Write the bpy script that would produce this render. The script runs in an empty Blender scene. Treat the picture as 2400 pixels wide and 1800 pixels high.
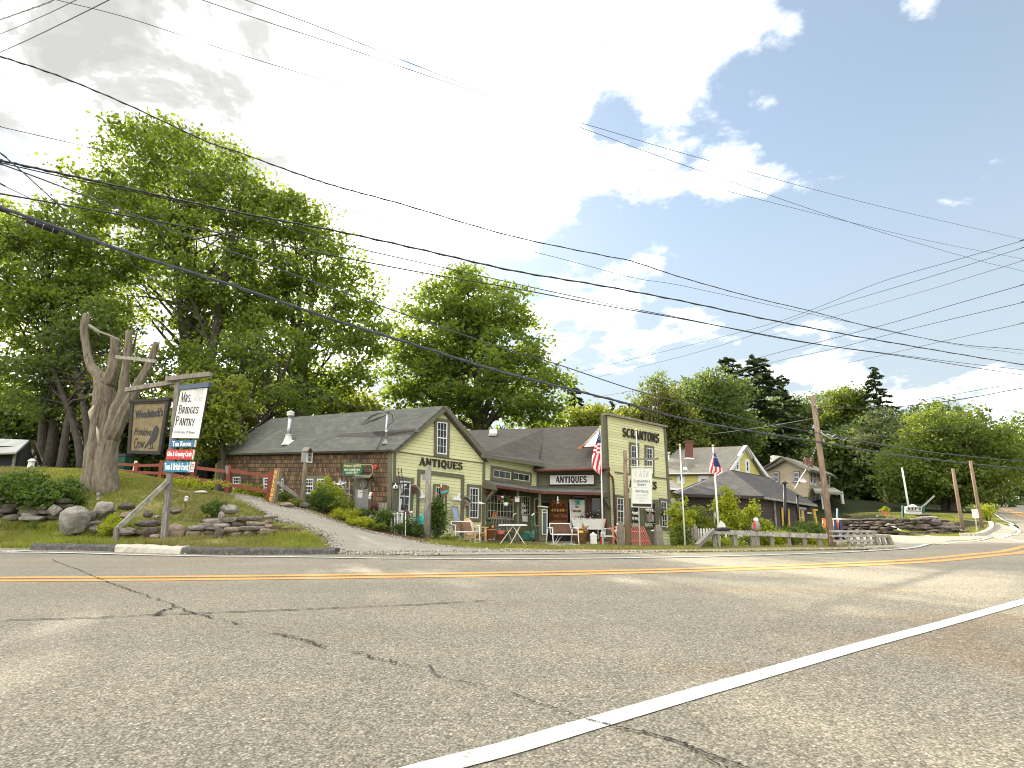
import bpy, math, random
import numpy as np
from mathutils import Vector, Matrix, noise as mnoise
random.seed(7); RNG = np.random.default_rng(7)

# ------------------------------------------------------------------ camera
FPX, CH = 1300.0, 0.9
TH = math.atan(300/1300.0)
sc = bpy.context.scene
cam = bpy.data.cameras.new('camera'); cam.lens = 36*FPX/2400; cam.sensor_width = 36
cam.clip_start = 0.05; cam.clip_end = 3000
co = bpy.data.objects.new('camera', cam); sc.collection.objects.link(co)
co.location = (0, 0, CH); co.rotation_euler = (math.pi/2+TH, 0, 0)
sc.camera = co
EYE = Vector((0, 0, CH))
def ray(px, py):
    u = (px-1200)/FPX; v = (900-py)/FPX
    return Vector((u, math.cos(TH)-v*math.sin(TH), math.sin(TH)+v*math.cos(TH)))
def at(px, py, Y):
    r = ray(px, py); return EYE + r*(Y/r.y)

# ------------------------------------------------------------------ light
sc.view_settings.view_transform = 'Standard'
sc.view_settings.look = 'None'
sc.view_settings.exposure = 2.0
sc.view_settings.gamma = 1.0
try: sc.cycles.filter_width = 1.05
except Exception: pass
try: sc.cycles.max_bounces = 6; sc.cycles.diffuse_bounces = 3; sc.cycles.glossy_bounces = 2; sc.cycles.transmission_bounces = 4; sc.cycles.transparent_max_bounces = 4
except Exception: pass
SUNV = ray(680, 545).normalized()
SUN_EL = math.asin(SUNV.z); SUN_AZ = math.atan2(SUNV.x, SUNV.y)
sl = bpy.data.lights.new('sun', 'SUN'); sl.energy = 3.2; sl.angle = math.radians(0.6); sl.color = (1.0, 0.90, 0.72)
so = bpy.data.objects.new('sun', sl); sc.collection.objects.link(so)
so.rotation_euler = SUNV.to_track_quat('Z', 'Y').to_euler(); so.location = (0, 0, 60)

# ------------------------------------------------------------------ world
w = bpy.data.worlds.new('World'); sc.world = w; w.use_nodes = True
nt = w.node_tree; nt.nodes.clear()
def N(tree, t, **kw):
    n = tree.nodes.new(t)
    for k, v in kw.items():
        if k == 'inp':
            for a, b in v.items(): n.inputs[a].default_value = b
        else: setattr(n, k, v)
    return n
def math_node(tree, op, a, b=None, c=None, clamp=False):
    n = tree.nodes.new('ShaderNodeMath'); n.operation = op; n.use_clamp = clamp
    for i, x in enumerate((a, b, c)):
        if x is None: continue
        if isinstance(x, (int, float)): n.inputs[i].default_value = x
        else: tree.links.new(x, n.inputs[i])
    return n.outputs[0]
def ramp(tree, src, stops, interp='LINEAR'):
    n = tree.nodes.new('ShaderNodeValToRGB'); n.color_ramp.interpolation = interp
    el = n.color_ramp.elements
    while len(el) > 1: el.remove(el[-1])
    el[0].position = stops[0][0]; c = stops[0][1]; el[0].color = (*c, 1) if len(c) == 3 else c
    for p, c in stops[1:]:
        e = el.new(p); e.color = (*c, 1) if len(c) == 3 else c
    tree.links.new(src, n.inputs[0]); return n.outputs[0]
def smooth(tree, src, a, b):
    n = tree.nodes.new('ShaderNodeMapRange'); n.interpolation_type = 'SMOOTHSTEP'
    n.inputs[1].default_value = a; n.inputs[2].default_value = b
    tree.links.new(src, n.inputs[0]); return n.outputs[0]
sky = N(nt, 'ShaderNodeTexSky', sky_type='NISHITA', sun_disc=False, sun_elevation=SUN_EL, sun_rotation=SUN_AZ,
        air_density=0.9, dust_density=0.8, ozone_density=1.3)
tc = nt.nodes.new('ShaderNodeTexCoord')
sep = nt.nodes.new('ShaderNodeSeparateXYZ'); nt.links.new(tc.outputs['Generated'], sep.inputs[0])
zden = math_node(nt, 'ADD', math_node(nt, 'MAXIMUM', sep.outputs[2], 0.0), 0.22)
cx = math_node(nt, 'DIVIDE', sep.outputs[0], zden); cy = math_node(nt, 'DIVIDE', sep.outputs[1], zden)
comb = nt.nodes.new('ShaderNodeCombineXYZ'); nt.links.new(cx, comb.inputs[0]); nt.links.new(cy, comb.inputs[1])
def wnoise(scale, detail, rough, off=0.0, dist=0.0):
    mp = N(nt, 'ShaderNodeMapping'); mp.inputs['Location'].default_value = (off, off*0.7, off*0.3)
    nt.links.new(comb.outputs[0], mp.inputs[0])
    n = N(nt, 'ShaderNodeTexNoise', inp={'Scale': scale, 'Detail': detail, 'Roughness': rough, 'Distortion': dist})
    nt.links.new(mp.outputs[0], n.inputs['Vector']); return n.outputs[0]
n_big = wnoise(1.5, 9, 0.60, 3.1, 0.25); n_sm = wnoise(5.0, 7, 0.6, 8.2, 0.3)
# cloud bank edge: a plane through the eye, clouds on its left side
ra, rb = ray(1790, -40).normalized(), ray(1170, 640).normalized()
en = ra.cross(rb).normalized()
if en.dot(ray(700, 300).normalized()) < 0: en = -en
dotn = N(nt, 'ShaderNodeVectorMath', operation='DOT_PRODUCT'); nt.links.new(tc.outputs['Generated'], dotn.inputs[0]); dotn.inputs[1].default_value = en
bias = math_node(nt, 'MULTIPLY', smooth(nt, dotn.outputs['Value'], -0.09, 0.17), 0.66)
def blob(px, py, rpx, s, acc):
    c = ray(px, py).normalized()
    d = N(nt, 'ShaderNodeVectorMath', operation='DISTANCE'); nt.links.new(tc.outputs['Generated'], d.inputs[0]); d.inputs[1].default_value = c
    m = smooth(nt, math_node(nt, 'SUBTRACT', 0.0, d.outputs['Value']), -rpx/FPX, 0.0)
    return math_node(nt, 'ADD', acc, math_node(nt, 'MULTIPLY', m, s))
for b in ((1560, 160, 200, .22), (1480, 290, 190, .20), (1350, 730, 190, .26), (1480, 750, 150, .26), (1700, 750, 160, .32), (1920, 750, 160, .36), (1840, 870, 130, .30),
          (1980, 885, 150, .34), (2340, 970, 160, .24), (1690, 415, 80, .22), (2090, 70, 300, -.34), (2180, -20, 90, .40), (1430, 260, 150, -.62), (1400, 70, 110, -.5), (1560, 20, 100, -.5),
          (1060, 310, 120, -.5), (690, 235, 150, -.45), (830, 345, 150, -.5), (60, 440, 190, -.5), (980, 150, 90, -.45), (1210, 190, 90, -.45)):
    bias = blob(*b, bias)
dens = math_node(nt, 'ADD', bias, math_node(nt, 'ADD', math_node(nt, 'MULTIPLY', math_node(nt, 'SUBTRACT', n_big, 0.5), 2.3), math_node(nt, 'MULTIPLY', math_node(nt, 'SUBTRACT', n_sm, 0.5), 1.0)))
mask = smooth(nt, dens, 0.10, 0.46)
grey = blob(180, 60, 760, 1.0, math_node(nt, 'MULTIPLY', n_big, 0.0))
for b in ((480, 90, 330, .35), (60, 200, 200, .2), (1000, 60, 200, .25), (900, 60, 130, .2)): grey = blob(*b, grey)
grey = math_node(nt, 'MULTIPLY', grey, smooth(nt, wnoise(4.2, 7, 0.6, 1.7, .3), 0.34, 0.62))
ccol = ramp(nt, grey, [(0.0, (11.0, 10.9, 10.7)), (0.22, (5.6, 5.5, 5.4)), (0.6, (3.1, 3.08, 3.0)), (1.0, (2.55, 2.55, 2.5))])
# colour ramps clamp nothing above 1 in factor space; scale to sky units
cm = N(nt, 'ShaderNodeMix', data_type='RGBA'); nt.links.new(mask, cm.inputs[0])
lift = N(nt, 'ShaderNodeMix', data_type='RGBA', blend_type='MIX'); nt.links.new(math_node(nt, 'ADD', .42, math_node(nt, 'MULTIPLY', smooth(nt, sep.outputs[2], .62, .12), .45)), lift.inputs[0])
nt.links.new(sky.outputs[0], lift.inputs[6]); lift.inputs[7].default_value = (3.15, 3.25, 3.45, 1)
tnt = N(nt, 'ShaderNodeMix', data_type='RGBA', blend_type='MULTIPLY'); tnt.inputs[0].default_value = 1; nt.links.new(lift.outputs[2], tnt.inputs[6]); tnt.inputs[7].default_value = (.78, .85, .85, 1); nt.links.new(tnt.outputs[2], cm.inputs[6]); nt.links.new(ccol, cm.inputs[7])
bg = nt.nodes.new('ShaderNodeBackground'); nt.links.new(cm.outputs[2], bg.inputs[0]); bg.inputs[1].default_value = 0.07
wo = nt.nodes.new('ShaderNodeOutputWorld'); nt.links.new(bg.outputs[0], wo.inputs[0])

# ------------------------------------------------------------------ materials
MATS = {}
def newmat(name):
    m = bpy.data.materials.new(name); m.use_nodes = True; m.node_tree.nodes.clear()
    t = m.node_tree; out = t.nodes.new('ShaderNodeOutputMaterial'); p = t.nodes.new('ShaderNodeBsdfPrincipled')
    t.links.new(p.outputs[0], out.inputs[0]); MATS[name] = m; return m, t, p, out
def mixc(t, f, a, b):
    n = N(t, 'ShaderNodeMix', data_type='RGBA')
    if isinstance(f, (int, float)): n.inputs[0].default_value = f
    else: t.links.new(f, n.inputs[0])
    for i, x in ((6, a), (7, b)):
        if isinstance(x, tuple): n.inputs[i].default_value = (*x, 1)
        else: t.links.new(x, n.inputs[i])
    return n.outputs[2]
def coord(t, kind='Object', scale=(1, 1, 1)):
    c = t.nodes.new('ShaderNodeTexCoord'); mp = t.nodes.new('ShaderNodeMapping'); mp.inputs['Scale'].default_value = scale
    t.links.new(c.outputs[kind], mp.inputs[0]); return mp.outputs[0]
def noise(t, vec, scale, detail=4, rough=.55):
    n = N(t, 'ShaderNodeTexNoise', inp={'Scale': scale, 'Detail': detail, 'Roughness': rough}); t.links.new(vec, n.inputs['Vector']); return n.outputs[0]
def bump(t, p, h, s=.4, d=.02):
    b = t.nodes.new('ShaderNodeBump'); b.inputs['Strength'].default_value = s; b.inputs['Distance'].default_value = d
    t.links.new(h, b.inputs['Height']); t.links.new(b.outputs[0], p.inputs['Normal'])
def simple(name, col, rough=.7, var=.25, scale=6, metal=0, bmp=.2, stretch=(1, 1, 1), spec=.4):
    if name in MATS: return MATS[name]
    m, t, p, o = newmat(name); v = coord(t, 'Object', stretch)
    n = noise(t, v, scale, 5); n2 = noise(t, v, scale*7, 3)
    f = math_node(t, 'ADD', math_node(t, 'MULTIPLY', n, .65), math_node(t, 'MULTIPLY', n2, .35))
    c = ramp(t, f, [(.3, tuple(x*(1-var) for x in col)), (.5, col), (.7, tuple(min(1, x*(1+var)) for x in col))])
    t.links.new(c, p.inputs['Base Color']); p.inputs['Roughness'].default_value = rough; p.inputs['Metallic'].default_value = metal
    p.inputs['Specular IOR Level'].default_value = spec
    if bmp: bump(t, p, n2, bmp, .01)
    return m
def m_asphalt(name, base, warm):
    m, t, p, o = newmat(name); v = coord(t)
    vo = N(t, 'ShaderNodeTexVoronoi', inp={'Scale': 95.0}); t.links.new(v, vo.inputs['Vector'])
    vo2 = N(t, 'ShaderNodeTexVoronoi', inp={'Scale': 40.0, 'Randomness': 1.0}); t.links.new(v, vo2.inputs['Vector'])
    stone = ramp(t, vo.outputs['Color'], [(.0, tuple(x*.5 for x in base)), (.5, base), (.82, tuple(x*1.35 for x in base)), (1, (.58, .54, .46))])
    big = ramp(t, vo2.outputs['Color'], [(.0, (.68, .68, .68)), (.6, (1, 1, 1)), (.9, (1.15, 1.15, 1.15)), (1, (1.9, 1.85, 1.75))])
    mm = N(t, 'ShaderNodeMix', data_type='RGBA', blend_type='MULTIPLY'); mm.inputs[0].default_value = .75
    t.links.new(stone, mm.inputs[6]); t.links.new(big, mm.inputs[7])
    gap = ramp(t, vo.outputs['Distance'], [(.0, (1.1, 1.1, 1.1)), (.45, (1, 1, 1)), (.75, (.35, .35, .34))])
    mg = N(t, 'ShaderNodeMix', data_type='RGBA', blend_type='MULTIPLY'); mg.inputs[0].default_value = .8
    t.links.new(mm.outputs[2], mg.inputs[6]); t.links.new(gap, mg.inputs[7])
    lo = ramp(t, noise(t, v, .35, 6, .65), [(.3, (.91, .91, .91)), (.5, (1, 1, 1)), (.7, (1.12, 1.11, 1.07))])
    lane = ramp(t, noise(t, coord(t, 'Object', (.05, .75, 1)), 1.6, 5, .6), [(.36, (.93, .93, .94)), (.5, (1, 1, 1)), (.64, (1.07, 1.065, 1.04))])
    mL = N(t, 'ShaderNodeMix', data_type='RGBA', blend_type='MULTIPLY'); mL.inputs[0].default_value = 1
    t.links.new(lo, mL.inputs[6]); t.links.new(lane, mL.inputs[7]); lo = mL.outputs[2]
    ml = N(t, 'ShaderNodeMix', data_type='RGBA', blend_type='MULTIPLY'); ml.inputs[0].default_value = 1
    t.links.new(mg.outputs[2], ml.inputs[6]); t.links.new(lo, ml.inputs[7])
    # long tyre-wear lanes along the road and rusty stains
    st = ramp(t, noise(t, coord(t, 'Object', (.28, .9, 1)), .9, 4, .6), [(.56, (1, 1, 1)), (.72, (1.12, .93, .72))])
    ms = N(t, 'ShaderNodeMix', data_type='RGBA', blend_type='MULTIPLY'); ms.inputs[0].default_value = warm
    t.links.new(ml.outputs[2], ms.inputs[6]); t.links.new(st, ms.inputs[7])
    dd = N(t, 'ShaderNodeVectorMath', operation='DISTANCE'); mp_ = coord(t, 'Object', (1, 1.3, 0)); t.links.new(mp_, dd.inputs[0]); dd.inputs[1].default_value = (4.6, 5.2, 0)
    sf = math_node(t, 'MULTIPLY', math_node(t, 'MULTIPLY', smooth(t, dd.outputs['Value'], 3.4, .4), smooth(t, noise(t, v, 1.1, 5, .6), .35, .62)), warm*.55)
    mr_ = N(t, 'ShaderNodeMix', data_type='RGBA', blend_type='MULTIPLY'); t.links.new(sf, mr_.inputs[0]); t.links.new(ms.outputs[2], mr_.inputs[6]); mr_.inputs[7].default_value = (.95, .62, .36, 1)
    t.links.new(mr_.outputs[2], p.inputs['Base Color']); p.inputs['Roughness'].default_value = .85
    bump(t, p, vo.outputs['Distance'], .5, -.006); return m
m_asphalt('asphalt', (.25, .222, .160), 1.0)
m_asphalt('worn_asphalt', (.31, .285, .225), .5)
def m_marking(name, col, under, lo, hi):
    m, t, p, o = newmat(name); v = coord(t)
    f = smooth(t, math_node(t, 'ADD', math_node(t, 'MULTIPLY', noise(t, v, 45, 3), .6), math_node(t, 'MULTIPLY', noise(t, v, 4, 4), .4)), lo, hi)
    t.links.new(mixc(t, f, col, under), p.inputs['Base Color']); p.inputs['Roughness'].default_value = .7
    bump(t, p, noise(t, v, 90, 2), .3, .004); return m
m_marking('white_paint_line', (.50, .50, .46), (.33, .31, .26), .55, .66)
m_marking('faded_white_line', (.62, .62, .58), (.22, .21, .18), .45, .62)
m_marking('yellow_line', (.78, .30, .065), (.30, .20, .10), .52, .66)
def m_grass(name, a, b, dry):
    m, t, p, o = newmat(name); v = coord(t)
    c = ramp(t, noise(t, v, 1.1, 7, .7), [(.32, a), (.52, b), (.68, dry)])
    f = noise(t, v, 26, 4, .7); c2 = ramp(t, f, [(.3, (.45, .45, .4)), (.55, (1, 1, 1)), (.75, (1.5, 1.5, 1.3))])
    mm = N(t, 'ShaderNodeMix', data_type='RGBA', blend_type='MULTIPLY'); mm.inputs[0].default_value = 1
    t.links.new(c, mm.inputs[6]); t.links.new(c2, mm.inputs[7])
    t.links.new(mm.outputs[2], p.inputs['Base Color']); p.inputs['Roughness'].default_value = 1; p.inputs['Specular IOR Level'].default_value = .1
    bump(t, p, f, .8, .03); return m
m_grass('turf', (.095, .125, .020), (.18, .185, .045), (.30, .25, .11))
m_grass('mulch', (.05, .03, .018), (.10, .062, .035), (.17, .12, .07))
m_grass('dirt', (.22, .18, .11), (.30, .25, .16), (.38, .33, .22))
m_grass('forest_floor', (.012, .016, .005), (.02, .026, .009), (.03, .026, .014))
def m_leaf(name, c1, c2, tr, trans=.45, gloss=.35):
    m, t, p, o = newmat(name)
    g = t.nodes.new('ShaderNodeNewGeometry'); v = coord(t)
    f = math_node(t, 'ADD', math_node(t, 'MULTIPLY', g.outputs['Random Per Island'], .45), math_node(t, 'MULTIPLY', noise(t, v, .55, 3), .55))
    c = ramp(t, f, [(.25, c1), (.72, c2)])
    t.links.new(c, p.inputs['Base Color']); p.inputs['Roughness'].default_value = .5; p.inputs['Specular IOR Level'].default_value = gloss
    tl = t.nodes.new('ShaderNodeBsdfTranslucent'); tcn = ramp(t, f, [(.25, tuple(x*.7 for x in tr)), (.75, tr)]); t.links.new(tcn, tl.inputs[0])
    mx = t.nodes.new('ShaderNodeMixShader'); mx.inputs[0].default_value = trans
    t.links.new(p.outputs[0], mx.inputs[1]); t.links.new(tl.outputs[0], mx.inputs[2]); t.links.new(mx.outputs[0], o.inputs[0]); return m
m_leaf('maple_leaf', (.045, .078, .011), (.12, .165, .028), (.30, .40, .035), .5)
m_leaf('maple_leaf_dark', (.036, .062, .014), (.098, .138, .034), (.22, .30, .04), .42)
m_leaf('spring_leaf', (.09, .13, .018), (.20, .24, .035), (.38, .42, .04))
m_leaf('oak_leaf', (.048, .078, .012), (.125, .165, .028), (.26, .33, .03), .45)
m_leaf('willow_leaf', (.07, .095, .015), (.14, .17, .03), (.28, .30, .03), .4)
m_leaf('silver_leaf', (.07, .10, .035), (.145, .18, .065), (.22, .26, .07), .4)
m_leaf('needle', (.034, .054, .022), (.090, .118, .050), (.09, .12, .03), .2, .2)
m_leaf('shrub_leaf', (.035, .07, .012), (.09, .15, .025), (.22, .32, .03), .4)
m_leaf('lime_leaf', (.20, .24, .012), (.42, .44, .03), (.55, .60, .04), .45)
m_leaf('grass_blade', (.13, .165, .02), (.30, .33, .05), (.42, .45, .06), .4, .1)
m_leaf('dry_grass_blade', (.18, .165, .06), (.36, .31, .14), (.28, .24, .08), .3, .1)
m_leaf('petal_white', (.7, .7, .68), (.85, .85, .82), (.5, .5, .5), .3)
m_leaf('petal_pink', (.6, .15, .25), (.8, .35, .42), (.5, .2, .2), .3)
m_leaf('purple_leaf', (.035, .012, .02), (.08, .03, .045), (.08, .02, .03), .3)
def m_bark(name, a, b, sc_=(7, 7, 1.1)):
    m, t, p, o = newmat(name); v = coord(t, 'Object', sc_)
    f = noise(t, v, 2.2, 7, .68); c = ramp(t, f, [(.3, a), (.5, b), (.72, tuple(min(1, x*1.55) for x in b))])
    t.links.new(c, p.inputs['Base Color']); p.inputs['Roughness'].default_value = .95; bump(t, p, f, .9, .05); return m
m_bark('bark', (.020, .017, .012), (.060, .050, .036))
m_bark('grey_bark', (.055, .042, .027), (.175, .145, .10))
m_bark('pale_cut', (.26, .22, .15), (.42, .36, .26))
m_bark('weathered', (.10, .088, .068), (.24, .215, .175), (9, 9, 1.5))
m_bark('pole_wood', (.10, .068, .042), (.24, .17, .115), (12, 12, .6))
m_bark('old_timber', (.13, .12, .10), (.30, .28, .24), (3, 3, 3))
def m_boards(name, col, gapshade, pitch, var=.10, vertical=False, bmp=.5):
    m, t, p, o = newmat(name); uv = t.nodes.new('ShaderNodeTexCoord')
    s = t.nodes.new('ShaderNodeSeparateXYZ'); t.links.new(uv.outputs['UV'], s.inputs[0])
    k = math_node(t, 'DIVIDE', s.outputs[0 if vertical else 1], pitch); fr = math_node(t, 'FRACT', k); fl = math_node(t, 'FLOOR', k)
    shade_m = smooth(t, fr, .13, .04)  # dark line per board: the shadow of the lap painted into the colour
    wn = N(t, 'ShaderNodeTexWhiteNoise', noise_dimensions='1D'); t.links.new(fl, wn.inputs['W'])
    v = coord(t, 'UV', (1, 1, 1)); vs = coord(t, 'UV', (.5, 5, 1) if not vertical else (5, .5, 1))
    f = math_node(t, 'ADD', math_node(t, 'MULTIPLY', wn.outputs[0], .3), math_node(t, 'MULTIPLY', noise(t, vs, 3, 6, .65), .7))
    c = ramp(t, f, [(.25, tuple(x*(1-var*2) for x in col)), (.5, col), (.8, tuple(min(1, x*(1+var)) for x in col))])
    c = mixc(t, shade_m, c, gapshade); t.links.new(c, p.inputs['Base Color']); p.inputs['Roughness'].default_value = .75
    bump(t, p, fr, bmp, .012); return m
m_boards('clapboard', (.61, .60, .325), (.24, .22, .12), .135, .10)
m_boards('yellow_siding', (.60, .54, .16), (.40, .36, .10), .14, .06)
m_boards('beige_siding', (.50, .42, .29), (.30, .25, .17), .16, .06)
m_boards('brown_siding', (.095, .068, .056), (.035, .026, .022), .17, .22)
m_boards('navy_siding', (.03, .035, .042), (.012, .014, .018), .2, .2, True)
m_boards('metal_roof', (.36, .36, .33), (.2, .2, .19), .28, .12, True)
m_boards('olive_shaded_siding', (.12, .125, .065), (.05, .05, .03), .135, .12)  # clapboard darkened to stand for porch shade; also the olive of doors and cabinet
def m_shingle(name, stops, bw, rh, mortar, msz=.012, streak=True, bmp=.6):
    m, t, p, o = newmat(name); v = coord(t, 'UV')
    b = N(t, 'ShaderNodeTexBrick', inp={'Scale': 1.0, 'Mortar Size': msz, 'Mortar Smooth': .2, 'Brick Width': bw, 'Row Height': rh, 'Bias': 0.0})
    b.inputs['Color1'].default_value = (0, 0, 0, 1); b.inputs['Color2'].default_value = (1, 1, 1, 1); b.inputs['Mortar'].default_value = (.5, .5, .5, 1)
    t.links.new(v, b.inputs['Vector'])
    vs = coord(t, 'UV', (9, .9, 1)) if streak else v
    f = math_node(t, 'ADD', math_node(t, 'MULTIPLY', b.outputs['Color'], .20), math_node(t, 'ADD', math_node(t, 'MULTIPLY', noise(t, vs, 2.2, 6, .75), .46), math_node(t, 'MULTIPLY', noise(t, v, .7, 4), .34)))
    c = ramp(t, f, stops); c = mixc(t, b.outputs['Fac'], c, mortar)
    s = t.nodes.new('ShaderNodeSeparateXYZ'); t.links.new(v, s.inputs[0])
    fr = math_node(t, 'FRACT', math_node(t, 'DIVIDE', s.outputs[1], rh))
    t.links.new(c, p.inputs['Base Color']); p.inputs['Roughness'].default_value = .9
    bump(t, p, math_node(t, 'SUBTRACT', 1.0, fr), bmp, .02); return m
m_shingle('cedar_shingle', [(.28, (.026, .019, .013)), (.42, (.065, .040, .022)), (.55, (.15, .090, .040)), (.68, (.27, .175, .085)), (.82, (.36, .30, .22))], .15, .185, (.010, .008, .006), .012)
m_shingle('roof_grey', [(.3, (.068, .070, .058)), (.5, (.098, .100, .083)), (.7, (.14, .14, .115))], .30, .13, (.055, .055, .048), .006, False, .5)
m_shingle('roof_brown', [(.3, (.048, .042, .034)), (.5, (.070, .060, .048)), (.7, (.095, .082, .066))], .30, .13, (.06, .052, .045), .006, False, .5)
m_shingle('roof_dark', [(.3, (.026, .023, .022)), (.5, (.052, .046, .043)), (.7, (.09, .08, .072))], .32, .15, (.04, .036, .034), .008, False, .5)
m_shingle('roof_tan', [(.3, (.15, .14, .11)), (.5, (.20, .185, .15)), (.7, (.25, .235, .19))], .3, .15, (.14, .13, .10), .006, False, .5)
m_shingle('brick', [(.3, (.16, .055, .035)), (.5, (.25, .09, .055)), (.7, (.32, .14, .09))], .22, .075, (.3, .26, .22), .01, False, .4)
def m_stone(name, a, b, c_, sc_=2.5):
    m, t, p, o = newmat(name); v = coord(t)
    f = math_node(t, 'ADD', math_node(t, 'MULTIPLY', noise(t, v, sc_, 6, .7), .6), math_node(t, 'MULTIPLY', noise(t, v, sc_*9, 3, .6), .4))
    t.links.new(ramp(t, f, [(.32, a), (.5, b), (.66, c_)]), p.inputs['Base Color']); p.inputs['Roughness'].default_value = .92
    bump(t, p, f, .8, .05); return m
m_stone('fieldstone', (.06, .048, .036), (.145, .12, .09), (.27, .235, .185))
m_stone('granite', (.10, .088, .068), (.24, .215, .175), (.42, .40, .34), 5)
m_stone('tan_rock', (.12, .09, .06), (.24, .18, .125), (.35, .28, .21), 4)
m_stone('slate', (.04, .030, .026), (.095, .074, .06), (.20, .165, .135), 3)
m_stone('dark_slate', (.022, .017, .014), (.060, .046, .036), (.15, .12, .095), 3)
m_stone('tar', (.035, .033, .03), (.085, .08, .07), (.20, .19, .165), 12)
m_stone('concrete', (.36, .31, .24), (.50, .45, .36), (.58, .54, .46), 4)
M = {}
def glassm():
    m, t, p, o = newmat('window_glass'); v = coord(t, 'Object')
    c = ramp(t, noise(t, v, 1.6, 4), [(.35, (.012, .014, .014)), (.6, (.05, .055, .052)), (.75, (.12, .13, .12))])
    t.links.new(c, p.inputs['Base Color']); p.inputs['Roughness'].default_value = .07; p.inputs['Specular IOR Level'].default_value = .35
glassm()
for nme, col, ro, va in (('trim_olive', (.125, .118, .075), .7, .2), ('white_trim', (.74, .74, .72), .5, .06), ('cream_trim', (.60, .58, .40), .6, .1),
    ('letter_brown', (.035, .025, .018), .7, .3), ('ink', (.02, .02, .022), .6, .1), ('crack_fill', (.035, .03, .024), .9, .4), ('rust_red', (.105, .036, .025), .75, .35), ('fence_red', (.20, .050, .026), .8, .35),
    ('sign_white', (.68, .68, .62), .6, .06), ('sign_blue', (.03, .13, .24), .5, .1), ('sign_teal', (.02, .17, .28), .5, .1), ('sign_red', (.48, .03, .03), .5, .1),
    ('sign_navy', (.07, .10, .14), .6, .15), ('sign_gold', (.18, .14, .065), .75, .35), ('frame_black', (.03, .025, .02), .8, .3), ('text_white', (.82, .82, .78), .5, .03),
    ('sign_green', (.02, .11, .055), .5, .15), ('text_gold', (.68, .42, .16), .5, .1), ('text_cream', (.62, .60, .36), .5, .1), ('teal', (.05, .42, .40), .55, .15),
    ('teal_dark', (.02, .20, .20), .6, .2), ('peach', (.72, .46, .24), .6, .12), ('dark_wood', (.10, .045, .022), .6, .3), ('brown_slat', (.17, .085, .05), .6, .35), ('brick_red', (.15, .062, .042), .85, .3),
    ('terracotta', (.42, .15, .065), .8, .15), ('pot_red', (.45, .09, .07), .6, .2), ('mower_green', (.015, .085, .05), .45, .2), ('black', (.014, .014, .014), .5, .2),
    ('wicker', (.24, .12, .055), .8, .35), ('mirror_blue', (.32, .45, .62), .12, .12), ('coral', (.76, .20, .165), .6, .12), ('granite_post', (.22, .19, .15), .9, .3),
    ('flag_red', (.58, .025, .04), .7, .06), ('flag_white', (.78, .76, .74), .7, .04), ('flag_blue', (.02, .03, .12), .7, .08), ('grey_paint', (.24, .24, .22), .6, .2),
    ('cable', (.018, .017, .017), .45, .1), ('cable_grey', (.055, .06, .072), .85, .2), ('orange', (.70, .15, .02), .5, .12), ('navy', (.014, .022, .07), .5, .15),
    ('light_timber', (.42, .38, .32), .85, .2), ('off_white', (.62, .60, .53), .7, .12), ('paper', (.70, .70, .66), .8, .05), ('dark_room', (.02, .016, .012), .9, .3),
    ('amber', (.80, .42, .04), .6, .1), ('rust_stain', (.28, .11, .03), .9, .3), ('skin_red', (.5, .05, .03), .6, .1), ('yellow_trim', (.78, .50, .08), .6, .08), ('map_brown', (.22, .10, .05), .7, .25), ('faint_ink', (.45, .45, .42), .7, .05), ('pink_ink', (.62, .42, .40), .7, .1)):
    simple(nme, col, ro, va)
simple('galvanised', (.42, .43, .43), .35, .15, 5, .8)
simple('white_pole', (.72, .72, .70), .4, .06, 5, .0)
simple('gold_ball', (.65, .50, .22), .3, .1, 5, .6)

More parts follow.
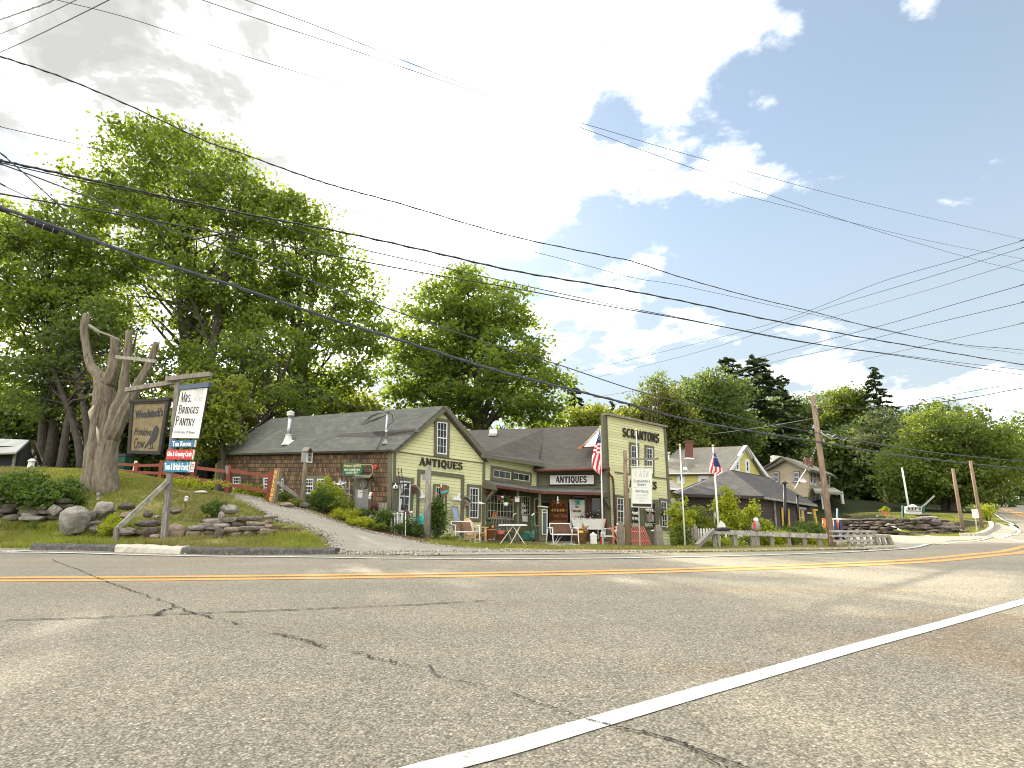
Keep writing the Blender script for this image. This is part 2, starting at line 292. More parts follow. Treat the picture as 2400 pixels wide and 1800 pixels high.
# ------------------------------------------------------------------ mesh builder
def link(o): sc.collection.objects.link(o); return o
def off_of(parent):
    v = Vector((0, 0, 0))
    while parent is not None: v += Vector(parent.location); parent = parent.parent
    return v
def tag(o, label=None, cat=None, group=None, kind=None):
    if label: o['label'] = label
    if cat: o['category'] = cat
    if group: o['group'] = group
    if kind: o['kind'] = kind
    return o
def thing(name, loc, label, cat, group=None):
    o = link(bpy.data.objects.new(name, None)); o.empty_display_size = .2; o.location = Vector(loc); return tag(o, label, cat, group)
class MB:
    def __init__(s): s.v = []; s.f = []; s.uv = {}; s.mi = []; s.cur = 0
    def add(s, vs, fs, uvs=None):
        b = len(s.v); s.v += [Vector(p) for p in vs]
        for i, f in enumerate(fs):
            if uvs: s.uv[len(s.f)] = [uvs[k] for k in f]
            s.f.append(tuple(b+k for k in f)); s.mi.append(s.cur)
        return s
    def poly(s, pts, uvs=None): return s.add(pts, [tuple(range(len(pts)))], uvs)
    def prism(s, pts, vec, uvf=None):
        n = len(pts); vec = Vector(vec); a = [Vector(p) for p in pts]; b = [p+vec for p in a]
        fs = [tuple(range(n, 2*n)), tuple(range(n-1, -1, -1))]+[(i, (i+1) % n, (i+1) % n+n, i+n) for i in range(n)]
        allp = a+b
        return s.add(allp, fs, [uvf(p) for p in allp] if uvf else None)
    def box(s, c, size, rz=0, ax=None):
        c = Vector(c); hx, hy, hz = [k/2 for k in size]
        R = Matrix.Rotation(rz, 3, 'Z') if ax is None else ax
        vs = [c+R@Vector((x*hx, y*hy, z*hz)) for z in (-1, 1) for x, y in ((-1, -1), (1, -1), (1, 1), (-1, 1))]
        return s.add(vs, [(3, 2, 1, 0), (4, 5, 6, 7), (0, 1, 5, 4), (1, 2, 6, 5), (2, 3, 7, 6), (3, 0, 4, 7)])
    def bar(s, a, b, wd, ht=None, up=(0, 0, 1)):
        a = Vector(a); b = Vector(b); ht = ht or wd; d = (b-a).normalized(); u = Vector(up)
        if abs(d.dot(u)) > .98: u = Vector((0, 1, 0))
        x = d.cross(u).normalized(); y = x.cross(d).normalized()
        vs = [p+x*i*wd/2+y*j*ht/2 for p in (a, b) for i, j in ((-1, -1), (1, -1), (1, 1), (-1, 1))]
        return s.add(vs, [(0, 1, 2, 3), (7, 6, 5, 4), (0, 4, 5, 1), (1, 5, 6, 2), (2, 6, 7, 3), (3, 7, 4, 0)])
    def tube(s, path, rad, seg=8, cap=True, rough=0):
        path = [Vector(p) for p in path]; n = len(path)
        if isinstance(rad, (int, float)): rad = [rad]*n
        rings = []; prev = None
        for i, p in enumerate(path):
            d = (path[min(i+1, n-1)]-path[max(i-1, 0)])
            if d.length < 1e-6: d = Vector((0, 0, 1))
            d.normalize()
            if prev is None:
                prev = d.orthogonal().normalized()
            x = (prev-d*prev.dot(d)); x = x.normalized() if x.length > 1e-5 else d.orthogonal().normalized()
            prev = x; y = d.cross(x)
            rings.append([p+(x*math.cos(k*2*math.pi/seg)+y*math.sin(k*2*math.pi/seg))*rad[i]*(1 if not rough else 1+rough*(mnoise.noise(Vector((math.cos(k*2*math.pi/seg)*2.2, math.sin(k*2*math.pi/seg)*2.2, p.z*.55)))+.5*mnoise.noise(Vector((math.cos(k*2*math.pi/seg)*6, math.sin(k*2*math.pi/seg)*6, p.z*2.4))))) for k in range(seg)])
        fs = [(i*seg+k, i*seg+(k+1) % seg, (i+1)*seg+(k+1) % seg, (i+1)*seg+k) for i in range(n-1) for k in range(seg)]
        if cap: fs += [tuple(range(seg-1, -1, -1)), tuple(range((n-1)*seg, n*seg))]
        return s.add([q for r in rings for q in r], fs)
    def lathe(s, c, prof, seg=14, ax=None):
        c = Vector(c); vs = []; R = ax if ax is not None else Matrix.Identity(3)
        for r, z in prof: vs += [c+R@Vector((r*math.cos(k*2*math.pi/seg), r*math.sin(k*2*math.pi/seg), z)) for k in range(seg)]
        n = len(prof)
        fs = [(i*seg+k, i*seg+(k+1) % seg, (i+1)*seg+(k+1) % seg, (i+1)*seg+k) for i in range(n-1) for k in range(seg)]
        fs += [tuple(range(seg-1, -1, -1)), tuple(range((n-1)*seg, n*seg))]
        return s.add(vs, fs)
    def ball(s, c, r, sc_=(1, 1, 1), seg=10, rings=7):
        pr = []
        c = Vector(c); vs = []; fs = []
        for i in range(rings+1):
            a = -math.pi/2+math.pi*i/rings
            for k in range(seg):
                b = 2*math.pi*k/seg
                vs.append(c+Vector((r*sc_[0]*math.cos(a)*math.cos(b), r*sc_[1]*math.cos(a)*math.sin(b), r*sc_[2]*math.sin(a))))
        fs = [(i*seg+k, i*seg+(k+1) % seg, (i+1)*seg+(k+1) % seg, (i+1)*seg+k) for i in range(rings) for k in range(seg)]
        return s.add(vs, fs)
    def rock(s, c, size, seed=0, rz=0.0, det=2, sq=1.0):
        rr = random.Random(seed); import bmesh
        bm = bmesh.new(); bmesh.ops.create_icosphere(bm, subdivisions=det, radius=1)
        dirs = [Vector((rr.gauss(0, 1), rr.gauss(0, 1), rr.gauss(0, 1))).normalized() for _ in range(9)]
        cut = [rr.uniform(.62, .95) for _ in dirs]; R = Matrix.Rotation(rz, 3, 'Z')
        vs = []
        for v in bm.verts:
            q = v.co.copy()
            for d, k in zip(dirs, cut):
                e = q.dot(d)
                if e > k: q -= d*(e-k)*.85
            q *= 1+rr.uniform(-.02, .02)
            if det > 2: q *= 1+.10*mnoise.noise(q*2.1+Vector((seed, 0, 0)))+.06*mnoise.noise(q*5+Vector((0, seed, 0)))
            if sq != 1: q = Vector([math.copysign(abs(k)**sq, k) for k in q])
            vs.append(Vector(c)+R@Vector((q.x*size[0], q.y*size[1], q.z*size[2])))
        s.add(vs, [tuple(v.index for v in f.verts) for f in bm.faces]); bm.free(); return s
    def build(s, name, mat, parent=None, smooth_=False, label=None, cat=None, group=None, kind=None, origin=None):
        me = bpy.data.meshes.new(name)
        if parent is not None: off = off_of(parent)
        elif origin is not None: off = Vector(origin)
        else:
            xs = [p.x for p in s.v]; ys = [p.y for p in s.v]; zs = [p.z for p in s.v]
            off = Vector(((min(xs)+max(xs))/2, (min(ys)+max(ys))/2, min(zs)))
        me.from_pydata([tuple(p-off) for p in s.v], [], s.f)
        mats = mat if isinstance(mat, (list, tuple)) else [mat]
        for m in mats: me.materials.append(MATS[m])
        if len(mats) > 1: me.polygons.foreach_set('material_index', s.mi)
        if s.uv:
            ul = me.uv_layers.new(name='UVMap'); li = 0
            for fi, f in enumerate(s.f):
                u = s.uv.get(fi)
                for k in range(len(f)):
                    if u: ul.data[li].uv = u[k]
                    li += 1
        if smooth_: me.polygons.foreach_set('use_smooth', [True]*len(me.polygons))
        me.update()
        o = link(bpy.data.objects.new(name, me))
        if parent is not None: o.parent = parent
        else: o.location = off
        return tag(o, label, cat, group, kind)
def copy_tree(o, parent=None, **kw):
    c = o.copy(); link(c)
    if parent is not None: c.parent = parent
    for ch in list(o.children): copy_tree(ch, c)
    for k, v in kw.items():
        if k == 'loc': c.location = v
        elif k == 'rz': c.rotation_euler.z = v
        else: c[k] = v
    return c

# ------------------------------------------------------------------ terrain
CTRL = [  # (px, py, Y) pixel of a ground point and its distance
 (385,1262,15.5),(100,1262,15.6),(650,1275,15.0),(0,1270,15.4),(-300,1262,16),(-300,1120,20),(-300,1085,26),
 (60,1235,16.5),(200,1245,16.3),(300,1240,16.6),(450,1245,16.5),(600,1240,16.6),(700,1262,15.4),
 (40,1178,17.2),(150,1170,17.6),(330,1190,17.6),(500,1200,17.3),
 (100,1125,19.2),(260,1125,19.0),(0,1112,20.0),(180,1105,20.6),(80,1103,21),(380,1150,19.6),(470,1170,19.2),
 (560,1180,19.2),(620,1215,18.0),(690,1225,17.6),(760,1258,15.8),(797,1290,13.6),
 (632,1176,21.5),(533,1156,23),(450,1140,24.5),(376,1124,26),(318,1118,27.5),(253,1110,29),(60,1098,30),
 (520,1155,28.2),(640,1180,21.0),(700,1190,20.9),(780,1222,19.5),(850,1242,19.0),(925,1258,18.8),(1000,1275,17.6),(1100,1286,16.2),(1300,1291,15.2),
 (700,1180,25.6),(800,1215,23.8),(922,1245,21.8),(1134,1268,24.8),(1040,1262,22.8),(1200,1268,26),(1300,1272,26.0),(1300,1281,21.0),(1150,1279,20.5),
 (1445,1278,26.5),(1573,1281,29.0),(1420,1285,20.0),(1600,1285,22.0),(1740,1283,22.5),(1850,1282,22.0),(1950,1281,21.8),(2090,1281,20.4),
 (1500,1291,15.5),(1660,1291,15.4),
 (1620,1272,31),(1760,1262,33),(1900,1246,34),(1850,1250,40),
 (2150,1258,26),(2000,1246,32),(2060,1251,30),(2240,1250,28),(2290,1248,27.5),(2100,1268,23),(2300,1262,23),
 (2020,1212,33),(2100,1216,32.2),(2200,1228,30.5),(2060,1203,40),(2240,1215,36),(2180,1206,40),(2260,1205,42),
 (2340,1210,40),(2310,1198,55),(2316,1187,72),(2390,1190,60),(2395,1172,95),
]
C3 = [tuple(at(*c)) for c in CTRL]
for x, y in ((-30,-12),(0,-12),(30,-12),(-30,0),(-15,0),(0,0),(15,0),(30,0),(-25,8),(-12,6),(-7,9),(0,5),(0,9),(7,7),(14,10),(22,14),(30,20),(-7,12.4),(-12,12.9),(-20,13.4),
             (-2,11.3),(3,11.9),(6.5,12.6),(12.5,16.6),(18,21),(23.4,26.0),(36,32),(-30,13.5),(0,2),(-5,2),(5,2),(-5,10.5),(2,10.3),(20,20)):
    C3.append((x, y, 0.0))
for x, y, z in ((-60,-10,0),(60,-20,0),(-60,20,1),(-60,45,3.5),(-30,45,3.4),(0,45,1.5),(-10,36,1.2),(20,50,1.2),(60,45,1.4),(-60,90,6),(-20,90,5),(20,90,5),(60,95,3.2),(110,60,2),(110,120,4),(0,140,9),(60,140,8),(-60,140,9),(120,0,0),(25,60,2.2),(35,70,3.0),(45,60,1.6),(45,80,2.4)):
    C3.append((x, y, z))
CP = np.array(C3); K2 = 1.2**2
def _phi(a, b): return np.sqrt(((a[:, None, :]-b[None, :, :])**2).sum(-1)+K2)
_n = len(CP); _A = np.zeros((_n+1, _n+1)); _A[:_n, :_n] = -_phi(CP[:, :2], CP[:, :2])+np.eye(_n)*0.02; _A[:_n, _n] = 1; _A[_n, :_n] = 1
_W = np.linalg.solve(_A, np.append(CP[:, 2], 0))
def gza(xy):
    xy = np.asarray(xy, float).reshape(-1, 2); out = []
    for i in range(0, len(xy), 4000): out.append(-_phi(xy[i:i+4000], CP[:, :2])@_W[:_n]+_W[_n])
    return np.concatenate(out)
def gz(x, y): return float(gza([(x, y)])[0])
def gp(px, py, lift=0.0, tmax=160):
    r = ray(px, py); ts = np.geomspace(1.2, tmax, 700)
    P = np.array(EYE)[None, :]+np.array(r)[None, :]*ts[:, None]
    d = P[:, 2]-gza(P[:, :2])
    i = np.argmax(d < 0) if (d < 0).any() else len(ts)-1
    if i > 0 and d[i] < 0:
        a = d[i-1]/(d[i-1]-d[i]); t = ts[i-1]+(ts[i]-ts[i-1])*a
    else: t = ts[i]
    p = EYE+r*float(t); return Vector((p.x, p.y, p.z+lift))
def gon(px, Y, py=1200):
    "ground point in the column px at distance Y"
    p = at(px, py, Y)
    for _ in range(4):
        z = gz(p.x, p.y); r_ = (z-CH)/Y
        pyy = 900-FPX*((r_*math.cos(TH)-math.sin(TH))/(math.cos(TH)+r_*math.sin(TH))); p = at(px, pyy, Y)
    return Vector((p.x, p.y, gz(p.x, p.y)))
# ------------------------------------------------------------------ ground, road, driveway
def inpoly(P, poly):
    P = np.asarray(P); x, y = P[:, 0], P[:, 1]; c = np.zeros(len(P), bool); n = len(poly)
    for i in range(n):
        x1, y1 = poly[i]; x2, y2 = poly[(i+1) % n]
        c ^= ((y1 > y) != (y2 > y)) & (x < (x2-x1)*(y-y1)/((y2-y1) or 1e-9)+x1)
    return c
def resample(pl, n):
    pl = [Vector(p) for p in pl]; L = [0]
    for a, b in zip(pl, pl[1:]): L.append(L[-1]+(b-a).length)
    out = []
    for k in range(n):
        s = L[-1]*k/(n-1); i = 0
        while i < len(pl)-2 and L[i+1] < s: i += 1
        t = (s-L[i])/max(1e-9, L[i+1]-L[i]); out.append(pl[i].lerp(pl[i+1], t))
    return out
def catmull(pl, m=6):
    pl = [Vector(p) for p in pl]; q = [2*pl[0]-pl[1]]+pl+[2*pl[-1]-pl[-2]]; out = []
    for i in range(1, len(q)-2):
        for k in range(m):
            t = k/m; a, b, c, d = q[i-1], q[i], q[i+1], q[i+2]
            out.append(.5*((2*b)+(c-a)*t+(2*a-5*b+4*c-d)*t*t+(3*b-a-3*c+d)*t**3))
    out.append(pl[-1]); return out
def loft(name, A, B, n, mat, lift, pw=1.0):
    A2 = [Vector((p[0], p[1])) for p in A]; B2 = [Vector((p[0], p[1])) for p in B]
    pts = []; m = len(A2)
    for i in range(m):
        for k in range(n+1):
            t = (k/n)**pw; q = A2[i].lerp(B2[i], t); pts.append((q.x, q.y))
    zs = gza(pts); b = MB()
    vs = [(p[0], p[1], z+lift) for p, z in zip(pts, zs)]
    fs = [(i*(n+1)+k, (i+1)*(n+1)+k, (i+1)*(n+1)+k+1, i*(n+1)+k+1) for i in range(m-1) for k in range(n)]
    b.add(vs, fs); o = b.build(name, mat, kind='structure', origin=(0, 0, 0), smooth_=True); return o
roadB = [Vector((-42, 16.2, 0)), Vector((-25, 14.6, 0))]+[gp(*q) for q in ((-40, 1284), (90, 1286), (400, 1291), (700, 1297), (900, 1300), (1100, 1300), (1300, 1298), (1500, 1297), (1700, 1294.5), (1900, 1291), (2060, 1288), (2217, 1269), (2300, 1262), (2391, 1240))]
_p = roadB[-1]
roadB += [Vector((_p.x+3.2, _p.y+3.9, 0)), gp(2337, 1206), gp(2308, 1195.5), Vector((56, 74, 0)), Vector((60, 98, 0))]
roadA = [Vector((-42, -14, 0)), Vector((-25, -14, 0)), Vector((-16, -14, 0)), Vector((-12, -14, 0)), Vector((-8, -14, 0)), Vector((-4, -14, 0)), Vector((-1, -14, 0)), Vector((2, -14, 0)), Vector((6, -14, 0)), Vector((10, -14, 0)), Vector((15, -14, 0)), Vector((20, -14, 0)), Vector((26, -12, 0)), Vector((31, -6, 0)), Vector((34, 2, 0)), Vector((36, 12, 0)), Vector((38, 18, 0)), Vector((44, 33, 0)), Vector((56, 48, 0)), Vector((66, 70, 0)), Vector((70, 98, 0))]
rb_ = []; ra_ = []
for i in range(len(roadB)-1):
    for k in range(5):
        rb_.append(roadB[i].lerp(roadB[i+1], k/5)); ra_.append(roadA[i].lerp(roadA[i+1], k/5))
rb_.append(roadB[-1]); ra_.append(roadA[-1])
loft('road', ra_, rb_, 60, 'asphalt', 0.0, .9)
road_poly = [(p.x, p.y) for p in ra_]+[(p.x, p.y) for p in reversed(rb_)]
# driveway: left edge and right edge from the top of the slope down to the road
dl = [gon(545, 24.0), gp(548, 1166), gp(600, 1191), gp(690, 1227), gp(760, 1258), gp(800, 1291), gp(815, 1299)]
dr = [gon(565, 26.0), gp(640, 1181), gp(720, 1198), gp(850, 1243), gp(960, 1266), gp(1130, 1287), gp(1330, 1292)]
dl[-1] = gp(1000, 1302); dr[-1] = gp(1560, 1296.5)
dl[-2] = gp(803, 1296); dr[-2] = gp(1250, 1291.5)
DL = catmull(dl, 12); DR = catmull(dr, 12)
DL = [p+Vector((random.gauss(0, .05), random.gauss(0, .05), 0)) for p in DL]; DR = [p+Vector((random.gauss(0, .05), random.gauss(0, .05), 0)) for p in DR]
loft('driveway', DL, DR, 26, 'worn_asphalt', 0.012)
drive_poly = [(p.x, p.y) for p in DL]+[(p.x, p.y) for p in reversed(DR)]
# side road on the right, joining the main road
sa = [gp(*q) for q in ((2040, 1290), (2100, 1288), (2160, 1279), (2217, 1270), (2300, 1262), (2391, 1240))]
sb = [gp(*q) for q in ((1975, 1247), (2040, 1251), (2130, 1256), (2230, 1257.5), (2290, 1253), (2337, 1226))]
SA = catmull(sa, 5); SB = catmull(sb, 5)
loft('side_road', SA, SB, 22, 'worn_asphalt', 0.010)
side_poly = [(p.x, p.y) for p in SA]+[(p.x, p.y) for p in reversed(SB)]
sh = catmull([gp(*q) for q in ((1180, 1292), (1400, 1294.5), (1640, 1293), (1800, 1290.5), (1960, 1288.5), (2095, 1287))], 6)
sh2 = catmull([gp(*q) for q in ((1180, 1285), (1400, 1289.5), (1640, 1288), (1800, 1286), (1960, 1284.5), (2100, 1282))], 6)
loft('gravel_shoulder', sh, sh2, 8, 'dirt', .014)
# ground sheet
def axis(parts):
    out = [parts[0][0]]
    for a, b, st in parts:
        n = max(1, int(round((b-a)/st))); out += [a+(b-a)*(i+1)/n for i in range(n)]
    return np.array(out)
gx = axis([(-900, -200, 100), (-200, -60, 14), (-60, -24, 2), (-24, 34, .4), (34, 80, 1.6), (80, 200, 12), (200, 900, 100)])
gy = axis([(-300, -20, 35), (-20, 6, 2), (6, 34, .4), (34, 110, 1.6), (110, 200, 10), (200, 1100, 100)])
XX, YY = np.meshgrid(gx, gy); PP = np.stack([XX.ravel(), YY.ravel()], 1)
inside = (np.abs(PP[:, 0]) < 130) & (PP[:, 1] < 150) & (PP[:, 1] > -30)
ZZ = np.zeros(len(PP)); ZZ[inside] = gza(PP[inside]); cl = np.clip(PP, [-130, -30], [130, 150]); ZZ[~inside] = gza(cl[~inside])
ZZ = np.where(inpoly(PP, road_poly) | inpoly(PP, drive_poly) | inpoly(PP, side_poly), ZZ-.07, ZZ)
def onslope(P):
    return (P[:, 1] > 15.6) & (P[:, 1] < 30) & (P[:, 0] < 1.5)
rough_ = np.where((PP[:, 0] < -5) & (PP[:, 1] > 14.5) & (PP[:, 1] < 22), RNG.normal(0, .028, len(PP)), 0)*(~inpoly(PP, drive_poly))
ZZ = ZZ+rough_
nx_, ny_ = len(gx), len(gy)
idx = np.arange(nx_*ny_).reshape(ny_, nx_)
quads = np.stack([idx[:-1, :-1], idx[:-1, 1:], idx[1:, 1:], idx[1:, :-1]], -1).reshape(-1, 4)
def npmesh(name, V, Q, mats, mi=None, smooth_=False):
    me = bpy.data.meshes.new(name); k = Q.shape[1]
    me.vertices.add(len(V)); me.vertices.foreach_set('co', np.ascontiguousarray(V, np.float32).ravel())
    me.loops.add(Q.size); me.loops.foreach_set('vertex_index', Q.ravel().astype(np.int32))
    me.polygons.add(len(Q)); me.polygons.foreach_set('loop_start', np.arange(0, Q.size, k, dtype=np.int32))
    me.polygons.foreach_set('loop_total', np.full(len(Q), k, np.int32))
    for m in mats: me.materials.append(MATS[m])
    if mi is not None: me.polygons.foreach_set('material_index', mi.astype(np.int32))
    me.polygons.foreach_set('use_smooth', np.full(len(Q), smooth_)); me.update(calc_edges=True); me.validate(); return me
cen = PP[quads].mean(1)
def pxpoly(l): return [(gp(*q).x, gp(*q).y) for q in l]
mulch_poly = pxpoly([(780, 1222), (850, 1243), (925, 1260), (1000, 1272)])+[(gon(1010, 21.3).x, gon(1010, 21.3).y), (-4.6, 21.6), (gon(720, 25).x, gon(720, 25).y), (gon(690, 23).x, gon(690, 23).y)]
scree = [tuple(gon(a, b).xy) for a, b in ((430, 16.0), (470, 15.7), (600, 15.6), (700, 15.6), (720, 16.4), (640, 17.2), (480, 17.2))]
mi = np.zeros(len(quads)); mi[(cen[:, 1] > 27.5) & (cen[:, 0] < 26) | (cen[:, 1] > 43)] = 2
mi[inpoly(cen, mulch_poly) | inpoly(cen, scree)] = 1
rail_poly = pxpoly([(1640, 1284), (1800, 1283), (2095, 1282.5), (2095, 1278), (1900, 1278)])
mi[inpoly(cen, rail_poly)] = 3
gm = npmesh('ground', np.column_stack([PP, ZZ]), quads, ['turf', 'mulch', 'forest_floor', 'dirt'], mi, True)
go = link(bpy.data.objects.new('ground', gm)); go['kind'] = 'structure'
# ---- painted lines and cracks (sheets 5 mm above the asphalt)
def ribbon(name, pl, wd, mat, lift=.005, wob=0.0, kind='structure'):
    pl = [Vector((p[0], p[1], 0)) for p in pl]; b = MB(); L = []; R_ = []
    for i, p in enumerate(pl):
        d = (pl[min(i+1, len(pl)-1)]-pl[max(i-1, 0)]).normalized(); nn = Vector((-d.y, d.x, 0))
        ww = wd if isinstance(wd, (int, float)) else wd[i]
        ww *= 1+random.uniform(-wob, wob)
        L.append(p+nn*ww/2); R_.append(p-nn*ww/2)
    za = gza([(p.x, p.y) for p in L]); zb = gza([(p.x, p.y) for p in R_])
    n = len(pl)
    b.add([(p.x, p.y, z+lift) for p, z in zip(L, za)]+[(p.x, p.y, z+lift) for p, z in zip(R_, zb)], [(i, n+i, n+i+1, i+1) for i in range(n-1)])
    return b.build(name, mat, kind=kind, origin=(0, 0, 0))
yl = [Vector((-30, 7.2, 0)), Vector((-16, 7.6, 0))]+[gp(*q) for q in ((0, 1358), (300, 1356.5), (700, 1352.5), (1200, 1345.5), (1500, 1339.5), (1742, 1332), (1950, 1324.5), (2149, 1315), (2300, 1301), (2400, 1288))]
_q = yl[-1]; yl += [Vector((_q.x+7, _q.y+6, 0)), Vector((26.8, 26.5, 0)), gp(2400, 1208.5), gp(2366, 1197), gp(2327, 1190.5)]
yc = catmull(yl, 10)
def offs(pl, d):
    o = []
    for i, p in enumerate(pl):
        t = (pl[min(i+1, len(pl)-1)]-pl[max(i-1, 0)]); t.z = 0; t.normalize(); o.append(p+Vector((-t.y, t.x, 0))*d)
    return o
ribbon('yellow_road_line', offs(yc, .19), .20, 'yellow_line', wob=.10); ribbon('yellow_road_line', offs(yc, -.19), .20, 'yellow_line', wob=.10)
wl = [Vector((-30, 14.6, 0))]+[gp(*q) for q in ((-60, 1294.5), (0, 1296), (300, 1301), (600, 1306), (900, 1310), (1200, 1311), (1500, 1308.5), (1700, 1304.5), (1900, 1298.5), (2050, 1291.5), (2150, 1283), (2217, 1275), (2300, 1266), (2360, 1257), (2389, 1247))]
_q = wl[-1]; wl += [Vector((_q.x+2.6, _q.y+3.4, 0)), gp(2372, 1228), gp(2338, 1209.5), gp(2311, 1198)]
ribbon('white_edge_line', catmull(wl, 8), .13, 'faded_white_line', .017)
nl = [gp(600, 1925), gp(960, 1816), gp(1200, 1753)] + [gp(*q) for q in ((1399, 1694), (1700, 1606), (2000, 1520), (2200, 1466), (2400, 1410))]
_q = nl[-1]; _d = (nl[-1]-nl[-3]); _d.z = 0; _d.normalize(); nl += [_q+_d*3, _q+_d*6+Vector((-.3, .3, 0)), _q+_d*11+Vector((-1.2, 1.2, 0)), _q+_d*20+Vector((-4, 4, 0)), _q+_d*30+Vector((-9, 10, 0))]
nc = catmull(nl, 8)
ribbon('white_edge_line', nc, .125, 'white_paint_line')
for a, b in (((2333, 1254), (2346, 1254)), ((2352, 1254), (2367, 1254)), ((2375, 1254), (2386, 1254)), ((2396, 1254), (2410, 1254))):
    ribbon('white_dash_line', [gp(*a), gp(*b)], .3, 'faded_white_line', .018)
def crack(pts, wd, wob=.9, jit=.018):
    pl = resample([gp(*q) for q in pts], int(len(pts)*14)); pl = [p+Vector((random.gauss(0, jit), random.gauss(0, jit), 0)) for p in pl]
    ribbon('road_crack', pl, wd, 'crack_fill', .009, wob)
crack([(120, 1312), (190, 1338), (235, 1358), (262, 1368), (350, 1400), (400, 1415), (450, 1438), (560, 1465)], .013, .7, .014)
crack([(0, 1456), (250, 1448), (450, 1439), (700, 1430), (980, 1418), (1160, 1408)], .020, .8, .008)
crack([(365, 1445), (385, 1432), (415, 1425)], .02)
crack([(640, 1485), (680, 1495), (720, 1503), (760, 1520)], .012); crack([(830, 1530), (880, 1545), (960, 1565)], .008)
crack([(1008, 1562), (1020, 1585), (1060, 1596), (1140, 1610)], .007, .9, .006); crack([(1200, 1628), (1260, 1650), (1330, 1672), (1375, 1690)], .006, .9, .006)
crack([(1380, 1690), (1410, 1698), (1440, 1706)], .006, .6, .004)
crack([(1440, 1706), (1520, 1722), (1600, 1745), (1660, 1772), (1740, 1800), (1800, 1822)], .011, .8, .006)
crack([(1600, 1747), (1670, 1790), (1720, 1812)], .006, .8, .006)
crack([(900, 1297.5), (1100, 1298.5), (1160, 1299)], .05, .9, .02)
# ---- grass: short blades on the mound, verge and lawn
def blades(name, polys, n, h, mats, seed):
    rg = np.random.default_rng(seed); P = []
    for poly, frac in polys:
        a = np.array(poly); lo, hi = a.min(0), a.max(0); k = int(n*frac); got = np.zeros((0, 2))
        while len(got) < k:
            q = rg.uniform(lo, hi, (k*2, 2)); q = q[inpoly(q, poly)]; q = q[~inpoly(q, drive_poly)]; got = np.vstack([got, q])
        P.append(got[:k])
    P = np.vstack(P); z = gza(P); n = len(P)
    # clumpy heights
    cl_ = .5+.5*np.sin(P[:, 0]*2.3+np.sin(P[:, 1]*1.7)*2)*np.sin(P[:, 1]*2.9+1.3*np.sin(P[:, 0]*1.1))
    hh = h*rg.uniform(.4, 1.25, n)*(.6+.8*cl_); az = rg.uniform(0, 2*np.pi, n); lean = rg.normal(0, .45, (n, 2))*hh[:, None]; wd = .008+.010*rg.random(n)
    base = np.column_stack([P, z-.02]); sx = np.column_stack([np.cos(az)*wd, np.sin(az)*wd, np.zeros(n)]); tip = base+np.column_stack([lean, hh])
    V = np.stack([base-sx, base+sx, tip], 1).reshape(-1, 3); Q = np.arange(3*n).reshape(-1, 3)
    mi_ = (rg.random(n)+.35*np.sin(P[:, 0]*.9+P[:, 1]*.6) > mats[2]).astype(int)
    o = link(bpy.data.objects.new(name, npmesh(name, V, Q, mats[:2], mi_))); o['kind'] = 'stuff'; return o
mound = [tuple(gon(a, b).xy) for a, b in ((-180, 17), (0, 16.8), (330, 17.0), (560, 16.8), (640, 17.2), (600, 19.6), (540, 22), (330, 24), (150, 23.5), (-60, 23), (-250, 22))]
verge = [(-20, 14.3)]+[tuple(gp(a, b).xy) for a, b in ((-60, 1283), (85, 1284), (400, 1285), (600, 1286), (780, 1289), (740, 1258), (560, 1258), (300, 1246), (0, 1240), (-150, 1240))]
shopstrip = [tuple(gp(a, b).xy) for a, b in ((930, 1262), (1050, 1279), (1200, 1285), (1400, 1288), (1640, 1289), (1640, 1279), (1400, 1277.5), (1200, 1275), (1050, 1268))]
bankr = [tuple(gp(a, b).xy) for a, b in ((1975, 1205), (2080, 1217), (2225, 1232), (2255, 1222), (2230, 1208), (2100, 1204))]
cornr = [tuple(gp(a, b).xy) for a, b in ((2000, 1246), (2080, 1251), (2160, 1255), (2240, 1256), (2300, 1250), (2328, 1230), (2290, 1236), (2200, 1249), (2060, 1245))]
blades('grass', [(mound, .42), (verge, .26), (shopstrip, .16), (bankr, .09), (cornr, .07)], 150000, .10, ['grass_blade', 'dry_grass_blade', .55], 5)
drygrass = [tuple(gon(a, b).xy) for a, b in ((1600, 22.6), (1780, 23.5), (1950, 22.6), (2095, 21.3), (2095, 20.4), (1950, 21.8), (1700, 21.8))]
blades('tall_grass', [(pxpoly([(0, 1241), (330, 1246), (330, 1236), (0, 1226)]), .4), (pxpoly([(300, 1250), (700, 1266), (740, 1262), (620, 1240), (300, 1240)]), .35), (pxpoly([(85, 1283), (430, 1287), (430, 1283.5), (85, 1280)]), .25)], 5000, .19, ['grass_blade', 'dry_grass_blade', .6], 15)
blades('weeds', [(drygrass, 1.0)], 2500, .10, ['grass_blade', 'dry_grass_blade', .35], 9)

def gravel(name, segs, n, mats, seed):
    rg = np.random.default_rng(seed); P = []
    for a, b, wd, fr in segs:
        k = int(n*fr); t = rg.random(k); a = np.array(a[:2]); b = np.array(b[:2]); P.append(a+(b-a)*t[:, None]+rg.normal(0, wd, (k, 2)))
    P = np.vstack(P); n = len(P); s = .008+.022*rg.random(n)**3; c = np.column_stack([P, gza(P)+s*.4+.012])
    O = np.array([(1, 0, 0), (-1, 0, 0), (0, 1, 0), (0, -1, 0), (0, 0, .7), (0, 0, -.7)], float); J = rg.uniform(.6, 1.3, (n, 6, 1)); V = (c[:, None, :]+O[None]*J*s[:, None, None]).reshape(-1, 3)
    Fc = np.array([(0, 2, 4), (2, 1, 4), (1, 3, 4), (3, 0, 4), (2, 0, 5), (1, 2, 5), (3, 1, 5), (0, 3, 5)]); Q = (np.arange(n)[:, None, None]*6+Fc[None]).reshape(-1, 3)
    o = link(bpy.data.objects.new(name, npmesh(name, V, Q, mats, np.repeat(rg.integers(0, len(mats), n), 8)))); o['kind'] = 'stuff'
